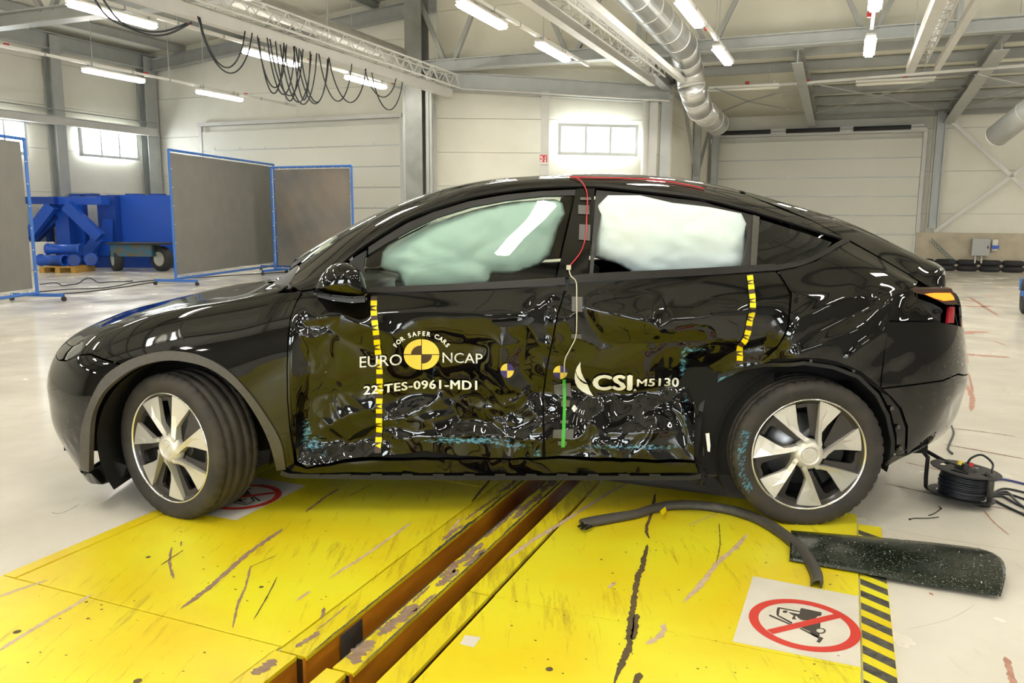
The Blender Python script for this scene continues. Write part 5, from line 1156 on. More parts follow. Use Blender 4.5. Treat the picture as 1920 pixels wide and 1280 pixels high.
cpanel('tailgate', [ts_poly([ts(TS(12) + .055, SR['H']), (1468, 390)] + HATCH[1:] + [(1782, 545), ts(TS(16) + .1, SR['F'] - .06), ts(TS(17), SR['E'] - .05), ts(TM, SR['E'] - .05), ts(TM, SM), ts(tcx(3.37), SM), ts(TS(15) - .095, SR['H'] + .045), ts(TS(14), SR['H'] + .025), ts(TS(13), SR['H'] + .015), ts(TS(12) + .075, SR['H'] + .015)])], M['paint'], mirror=True, sp=.012)
# doors and wing
d1 = cpanel('front_door', [ts_poly([(570, 548), (600, 552), (640, 551), (687, 549), (813, 545), (947, 539), (1062, 532)] + GAPM[1:] + [(940, 863), (860, 858), (800, 850), (700, 862), (577, 872), (556, 866)] + GAPF[::-1][1:-1])], M['paint'], True, sp=.0065, gap=.003)
d2 = cpanel('rear_door', [ts_poly([(1068, 531), (1115, 526), (1312, 515), (1455, 508), (1470, 530), (1482, 552), (1477, 615), (1464, 650), (1440, 672), (1400, 690), (1360, 710), (1334, 736), (1316, 780), (1306, 830), (1304, 868), (1150, 862), (1022, 861)] + GAPM[::-1][1:-1])], M['paint'], True, sp=.0065, gap=.003)
for P_, y_ in (([(153, 886), (176, 884), (192, 908), (181, 907)], -.80), ([(172, 880), (205, 862), (238, 872), (232, 890), (226, 898), (205, 904), (192, 908)], -.76)):
    P3 = [on_y(a, b, y_) for a, b in P_]; bm = B(); va = [bm.verts.new(p) for p in P3]; vb = [bm.verts.new(p + np.array([.0, .5, .02])) for p in P3]; bm.faces.new(va); bm.faces.new(vb[::-1])
    for i in range(len(P3)): bm.faces.new((va[i], va[(i + 1) % len(P3)], vb[(i + 1) % len(P3)], vb[i]))
    bmesh.ops.recalc_face_normals(bm, faces=bm.faces[:]); fin(obj('air_deflector', bm, M['black'], car))
d1['label'] = 'crushed black front door skin'; d2['label'] = 'crushed black rear door skin'
cpanel('sill', [ts_poly([(552, 871), (577, 874), (700, 866), (860, 864), (1020, 864), (1304, 871), (1311, 887), (1000, 888), (700, 887), (545, 883)])], M['paint'], True, sp=.010)
cpanel('rear_wing', [ts_poly([(1458, 508), (1490, 502), (1530, 489), (1560, 470), (1590, 452)] + [(1600, 457), (1660, 490), (1704, 516), (1722, 528), (1712, 546), (1722, 566), (1745, 590), (1760, 602), (1700, 602), (1666, 602), (1660, 660), (1650, 727)] + ARR[::-1][1:9] + [(1441, 684), (1462, 655), (1478, 617), (1484, 552), (1472, 530)])], M['paint'], True, sp=.0085)
cpanel('rear_bumper', [ts_poly([(1664, 604), (1700, 604), (1762, 604), (1790, 609), ts(TS(17), SR['E'] - .055), ts(TM, SR['E'] - .055), ts(TM, SR['D'] - .03), ts(TS(17), SR['D'] - .03), (1797, 700), (1768, 712), (1700, 722), (1653, 727), (1660, 664)])], M['paint'], mirror=True, gap=.0006, flange=.003)
cpanel('rear_bumper_lower', [ts_poly([(1654, 729), (1700, 724), (1768, 714), (1796, 702), ts(TS(17), SR['D'] - .034), ts(TM, SR['D'] - .034), ts(TM, SR['C'] - .03), ts(TS(17), SR['C'] - .03), (1789, 789), (1779, 817), (1739, 848), (1700, 853), (1702, 800), (1690, 765), (1672, 745)])], M['paint'], mirror=True)
cpanel('rear_valance', [ts_poly([(1680, 856), (1739, 850), (1779, 819), (1789, 791), ts(TS(17), SR['C'] - .035), ts(TM, SR['C'] - .035), ts(TM, 0), ts(TS(16), 0), ts(TS(15) + .02, 0), (1672, 884), (1660, 874)])], M['clad'], mirror=True)
# bare rear arch: trim torn off, brackets showing
cpanel('arch_flange', [ts_poly(offset_line([(1324, 790), (1336, 752), (1362, 722), (1402, 702), (1445, 692), (1508, 681), (1564, 689), (1613, 708), (1648, 742), (1668, 782), (1678, 830), (1674, 872)], 9))], M['black'], off=-.012, label='bare black arch flange with clips')
cpanel('torn_arch_flange', [ts_poly([(1303, 790), (1312, 752), (1338, 716), (1372, 700), (1410, 684), (1448, 668), (1458, 682), (1420, 700), (1378, 722), (1348, 746), (1330, 775), (1322, 800)])], M['paint'], True, off=-.016, sp=.006, label='blue scuffed torn edge of the rear wheel arch')
cpanel('arch_bracket', [ts_poly([(1652, 735), (1668, 742), (1688, 768), (1700, 804), (1698, 852), (1682, 856), (1682, 815), (1672, 775)])], M['gloss'], off=-.006)
for (a, b) in [((1672, 765), 7), ((1684, 800), 7), ((1688, 840), 7), ((1600, 695), 5), ((1520, 676), 5)]:
    mm = fin(mesh_on_body('clip', [(a[0] - b / 2, a[1] - b / 2), (a[0] + b / 2, a[1] - b / 2), (a[0] + b / 2, a[1] + b / 2), (a[0] - b / 2, a[1] + b / 2)], [(0, 1, 2, 3)], M['clad'], car, off=.004))
# arch liners, inner shells, floor pan
for cx, sgn in ((0, 1), (2.89, 1)):
    for side in (-1, 1):
        bm = B(); n = 40; r = .405
        for k in range(n):
            a0 = math.pi * (k / n) * 1.26 - .25; a1 = math.pi * ((k + 1) / n) * 1.26 - .25
            p = [(cx + r * math.cos(a), y, .345 + r * math.sin(a)) for a, y in ((a0, side * .86), (a1, side * .86), (a1, side * .5), (a0, side * .5))]
            bm.faces.new([bm.verts.new(q) for q in p])
        bmesh.ops.remove_doubles(bm, verts=bm.verts, dist=1e-5)
        a = [bm.verts.new((cx + r * math.cos(t), side * .52, .345 + r * math.sin(t))) for t in np.linspace(-.25, math.pi * 1.26 - .25, 20)]
        bm.faces.new(a)
        fin(obj('wheel_arch_liner', bm, M['dark'], car, True))
cpanel('inner_shell', [ts_poly([(552, 868), (545, 700), (552, 600), (600, 562), (1060, 540), (1455, 516), (1474, 560), (1468, 640), (1400, 700), (1340, 740), (1312, 868)])], M['dark'], off=-.03, flange=0, sp=.03)
cpanel('inner_shell', [ts_poly([(1440, 690), (1508, 676), (1590, 690), (1655, 735), (1690, 800), (1690, 850), (1740, 840), (1780, 800), (1785, 610), (1700, 530), (1600, 470), (1480, 520), (1476, 640)])], M['dark'], off=-.03, flange=0, sp=.03)
bm = B(); box(bm, (1.45, 0, .25), (1.9, 1.62, .12)); box(bm, (-.55, 0, .34), (.36, 1.15, .22)); box(bm, (3.45, 0, .36), (.30, 1.2, .2)); box(bm, (1.45, 0, .34), (4.0, .9, .2)); box(bm, (-.1, 0, .62), (.75, 1.0, .42)); box(bm, (3.1, 0, .62), (.9, 1.0, .5))
fin(obj('underbody', bm, M['dark'], car))
bm = B()
pp = [(530, 882), (545, 888), (700, 891), (900, 892), (1100, 892), (1290, 892), (1312, 889)]
for (a, b) in zip(pp[:-1], pp[1:]): bar(bm, on_y(*a, -.83), on_y(*b, -.83), .06, .022)
for k in range(12): p = on_y(590 + k * 58, 890, -.87); box(bm, p, (.05, .012, .012))
fin(obj('sill_flange', bm, M['black'], car))
bm = B()
for a, b in [((1305, 872), (1318, 905)), ((1300, 890), (1322, 900)), ((1318, 880), (1306, 902)), ((1290, 880), (1312, 896))]: bar(bm, on_y(*a, -.8), on_y(*b, -.84), .03, .05)
fin(obj('torn_sill_end', bm, M['black'], car))
# splash shield hanging ahead of the rear wheel
def sheet(name, pts, y0, m, parent, bulge=.02, lab=None):
    P = [on_y(a, b, y0 + bulge * math.sin(i * 1.7)) for i, (a, b) in enumerate(pts)]
    bm = B(); v = [bm.verts.new(p) for p in P]; w2 = [bm.verts.new(p + np.array([0, .006, 0])) for p in P]; n = len(P)
    bm.faces.new(v); bm.faces.new(w2[::-1])
    for i in range(n): bm.faces.new((v[i], v[(i + 1) % n], w2[(i + 1) % n], w2[i]))
    bmesh.ops.triangulate(bm, faces=bm.faces[:]); bmesh.ops.recalc_face_normals(bm, faces=bm.faces[:])
    o = fin(obj(name, bm, m, parent))
    if lab: o['label'] = lab
    return o
sheet('splash_shield', [(1325, 752), (1356, 748), (1360, 760), (1355, 790), (1358, 812), (1354, 850), (1340, 852), (1342, 870), (1344, 893), (1322, 892), (1318, 850), (1322, 790)], -.80, M['clad'], car, .012)
sheet('white_label', [(1323, 813), (1330, 812), (1332, 835), (1331, 847), (1327, 846)], -.835, M['white'], car, 0)
# window surrounds
fin(strip('upper_window_trim', DLO, .020, M['trim'], car, off=.006, dented=False)); 
fin(strip('belt_trim', [(640, 548), (687, 545), (813, 541), (947, 535), (1060, 528)], .026, M['trim'], car, off=.010, dented=False))['label'] = 'belt trim of the front door'
fin(strip('belt_trim', [(1068, 527), (1115, 521), (1312, 511), (1454, 502)], .026, M['trim'], car, off=.010, dented=False))['label'] = 'belt trim of the rear door'
fin(strip('quarter_window_trim', [(1452, 503), (1500, 494), (1540, 478), (1566, 462), (1588, 450)], .022, M['trim'], car, off=.006, dented=False))
cpanel('sail_panel', [ts_poly([(612, 547), (630, 515), (667, 480), (688, 468), (682, 497), (684, 543)])], M['black'], dented=False)
cpanel('pillar_cover', [ts_poly([(1080, 353), (1116, 352), (1112, 420), (1102, 519), (1042, 524), (1054, 470), (1068, 410)])], M['gloss'], dented=False)
cpanel('door_frame_front', [ts_poly([(690, 462), (713, 447), (763, 417), (813, 396), (880, 376), (947, 364), (1013, 357), (1080, 354), (1077, 365), (1020, 366), (950, 374), (885, 386), (820, 406), (770, 430), (722, 456), (690, 476)])], M['rubber'], dented=False, gap=0, off=-.004)
FW = [(684, 540), (680, 510), (684, 482), (722, 456), (770, 430), (820, 406), (885, 386), (950, 374), (1020, 366), (1078, 365), (1066, 410), (1052, 470), (1040, 525), (947, 530), (813, 537)]
cpanel('front_door_window', [ts_poly(FW)], M['glass'], dented=False, off=-.01, sp=.05, flange=.004, label='green tinted front door window')
RWO = [(1118, 355), (1209, 363), (1312, 376), (1387, 395), (1420, 404), (1410, 501), (1297, 510), (1200, 516), (1104, 521)]
RWI = [(1132, 380), (1148, 371), (1190, 370), (1225, 379), (1258, 391), (1300, 394), (1340, 397), (1375, 402), (1395, 415), (1402, 440), (1397, 475), (1391, 503), (1297, 509), (1200, 515), (1112, 519), (1117, 460)]
cpanel('rear_window_frame', [ts_poly(RWO), ts_poly(RWI)], M['rubber'], dented=False, gap=.001, off=-.004, flange=.03, label='empty rubber frame of the rear door window')
cpanel('quarter_divider', [ts_poly([(1412, 403), (1424, 407), (1418, 500), (1407, 501)])], M['clad'], dented=False, gap=0, off=.002)
cpanel('quarter_window', [ts_poly([(1424, 409), (1470, 423), (1520, 439), (1562, 453), (1548, 470), (1520, 483), (1485, 493), (1418, 499)])], M['roofglass'], dented=False, off=-.004, sp=.03)
# lamps
cpanel('charge_port', [ts_poly([(1714, 548), (1732, 552), (1760, 562), (1778, 572), (1778, 600), (1762, 601), (1745, 588), (1724, 566)])], M['black'], off=-.035)
cpanel('red_tail_lamp', [ts_poly([(1780, 574), (1791, 575), (1789, 606), (1777, 606)])], M['redlens'])
for x, y in ((1750, 582), (1758, 582)):
    bm = B(); p = on_y(x, y, -.74); tube(bm, [p + np.array([0, -.03, 0]), p + np.array([0, .02, 0])], .009, 14); fin(obj('charge_contact', bm, M['dark'], car, True))
bm = B()
for yy, sc in ((-.86, 1), (-.84, 1)): pass
fl = [(1690, 543), (1720, 541), (1784, 541), (1790, 552), (1796, 571), (1775, 571), (1758, 563), (1735, 553)]
P = [on_y(a, b, -.80 + .0006 * (a - 1690) * .9 - (.035 if i in (0, 1) else 0) * 0) for i, (a, b) in enumerate(fl)]
v = [bm.verts.new(p) for p in P]; v2 = [bm.verts.new(p + np.array([-.0, .035, .004])) for p in P]; bm.faces.new(v); bm.faces.new(v2[::-1])
for i in range(len(P)): bm.faces.new((v[i], v[(i + 1) % len(P)], v2[(i + 1) % len(P)], v2[i]))
bmesh.ops.recalc_face_normals(bm, faces=bm.faces[:]); o = obj('charge_port_flap', bm, M['brown'], car); fin(o)
bm = B(); fl = [(1734, 551), (1750, 549), (1782, 549), (1788, 556), (1790, 562), (1770, 564), (1752, 559)]
P = [on_y(a, b, -.80 + .0006 * (a - 1690) * .9 - .004) for a, b in fl]; bm.faces.new([bm.verts.new(p) for p in P]); bmesh.ops.recalc_face_normals(bm, faces=bm.faces[:])
o = fin(obj('indicator_lamp', bm, M['amber'], car)); o['label'] = 'glowing amber indicator lamp'
# fender side camera vent
cpanel('fender_badge', [ts_poly([(448, 644), (470, 638), (515, 636), (505, 645), (480, 655), (468, 662)])], M['gloss'], off=.004)
# door handles
def handle(pts, y, nm):
    P = [on_y(a, b, y) for a, b in pts]; bm = B(); v = [bm.verts.new(p + np.array([0, -.02, 0])) for p in P]; v2 = [bm.verts.new(p + np.array([0, .03, 0])) for p in P]
    bm.faces.new(v); bm.faces.new(v2[::-1]); n = len(P)
    for i in range(n): bm.faces.new((v[i], v[(i + 1) % n], v2[(i + 1) % n], v2[i]))
    bmesh.ops.recalc_face_normals(bm, faces=bm.faces[:]); bmesh.ops.bevel(bm, geom=bm.edges[:], offset=.003, segments=2, affect='EDGES')
    o = fin(obj('door_handle', bm, M['gloss'], car)); o['label'] = nm
handle([(921, 603), (975, 600), (996, 592), (1003, 598), (990, 608), (940, 613)], -.975, 'bent front door handle')
handle([(1331, 586), (1380, 583), (1412, 578), (1418, 582), (1390, 590), (1340, 592)], -.955, 'gloss black rear door handle')
# far side, undented
fs = [ts_poly(HOODSEAM + [(1062, 532), (1455, 508), (1530, 489), (1590, 452), (1600, 457), (1704, 516), (1748, 541), (1782, 545), (1788, 700), (1700, 722), (1653, 727)] + ARR[::-1][1:] + [(1318, 775), (1306, 868), (1311, 887), (545, 883)] + ARO[::-1][:36] + [(227, 682), (193, 672), (152, 664)])]
cpanel('far_side_body', fs, M['paint'], dented=False, far=True, sp=.05)
cpanel('far_roof_rail', [ts_poly([(562, 545), (590, 541)] + DLO[1:] + [(1600, 455), (1523, 414), (1466, 393)] + [ts(TS(12) + .05, SR['H'] - .004), ts(TS(11), SR['H'] - .004), ts(TS(10), SR['H'] - .004), ts(TS(9) - .08, SR['H'] + .014), ts(TS(8), SR['H']), ts(TS(7) + .02, SR['H'] - .105), (541, 532)])], M['black'], dented=False, far=True, sp=.03)
cpanel('far_pillar', [ts_poly([(1080, 351), (1120, 351), (1104, 521), (1040, 526)])], M['black'], dented=False, far=True, sp=.03)
cpanel('far_window', [ts_poly(FW)], M['glass'], dented=False, far=True, sp=.08, off=-.01, flange=0)
cpanel('far_window', [ts_poly([(1120, 360), (1209, 360), (1312, 374), (1387, 393), (1520, 439), (1562, 453), (1485, 493), (1104, 519)])], M['privacy'], dented=False, far=True, sp=.08, off=-.01, flange=0)
# ---- interior
M['seat'] = mat('white_seat_leatherette', (.02, .02, .022), .6)
bm = B(); box(bm, (1.75, 0, .42), (2.6, 1.5, .10)); box(bm, (1.6, -.80, .62), (2.3, .02, .82)); box(bm, (1.6, .80, .62), (2.3, .02, .82)); box(bm, (3.0, 0, .85), (.7, 1.4, .4))
fin(obj('cabin_trim', bm, M['dark'], car))
bm = B(); box(bm, (.72, 0, .98), (.34, 1.46, .16)); bmesh.ops.bevel(bm, geom=bm.edges[:], offset=.04, segments=3, affect='EDGES'); fin(obj('dashboard', bm, M['black'], car, True))
bm = B(); box(bm, (.50, 0, .95), (.30, 1.36, .10)); fin(obj('dashboard_top', bm, M['black'], car))
bm = B(); Mx = Matrix.Translation((1.02, -.38, .92)) @ Matrix.Rotation(math.radians(65), 4, 'Y')
for k in range(32):
    a0 = 2 * math.pi * k / 32; a1 = 2 * math.pi * (k + 1) / 32; bar(bm, Mx @ Vector((.17 * math.cos(a0), .17 * math.sin(a0), 0)), Mx @ Vector((.17 * math.cos(a1), .17 * math.sin(a1), 0)), .03)
bar(bm, Mx @ Vector((-.16, 0, 0)), Mx @ Vector((.16, 0, 0)), .05, .02); fin(obj('steering_wheel', bm, M['black'], car))
for y in (-.38, .38):
    bm = B(); box(bm, (1.5, y, .55), (.52, .5, .18)); bar(bm, (1.74, y, .58), (1.92, y, 1.18), .14, .48, up=(0, 1, 0)); bar(bm, (1.94, y, 1.24), (1.98, y, 1.40), .1, .26, up=(0, 1, 0))
    bmesh.ops.bevel(bm, geom=bm.edges[:], offset=.035, segments=3, affect='EDGES'); fin(obj('front_seat', bm, M['seat'], car, True))
bm = B(); box(bm, (2.55, 0, .6), (.5, 1.3, .18)); bar(bm, (2.78, 0, .62), (2.95, 0, 1.1), .12, 1.3, up=(0, 1, 0)); fin(obj('rear_seat', bm, M['seat'], car))
def airbag(outline, y, m, name, lab, seed, depth=.07):
    P = np.array(outline, float); c = P.mean(0); sp = 7.
    E_ = dens(outline, 9); V = [tuple(p) for p in E_]; E = [(i, (i + 1) % len(V)) for i in range(len(V))]
    gx, gy = np.meshgrid(np.arange(P[:, 0].min(), P[:, 0].max(), sp), np.arange(P[:, 1].min(), P[:, 1].max(), sp)); gx = gx.ravel(); gy = gy.ravel()
    d = seg_d(gx, gy, V + [V[0]]); k = inside(gx, gy, V) & (d > 3); V += list(zip(gx[k], gy[k]))
    r = delaunay_2d_cdt([Vector(p) for p in V], E, [], 0, 1e-7); ov = np.array([(p[0], p[1]) for p in r[0]]); F = np.array([f for f in r[2] if len(f) == 3])
    F = F[inside(*ov[F].mean(1).T, E_)]; d = seg_d(ov[:, 0], ov[:, 1], E_ + [E_[0]])
    u, v = ov.T; wx = perlin(u / 80, v / 80, seed) * 50
    h = depth * (1 - np.exp(-d / 26)) + .040 * np.abs(perlin((u + wx) / 80, (v - u * .25) / 42, seed + 1)) * np.minimum(d / 12, 1) + .018 * np.abs(perlin((u + wx) / 26, (v + u * .3) / 16, seed + 2)) * np.exp(-d / 40) * np.minimum(d / 6, 1)
    vs = [on_y(a, b, y - hh) for (a, b), hh in zip(ov, h)]; vb = [on_y(a, b, y + hh * .6) for (a, b), hh in zip(ov, h)]; n = len(vs)
    fs = [tuple(f) for f in F] + [tuple(n + i for i in f[::-1]) for f in F]
    o = pydata(name, vs + vb, fs, m, car, True); bm = bmesh.new(); bm.from_mesh(o.data); bmesh.ops.remove_doubles(bm, verts=bm.verts, dist=1e-4); bmesh.ops.recalc_face_normals(bm, faces=bm.faces[:]); bm.to_mesh(o.data); bm.free()
    fin(o); o['label'] = lab; return o
airbag([(713, 500), (717, 472), (727, 460), (767, 440), (800, 423), (850, 405), (893, 392), (930, 384), (963, 378), (1040, 373), (1055, 380), (1060, 400), (1047, 427), (1040, 453), (1030, 480), (1010, 497), (960, 513), (923, 513), (913, 535), (830, 540), (757, 538), (747, 513), (725, 508)], -.64, M['bag'], 'curtain_airbag', 'pale green curtain airbag behind the front door glass', 11)
airbag([(1122, 384), (1140, 366), (1200, 366), (1260, 380), (1330, 388), (1390, 400), (1402, 425), (1402, 470), (1398, 512), (1297, 518), (1221, 520), (1190, 512), (1161, 496), (1112, 482), (1112, 440)], -.70, M['bagw'], 'curtain_airbag', 'pale white curtain airbag bulging in the open rear window', 21, .06)
# ---- mirror
mo = [(590, 543), (600, 520), (616, 500), (636, 492), (655, 494), (672, 504), (682, 520), (688, 553), (660, 556), (620, 551)]
bm = B(); rings = []; c = np.mean(mo, 0)
mo2 = [tuple(p) for p in smooth_path(mo + [mo[0]], 4)[:-1]]
for y, k in ((-.93, .35), (-.935, .8), (-.95, .94), (-.99, 1.0), (-1.03, .97), (-1.07, .84), (-1.09, .62), (-1.10, .3)):
    rings.append([bm.verts.new(on_y(c[0] + (a - c[0]) * k, c[1] + (b - c[1]) * k + (1 - k) * 6, y)) for a, b in mo2])
for a, b in zip(rings[:-1], rings[1:]):
    for i in range(len(a)): bm.faces.new((a[i], a[(i + 1) % len(a)], b[(i + 1) % len(a)], b[i]))
bm.faces.new(rings[0][::-1]); bm.faces.new(rings[-1]); bmesh.ops.recalc_face_normals(bm, faces=bm.faces[:])
mir = fin(obj('wing_mirror', bm, M['paint'], car, True))
bm = B(); P = [(585, 547), (620, 552), (660, 556), (688, 554), (688, 566), (660, 568), (625, 564), (592, 556)]
a = [bm.verts.new(on_y(x, y, -1.06)) for x, y in P]; b = [bm.verts.new(on_y(x, y, -.90)) for x, y in P]; bm.faces.new(a); bm.faces.new(b[::-1])
for i in range(len(P)): bm.faces.new((a[i], a[(i + 1) % len(P)], b[(i + 1) % len(P)], b[i]))
bmesh.ops.recalc_face_normals(bm, faces=bm.faces[:]); bmesh.ops.bevel(bm, geom=bm.edges[:], offset=.008, segments=2, affect='EDGES')
o = obj('mirror_base', bm, M['gloss'], mir); o.matrix_parent_inverse = Matrix.Identity(4)
# ---- wheels
def pol(r, a, z=0.): return Vector((r * math.cos(math.radians(a)), r * math.sin(math.radians(a)), z))
def make_wheel(x, y, steer, R=.347, lab='', rot=0.):
    # local frame: Z of the wheel = outward (-y of the car)
    F = Matrix.Translation((x, y, .345)) @ Matrix.Rotation(math.radians(steer), 4, 'Z') @ Matrix(((1, 0, 0, 0), (0, 0, -1, 0), (0, 1, 0, 0), (0, 0, 0, 1)))
    F = F @ Matrix.Rotation(math.radians(rot), 4, 'Z')
    root = bpy.data.objects.new('wheel', None); COL.objects.link(root); root.parent = car; fin(root); root['label'] = lab
    Rr = .262
    bm = B(); n = 180
    prof = [(.235, -.10), (.262, -.115), (.30, -.125), (.325, -.122), (.338, -.112), (.3445, -.100)]
    grooves = (-.075, -.028, .028, .075)
    zs = [-.1]
    for g in grooves: prof += [(R, g - .0055), (R - .008, g - .004), (R - .008, g + .004), (R, g + .0055)]
    prof += [(.3445, .100), (.338, .112), (.325, .122), (.30, .1255), (.275, .119), (.262, .112), (.255, .10), (.235, .09)]
    rg = []
    for r, h in prof:
        ring = []
        for k in range(n):
            a = 2 * math.pi * k / n; rr = r
            if (k % 4 == 0) and r > .335 and (abs(h) > .079): rr -= .006
            if r > R - .001 and (k % 6 == 0) and .03 < abs(h) < .072: rr -= .003
            ring.append(bm.verts.new(F @ Vector((rr * math.cos(a), rr * math.sin(a), h))))
        rg.append(ring)
    for i in range(len(rg) - 1):
        for k in range(n): bm.faces.new((rg[i][k], rg[i][(k + 1) % n], rg[i + 1][(k + 1) % n], rg[i + 1][k]))
    bmesh.ops.recalc_face_normals(bm, faces=bm.faces[:])
    ty = obj('tyre', bm, M['tyre'], root, True)
    bm = B(); lathe(bm, [(.255, -.09), (.24, -.08), (.225, -.02), (.225, .03), (.245, .07), (.258, .09), (.262, .106), (.257, .110), (.250, .104), (.236, .09)], 96, F); obj('rim', bm, M['gun'], root, True)
    bm = B(); lathe(bm, [(.2635, .106), (.2625, .1125), (.2575, .1140), (.2535, .108)], 128, F); obj('rim_lip', bm, M['bright'], root, True)
    bm = B(); lathe(bm, [(.0, .0), (.17, .0), (.172, -.02), (.0, -.02)], 64, F); obj('brake_disc', bm, M['disc'], root, True)
    bm = B(); prism(bm, [(.07 * math.cos(a), .07 * math.sin(a)) for a in np.linspace(-1, 1, 8)] + [(.19 * math.cos(a), .19 * math.sin(a)) for a in np.linspace(1, -1, 10)], -.03, .03, F); obj('brake_caliper', bm, M['black'], root)
    bm = B(); lathe(bm, [(.0, -.05), (.24, -.05), (.24, -.06)], 48, F); obj('hub_backing', bm, M['dark'], root)
    z0 = .102
    bl = [(.965, 13.5, .004), (.62, 9.5, .012), (.42, 4.5, .016), (.27, -7, .020), (.2, -20, .020), (.2, -34, .020), (.285, -27, .016), (.335, -15, .010), (.45, -5.5, .004), (.60, -8., -.001), (.76, -10.8, -.003), (.965, -12.8, -.005), (.985, 0, -.002)]
    spoke_mesh = []
    for k in range(7):
        c0 = 68 + k * 360 / 7
        bm = B(); top = [bm.verts.new(F @ pol(r * Rr, c0 + a, z0 + z)) for r, a, z in bl]; bot = [bm.verts.new(F @ pol(r * Rr, c0 + a, z0 - .022)) for r, a, z in bl]
        cvs = [bm.verts.new(F @ pol(r * Rr, c0 + a, z0 + z)) for r, a, z in ((.84, 2, .0005), (.62, 3, .004), (.45, 0.5, .010))]
        loop = [((0, 12), 0), ]
        N_ = len(bl)
        # fan the face over three inner points so that it breaks along a ridge
        A_, B2, C2 = cvs
        for f in [(top[12], top[0], A_), (top[0], top[1], A_), (A_, top[1], B2), (top[1], top[2], B2), (B2, top[2], C2), (top[2], top[3], C2), (C2, top[3], top[7]), (top[3], top[6], top[7]), (top[3], top[4], top[6]), (top[4], top[5], top[6]), (C2, top[7], top[8]), (B2, C2, top[8]), (B2, top[8], top[9]), (B2, top[9], top[10]), (A_, B2, top[10]), (A_, top[10], top[11]), (A_, top[11], top[12])]:
            bm.faces.new(f)
        for i in range(N_): bm.faces.new((top[i], bot[i], bot[(i + 1) % N_], top[(i + 1) % N_]))
        bmesh.ops.recalc_face_normals(bm, faces=bm.faces[:]); obj('spoke', bm, M['silver'], root)
        bm = B(); P = [(.95, 13.5), (.6, 9.5), (.42, 5), (.33, 3), (.33, 16), (.42, 17), (.6, 20), (.80, 22), (.84, 26), (.84, 37), (.95, 38.0), (.95, 25)]
        v = [bm.verts.new(F @ pol(r * Rr, c0 + a, z0 - .012 - .006 * (1 - r))) for r, a in P]; v2 = [bm.verts.new(F @ pol(r * Rr, c0 + a, z0 - .03)) for r, a in P]
        bm.faces.new(v)
        for i in range(len(P)): bm.faces.new((v[i], v2[i], v2[(i + 1) % len(P)], v[(i + 1) % len(P)]))
        bmesh.ops.triangulate(bm, faces=bm.faces[:]); bmesh.ops.recalc_face_normals(bm, faces=bm.faces[:]); obj('spoke_insert', bm, M['gun'], root)
    bm = B(); lathe(bm, [(0, z0 + .020), (.036, z0 + .020), (.040, z0 + .026), (.044, z0 + .026), (.056, z0 + .020), (.068, z0 + .008), (.072, z0 - .02)], 48, F); obj('hub_ring', bm, M['silver'], root, True)
    bm = B(); lathe(bm, [(0, z0 + .023), (.033, z0 + .023), (.036, z0 + .021)], 40, F)
    for a in range(4): bar(bm, F @ pol(.004, a * 90 + 45, z0 + .0235), F @ pol(.031, a * 90 + 45, z0 + .0235), .003, .0015)
    obj('centre_cap', bm, M['silver'], root)
    return root, ty, F
w1, ty1, F1 = make_wheel(0, -.80, -28, lab='front wheel turned inwards with worn tread')
w2, ty2, F2 = make_wheel(2.89, -.815, 0, lab='rear wheel with blue paint scuffs on the tyre')
w3, _, _ = make_wheel(0, .80, 152, lab='far front wheel'); w4, _, _ = make_wheel(2.89, .815, 180, lab='far rear wheel')
# blue paint scraped on to the rear tyre wall
bm = B(); rr = random.Random(4)
for k in range(150):
    a = rr.uniform(158, 212); r = rr.uniform(.292, .325); l = rr.uniform(.004, .018); da = rr.uniform(-.6, .6)
    h = .1262 if r < .312 else .1262 - (r - .312) * .25
    p = pol(r, a, h + .0006); q = pol(r + l * .5, a + math.degrees(l / r) * .6, h + .0006 - max(0, (r + l * .5 - .312)) * .2)
    bar(bm, F2 @ p, F2 @ q, .0016 + rr.random() * .002, .0008, up=(0, 1, 0))
M['bluescuff'] = mat('blue_paint_transfer', (.10, .28, .40), .6)
o = obj('paint_transfer', bm, M['bluescuff'], w2); o['kind'] = 'stuff'
# raised maker's lettering on the tyre wall
def text_mesh(txt, size=1., bold=0.0, shear=0., space=1., res=3):
    cu = bpy.data.curves.new('t', 'FONT'); cu.body = txt; cu.size = size; cu.offset = bold; cu.shear = shear; cu.space_character = space; cu.resolution_u = res; cu.fill_mode = 'FRONT'
    o = bpy.data.objects.new('t', cu); COL.objects.link(o); bpy.context.view_layer.update()
    dg = bpy.context.evaluated_depsgraph_get(); me = bpy.data.meshes.new_from_object(o.evaluated_get(dg))
    vs = [tuple(v.co[:2]) for v in me.vertices]; fs = [tuple(p.vertices) for p in me.polygons]
    bpy.data.objects.remove(o); bpy.data.curves.remove(cu); bpy.data.meshes.remove(me)
    return np.array(vs), fs
vs, fs_ = text_mesh('HANKOOK', .034, .0006, 0, 1.05); W = vs[:, 0].max()
pts = []
for x, y in vs: a = 104 - math.degrees((x - W / 2) / .298); r = .286 + y; pts.append(F2 @ pol(r, a, .1272 if r < .305 else .1265))
o = pydata('tyre_lettering', pts, fs_, mat('tyre_lettering_rubber', (.012, .011, .010), .35), w2)
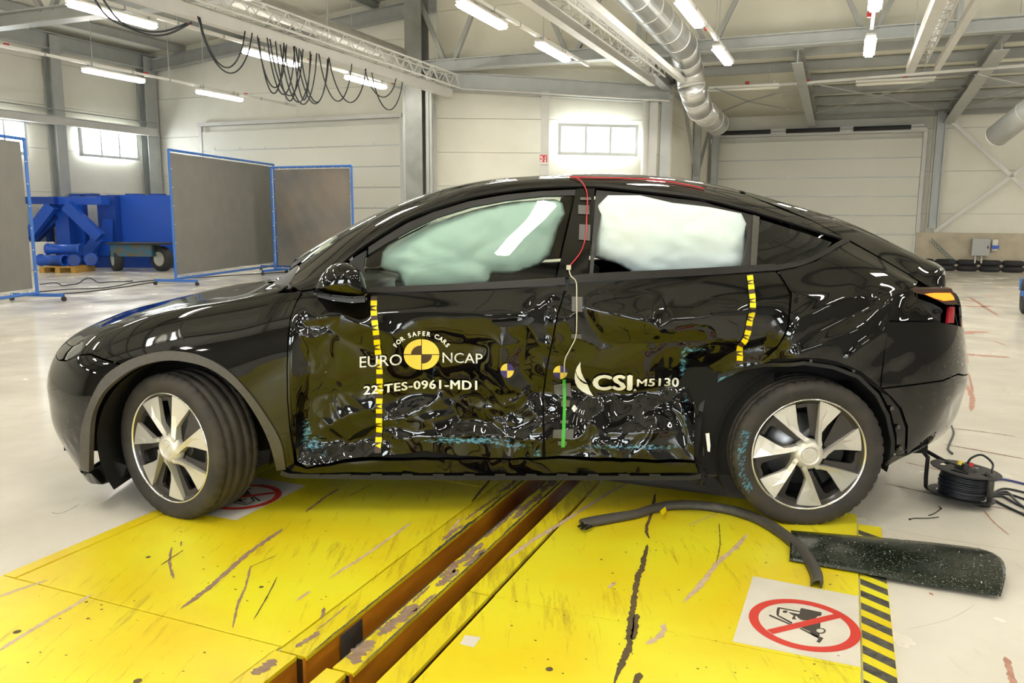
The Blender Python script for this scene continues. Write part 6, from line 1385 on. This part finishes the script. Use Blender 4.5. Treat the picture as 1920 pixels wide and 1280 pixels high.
# ================================================================ MARKINGS ON THE CAR
DC = lambda o: fin(o)
def decal(name, vs, fs, m, off=.003, lab=None, step=6):
    o = fin(mesh_on_body(name, vs, fs, m, car, off, step=step))
    if lab: o['label'] = lab
    return o
def text_on(name, txt, fn, m, size=10, bold=.0, lab=None, off=.0085, space=1.):
    vs, fs = text_mesh(txt, 1., 0., 0, space + bold * 1.5)
    if bold > .001:
        n0 = len(vs); sh = bold * .9; vs = np.concatenate([vs + (a, b) for a, b in ((-sh, 0), (sh, 0), (0, sh * .6), (0, -sh * .6))]); fs = [tuple(i + n0 * k for i in f) for k in range(4) for f in fs]
    x0, x1 = vs[:, 0].min(), vs[:, 0].max(); P = [fn((x - x0) / (x1 - x0), y) for x, y in vs]
    return decal(name, P, fs, m, off, lab)
def base_line(pts, h):   # pts: baseline polyline; h: cap height in px at both ends
    P = np.array(pts, float); d = np.concatenate([[0], np.cumsum(np.hypot(*np.diff(P, axis=0).T))]); d /= d[-1]
    def fn(t, y):
        x = np.interp(t, d, P[:, 0]); b = np.interp(t, d, P[:, 1]); hh = h[0] + (h[1] - h[0]) * t; return (x, b - y / .73 * hh)
    return fn
text_on('lettering', 'EURO', base_line([(675, 688.5), (715, 686), (754, 683.5)], (21.5, 21.5)), M['white'], lab='white letters EURO', bold=.004)
text_on('lettering', 'NCAP', base_line([(830, 679), (870, 680), (905, 681)], (20, 19.5)), M['white'], lab='white letters NCAP', bold=.004)
text_on('lettering', '22-TES-0961-MD1', base_line([(682, 738.5), (721, 735.5), (772, 730), (820, 728), (895, 730.5)], (15.5, 18)), M['white'], bold=.035, lab='white bold test number 22-TES-0961-MD1', space=1.04)
text_on('lettering', 'CSI', base_line([(1111, 731.5), (1150, 733), (1186, 733)], (29, 31)), M['white'], bold=.055, lab='white bold letters CSI', space=.98)
text_on('lettering', 'M5130', base_line([(1194, 726), (1235, 726), (1274, 727)], (16, 17.5)), M['white'], bold=.03, lab='white number M5130')
# arched words
txt = 'FOR SAFER CARS'; wid = [.9, 1.1, 1, .55, .9, 1, .85, .85, 1, .6, .95, 1, 1, .9]; tot = sum(wid); acc = 0; V_ = []; F_ = []
for ch, w_ in zip(txt, wid):
    th = 158 - (acc + w_ / 2) / tot * 136; acc += w_
    if ch == ' ': continue
    vs, fs = text_mesh(ch, 1., .03); xc = (vs[:, 0].min() + vs[:, 0].max()) / 2; k0 = len(V_); ca, sa = math.cos(math.radians(th)), math.sin(math.radians(th))
    bx, by = 790.5 + 51 * ca, 666 - 37 * sa; tl = math.hypot(51 * sa, 37 * ca); tx, ty = 51 * sa / tl, 37 * ca / tl; nx, ny = ty, -tx
    for x, y in vs: V_.append((bx + tx * (x - xc) * 11.5 + nx * y * 11.5, by + ty * (x - xc) * 11.5 + ny * y * 11.5))
    F_ += [tuple(i + k0 for i in f) for f in fs]
decal('lettering', V_, F_, M['white'], .0035, 'white arched words FOR SAFER CARS')
def sector(cx, cy, rx, ry, a0, a1, ri=0., gap=0.9, n=14, sx=1, sy=1):
    A = np.radians(np.linspace(a0, a1, n)); o = [(cx + rx * math.cos(a) * 1.0, cy - ry * math.sin(a)) for a in A]; i = [(cx + rx * ri * math.cos(a), cy - ry * ri * math.sin(a)) for a in A[::-1]] if ri else [(cx, cy)]
    mx, my = math.cos(math.radians((a0 + a1) / 2)) * gap * 1.2, -math.sin(math.radians((a0 + a1) / 2)) * gap * 1.2
    return [(x + mx, y + my) for x, y in o + i]
def polydec(name, P, m, off, lab=None): return decal(name, P, [tuple(range(len(P)))], m, off, lab)
c = (790.5, 664.5, 32.5, 28)
polydec('roundel_backing', [(c[0] + 33.5 * math.cos(a), c[1] + 29 * math.sin(a)) for a in np.linspace(0, 2 * math.pi, 41)[:-1]], M['brown'], .002, 'dark disc behind the yellow quarters')
for a0, ri in ((0, 0), (90, .58), (180, 0), (270, .58)):
    P = sector(*c, a0, a0 + 90, ri)
    if ri:    # ring quarter as quads
        n = 14; vs = P; fs = [(i, i + 1, 2 * n - 2 - i, 2 * n - 1 - i) for i in range(n - 1)]; o = decal('roundel_quarter', vs, fs, M['gold'], .0035)
    else: o = polydec('roundel_quarter', P, M['gold'], .0035)
for cx, cy, rx, ry in ((951, 694.5, 12.5, 13.5), (1050.5, 699, 13.5, 13.5)):
    for a0, mm in ((0, 'navy'), (90, 'gold'), (180, 'navy'), (270, 'gold')): polydec('target_quarter', sector(cx, cy, rx, ry, a0, a0 + 90, 0, .0, 9), M[mm], .0035)
Zc = lambda L: [(980 + a / 3.048, 500 + b / 3.048) for a, b in L]
def fan(name, P, m, off, lab):
    bm = B(); f = bm.faces.new([bm.verts.new((x, y, 0)) for x, y in P]); bmesh.ops.triangulate(bm, faces=[f]); vs = [tuple(v.co[:2]) for v in bm.verts]; bm.verts.index_update(); fs = [tuple(v.index for v in f.verts) for f in bm.faces]; bm.free(); return decal(name, vs, fs, m, off, lab)
fan('swoosh', Zc([(301, 604), (297, 640), (303, 672), (316, 698), (340, 718), (370, 732), (405, 742), (385, 712), (372, 680), (352, 674), (332, 660), (314, 636)]), M['white'], .0035, 'lower white swoosh of the emblem')
fan('swoosh', Zc([(330, 543), (312, 570), (303, 596), (312, 622), (328, 644), (348, 660), (368, 669), (350, 640), (336, 606), (329, 572)]), M['white'], .0035, 'upper white swoosh of the emblem')
fan('emblem_tick', Zc([(645, 705), (635, 722), (656, 722)]), M['white'], .0035, None)
for (x, y) in ((295, 790), (280, 808)):
    pass
fan('fit_mark', Zc([(292, 790), (298, 790), (298, 806), (312, 806), (312, 811), (298, 811), (298, 828), (292, 828), (292, 811), (280, 811), (280, 806), (292, 806)]), M['white'], .0035, None)
# yellow / dark scale tapes
def scale_tape(path, w, cyc, label, first=0):
    P = np.array(path, float); q = smooth_path(P, 6); d = np.concatenate([[0], np.cumsum(np.hypot(*np.diff(q, axis=0).T))])
    def at(s): return np.array([np.interp(s, d, q[:, 0]), np.interp(s, d, q[:, 1])])
    def quad(s0, s1, k=1.):
        out = []
        for s, e in ((s0, -1), (s0, 1), (s1, 1), (s1, -1)):
            a = at(s); b = at(s + .5) - at(s - .5); b /= np.linalg.norm(b) + 1e-9; out.append(tuple(a + np.array([b[1], -b[0]]) * e * w / 2 * k))
        return out
    s = first; L = d[-1]; k = 0; first_ = None; Vb = []; Fb = []
    ss = np.arange(0, L, 6.); 
    for s0 in ss: i0 = len(Vb); Vb += quad(s0, min(s0 + 6, L)); Fb.append((i0, i0 + 1, i0 + 2, i0 + 3))
    tp = decal('scale_tape', Vb, Fb, M['brown'], .0045, label)
    def sub(vs, fs):
        o = mesh_on_body('yellow_square', vs, fs, M['yel'], tp, .006)
        return o
    while s < L - 3:
        a, b, cc = cyc
        sub(quad(s, min(s + a, L)), [(0, 1, 2, 3)])
        if s + a + b < L: 
            e = quad(s + a + 1, s + a + b - 1, .85); m_ = ((e[0][0] + e[3][0]) / 2, (e[0][1] + e[3][1]) / 2); r_ = ((e[1][0] + e[2][0]) / 2, (e[1][1] + e[2][1]) / 2)
            o = sub([e[1], e[2], m_], [(0, 1, 2)]); o.name = 'yellow_arrow'
        if s + a + b + cc < L: sub(quad(s + a + b, min(s + a + b + cc, L)), [(0, 1, 2, 3)])
        s += a + b + cc + 8.5
scale_tape([(701.5, 556), (701.5, 580), (702, 596), (704.5, 615), (707, 640), (709.5, 665), (711.5, 690), (712, 720), (711.5, 760), (711, 800), (709.5, 846)], 12, (9.5, 9.5, 9), 'yellow and dark scale tape down the front door', 8)
scale_tape([(1405, 515), (1407, 530), (1409, 548), (1411, 565), (1410, 585), (1405, 603), (1402, 622), (1396, 640), (1388, 650), (1387, 665), (1386, 682)], 11.5, (9, 8, 9), 'yellow and dark scale tape down the rear door', 2)
# grey tapes and sensor wires on the middle pillar
for P in ([(1088, 371), (1108, 371), (1108, 376), (1088, 376)], [(1084, 385), (1105, 386), (1105, 403), (1084, 402)], [(1086, 421), (1107, 422), (1106, 452), (1085, 450)], [(1070, 522), (1088, 520), (1090, 530), (1072, 532)], [(1072, 556), (1092, 557), (1092, 585), (1072, 584)], [(1071, 626), (1090, 626), (1090, 635), (1071, 634)],
          [(1038, 722), (1070, 720), (1070, 740), (1040, 739)], [(1052, 749), (1068, 747), (1068, 762), (1052, 761)], [(1050, 786), (1066, 786), (1065, 792), (1050, 792)], [(1037, 804), (1075, 802), (1074, 822), (1036, 820)], [(1046, 826), (1063, 826), (1062, 835), (1046, 834)]):
    decal('grey_tape', P, [(0, 1, 2, 3)], M['tape'], .005)
def wire_on(name, pts, m, r, off, lab):
    q = smooth_path(pts, 5); T, S = many_inv(q[:, 0], q[:, 1]); P = surf(T, S, off + r); bm = B(); tube(bm, P, r, 6); o = fin(obj(name, bm, m, car, True)); o['label'] = lab; return o
wire_on('sensor_wire', [(1068, 334), (1085, 339), (1096, 352), (1101, 372), (1100, 400), (1099, 430), (1097, 450), (1088, 475), (1068, 500)], M['redw'], .003, .006, 'thin red wire taped down the middle pillar')
wire_on('sensor_wire', [(1066, 503), (1070, 518), (1080, 530), (1081, 560), (1081, 600), (1079, 632), (1068, 655), (1059, 675), (1058, 708)], M['cream'], .003, .006, 'thin cream wire running down the rear door edge')
q = smooth_path([(1068, 334), (1110, 336), (1176, 337), (1236, 341), (1290, 350), (1321, 357)], 4); T, S = many_inv(q[:, 0], q[:, 1]); S = S + .01; bm = B(); tube(bm, surf(T, S, .006), .004, 6); o = fin(obj('sensor_wire', bm, M['redw'], car, True)); o['label'] = 'thin red wire along the roof edge'
decal('green_tape', [(1055, 713), (1061, 713), (1061, 765), (1059, 838), (1052, 838), (1055, 765)], [(0, 1, 2, 5), (5, 2, 3, 4)], mat('green_tape', (.06, .42, .05), .5), .0055, 'narrow green tape down the rear door edge')
bm = B(); p = surf(*[np.array([a[0]]) for a in many_inv([1066], [503])], .012)[0]; box(bm, p, (.02, .02, .02)); fin(obj('wire_connector', bm, M['cream'], car))
# ================================================================ THINGS ON THE FLOOR
# torn arch trim
TP = [(1088, 986), (1110, 981), (1150, 974), (1190, 968), (1215, 960), (1245, 953), (1290, 951), (1330, 954), (1380, 963), (1430, 981), (1470, 1005), (1505, 1034), (1525, 1060), (1537, 1084), (1539, 1103)]
P = smooth_path([on_z(x, y, ZP) for x, y in TP], 6); trm = thing('torn_arch_trim', 'dark grey curved plastic wheel arch trim lying on the yellow plates', 'car part', tuple(P[40] * [1, 1, 0]))
oo = Vector((P[40][0], P[40][1], 0)); n = len(P); cen = P.mean(0); prof = [(-.004, .001), (-.010, .030), (.000, .044), (.012, .046), (.030, .040), (.044, .024), (.048, .004), (.043, .004), (.036, .022), (.026, .032), (.010, .036), (.002, .022), (.002, .001)]
bm = B(); rg = []
for i in range(n):
    d = P[min(i + 1, n - 1)] - P[max(i - 1, 0)]; d[2] = 0; d /= np.linalg.norm(d); nr = np.array([d[1], -d[0], 0]); t_ = i / (n - 1)
    sc = .78 if t_ > .3 else .8 + .30 * math.sin(t_ * 18) * .5
    rg.append([bm.verts.new(Vector(P[i] + nr * a * sc + np.array([0, 0, b * (.85 if t_ > .35 else .8)])) - oo) for a, b in prof])
for i in range(n - 1):
    for k in range(len(prof)): bm.faces.new((rg[i][k], rg[i][(k + 1) % len(prof)], rg[i + 1][(k + 1) % len(prof)], rg[i + 1][k]))
bm.faces.new(rg[0]); bm.faces.new(rg[-1]); bmesh.ops.recalc_face_normals(bm, faces=bm.faces[:]); obj('trim_strip', bm, M['clad'], trm, True)
bm = B()
for (a, b) in (((1100, 978), (1086, 976)), ((1098, 984), (1084, 987)), ((1104, 980), (1090, 992)), ((1110, 986), (1098, 992))): bar(bm, Vector(on_z(*a, .03)) - oo, Vector(on_z(*b, .03)) - oo, .012, .006)
obj('torn_end', bm, M['black'], trm)
bm = B(); q = [(1237, 958), (1247, 949), (1250, 957), (1243, 966)]; bm.faces.new([bm.verts.new(Vector(on_z(x, y, .05)) - oo) for x, y in q]); bmesh.ops.recalc_face_normals(bm, faces=bm.faces[:]); obj('yellow_tape_scrap', bm, M['yel'], trm)
# dark window glass sheet
def speck_glass():
    m = mat('dusty_dark_glass', (.006, .012, .006), .08)
    tc = nd(m, 'ShaderNodeTexCoord'); mp = nd(m, 'ShaderNodeMapping'); mp.inputs['Scale'].default_value = (1, 1.4, 1); lk(m, tc.outputs['Object'], mp.inputs[0])
    n = nd(m, 'ShaderNodeTexNoise'); n.inputs['Scale'].default_value = 120; n.inputs['Detail'].default_value = 3; lk(m, mp.outputs[0], n.inputs['Vector'])
    r = nd(m, 'ShaderNodeValToRGB'); r.color_ramp.elements[0].position = .58; r.color_ramp.elements[1].position = .74; r.color_ramp.elements[0].color = (.007, .013, .007, 1); r.color_ramp.elements[1].color = (.28, .29, .24, 1); lk(m, n.outputs['Fac'], r.inputs[0]); lk(m, r.outputs[0], bsdf(m).inputs['Base Color'])
    n2 = nd(m, 'ShaderNodeTexNoise'); n2.inputs['Scale'].default_value = 6; lk(m, mp.outputs[0], n2.inputs['Vector']); mr = nd(m, 'ShaderNodeMapRange'); mr.inputs['To Min'].default_value = .05; mr.inputs['To Max'].default_value = .45; lk(m, n2.outputs['Fac'], mr.inputs[0]); lk(m, mr.outputs[0], bsdf(m).inputs['Roughness']); return m
top = [(1483, 997), (1620, 1008), (1730, 1018), (1800, 1026), (1836, 1031)]; bot = [(1480, 1053), (1580, 1070), (1700, 1092), (1800, 1108), (1876, 1120)]
Tt = smooth_path([on_z(x, y, .014) for x, y in top], 8); Bb = smooth_path([on_z(x, y, .014) for x, y in bot], 8); vs = []; nv = 9; nu = len(Tt)
for i in range(nu):
    for j in range(nv):
        q = j / (nv - 1); p = Tt[i] * (1 - q) + Bb[i] * q; e = i / (nu - 1)
        p = p + np.array([.055 * math.sin(math.pi * q) * e**3, 0, .004 + .035 * math.sin(math.pi * q) * (.4 + .6 * e)]); vs.append(p)
fs = [(i * nv + j, i * nv + j + 1, (i + 1) * nv + j + 1, (i + 1) * nv + j) for i in range(nu - 1) for j in range(nv - 1)]
g = pydata('glass_sheet', vs, fs, speck_glass(), None, True); bm = bmesh.new(); bm.from_mesh(g.data); bmesh.ops.recalc_face_normals(bm, faces=bm.faces[:]); bm.to_mesh(g.data); bm.free()
so = g.modifiers.new('s', 'SOLIDIFY'); so.thickness = .004; tag(g, 'curved dark green side window glass covered in crumbs on the floor', 'glass')
# crumbs of glass
bm = B(); rr = random.Random(8)
for k in range(90):
    i = rr.random() * (nu - 1.01); j = rr.random() * (nv - 1.01); p = np.array(vs[int(i) * nv + int(j)]) + np.array([rr.uniform(-.02, .02), rr.uniform(-.02, .02), .006]); s = rr.uniform(.001, .003); bmesh.ops.create_cube(bm, size=s, matrix=Matrix.Translation(p) @ Matrix.Rotation(rr.random() * 3, 4, 'Z'))
tag(obj('glass_crumbs', bm, mat('glass_crumb', (.6, .62, .58), .2)), 'tiny glass crumbs scattered on the dark glass sheet', 'glass crumbs', kind='stuff')
# cable ties
for P_, l in (([(1706, 973), (1715, 971), (1740, 971), (1760, 969)], 'straight black cable tie lying left of the cable reel'), ([(1741, 966), (1752, 962), (1764, 953), (1760, 949)], 'bent black cable tie below the cable reel')):
    bm = B(); tube(bm, smooth_path([on_z(x, y, .004) for x, y in P_], 6), .0022, 6); p = on_z(*P_[0 if 'straight' in l else -2], .005); box(bm, p, (.009, .007, .006)); tag(obj('cable_tie', bm, M['black'], None, True), l, 'cable tie', 'cable ties on the floor')
# cable reel
pc = on_z(1802, 925, .045); rl = thing('cable_reel', 'black cable drum in a tubular frame behind the rear bumper', 'cable reel', (pc[0], pc[1], 0))
oc = Vector((pc[0], pc[1], 0)); tilt = Matrix.Rotation(math.radians(5), 4, 'Y'); MT = Matrix.Translation((0, 0, .04)) @ tilt
def ringdisc(z0, r, nm):
    bm = B(); n = 48
    # disc with four kidney slots
    slots = [(k * 90 + 20, k * 90 + 70) for k in range(4)]
    rs = [.02, .085, .115, r - .006, r]
    for i in range(n):
        a0, a1 = 360 * i / n, 360 * (i + 1) / n; am = (a0 + a1) / 2
        for j in range(4):
            if j == 1 and any(s0 < am < s1 for s0, s1 in slots): continue
            q = [pol(rs[j], a0, z0), pol(rs[j + 1], a0, z0), pol(rs[j + 1], a1, z0), pol(rs[j], a1, z0)]
            bm.faces.new([bm.verts.new(MT @ p) for p in q])
    bmesh.ops.remove_doubles(bm, verts=bm.verts, dist=1e-5); r_ = bmesh.ops.extrude_face_region(bm, geom=bm.faces[:]); 
    for v_ in r_['geom']:
        if isinstance(v_, bmesh.types.BMVert): v_.co += MT.to_3x3() @ Vector((0, 0, .004))
    bmesh.ops.recalc_face_normals(bm, faces=bm.faces[:]); return obj(nm, bm, M['black'], rl)
ringdisc(.0, .152, 'lower_flange'); ringdisc(.130, .160, 'upper_flange')
bm = B(); lathe(bm, [(.06, 0), (.06, .125)], 32, MT); obj('drum', bm, M['black'], rl, True)
bm = B(); rr = random.Random(2)
for ly, (R_, n0) in enumerate(((.108, 12), (.098, 12))):
    for k in range(n0): torus(bm, R_ - rr.random() * .004, .0052, 40, 6, MT @ Matrix.Translation((rr.uniform(-.002, .002), rr.uniform(-.002, .002), .008 + k * .0098)) @ Matrix.Rotation(rr.uniform(-.02, .02), 4, 'X'))
o = obj('wound_cable', bm, M0['cable'], rl, True)
bm = B(); lathe(bm, [(0, .15), (.045, .148), (.055, .130)], 28, MT); obj('socket_plate', bm, M['black'], rl, True)
for k, (a, mm) in enumerate(((30, 'redw'), (120, 'gold'), (230, 'black'))):
    bm = B(); lathe(bm, [(0, .165), (.016, .165), (.018, .14)], 16, MT @ Matrix.Translation(pol(.03, a))); obj('socket_lid', bm, M[mm], rl, True)
fr = [(1735, 862), (1734, 890), (1733, 905), (1740, 914), (1770, 925), (1810, 937), (1840, 947), (1852, 945), (1857, 925), (1861, 890)]
def rf(p, z): return Vector(on_z(*p, z)) - oc
fp = [rf((1735, 912), .012) + Vector((0, 0, .16)), rf((1735, 912), .012) + Vector((0, 0, .03)), rf((1742, 916), .012), rf((1790, 931), .012), rf((1845, 947), .012), rf((1853, 949), .012) + Vector((0, 0, .03)), rf((1853, 949), .012) + Vector((0, 0, .17))]
bm = B(); tube(bm, smooth_path([tuple(p) for p in fp], 6), .0105, 10); obj('frame_tube', bm, M['black'], rl, True)
bm = B(); q = [fp[0], fp[0] + Vector((.02, .10, .015)), Vector((-.02, .12, .17)), Vector((.0, .03, .175)), Vector((0, 0, .17))]; tube(bm, smooth_path([tuple(p) for p in q], 6), .0105, 10); obj('frame_tube', bm, M['black'], rl, True)
bm = B(); tube(bm, [fp[-1] - Vector((0, 0, .12)), fp[-1]], .016, 12); obj('grip', bm, M['clad'], rl, True)
bm = B(); q = [Vector((.015, 0, .20)), Vector((.03, -.01, .235)), Vector((.08, -.01, .25)), Vector((.13, -.02, .21)), fp[-1] + Vector((0, 0, 0)), fp[-1] + Vector((.01, 0, -.10))]; tube(bm, smooth_path([tuple(p) for p in q], 6), .0055, 8); obj('plugged_cable', bm, M0['cable'], rl, True)
M['bluec'] = mat('blue_cable', (.04, .05, .2), .45)
for k, (P_, mm, l) in enumerate((([(1856, 903), (1880, 898), (1925, 908)], 'bluec', 'blue cable leaving the reel to the right'), ([(1861, 924), (1880, 916), (1900, 918), (1925, 924)], 'cable', 'uppermost black cable curving right from the reel'), ([(1861, 928), (1890, 926), (1925, 937)], 'cable', 'second black cable running right from the reel'), ([(1861, 930), (1882, 931), (1905, 944), (1925, 952)], 'cable', 'third black cable running right from the reel'),
        ([(1862, 926), (1888, 922), (1905, 938), (1925, 955)], 'cable', 'black cable crossing the others right of the reel'), ([(1862, 936), (1885, 948), (1925, 967)], 'cable', 'lowest black cable right of the reel'), ([(1783, 795), (1788, 812), (1780, 832), (1778, 842), (1786, 850)], 'cable', 'thin black cable dropping behind the rear bumper'))):
    bm = B(); tube(bm, smooth_path([on_z(x, y, .007) for x, y in P_], 8), .006, 6); tag(obj('floor_cable', bm, M0['cable'] if mm == 'cable' else M[mm], None, True), l, 'cable', 'cables at the reel')
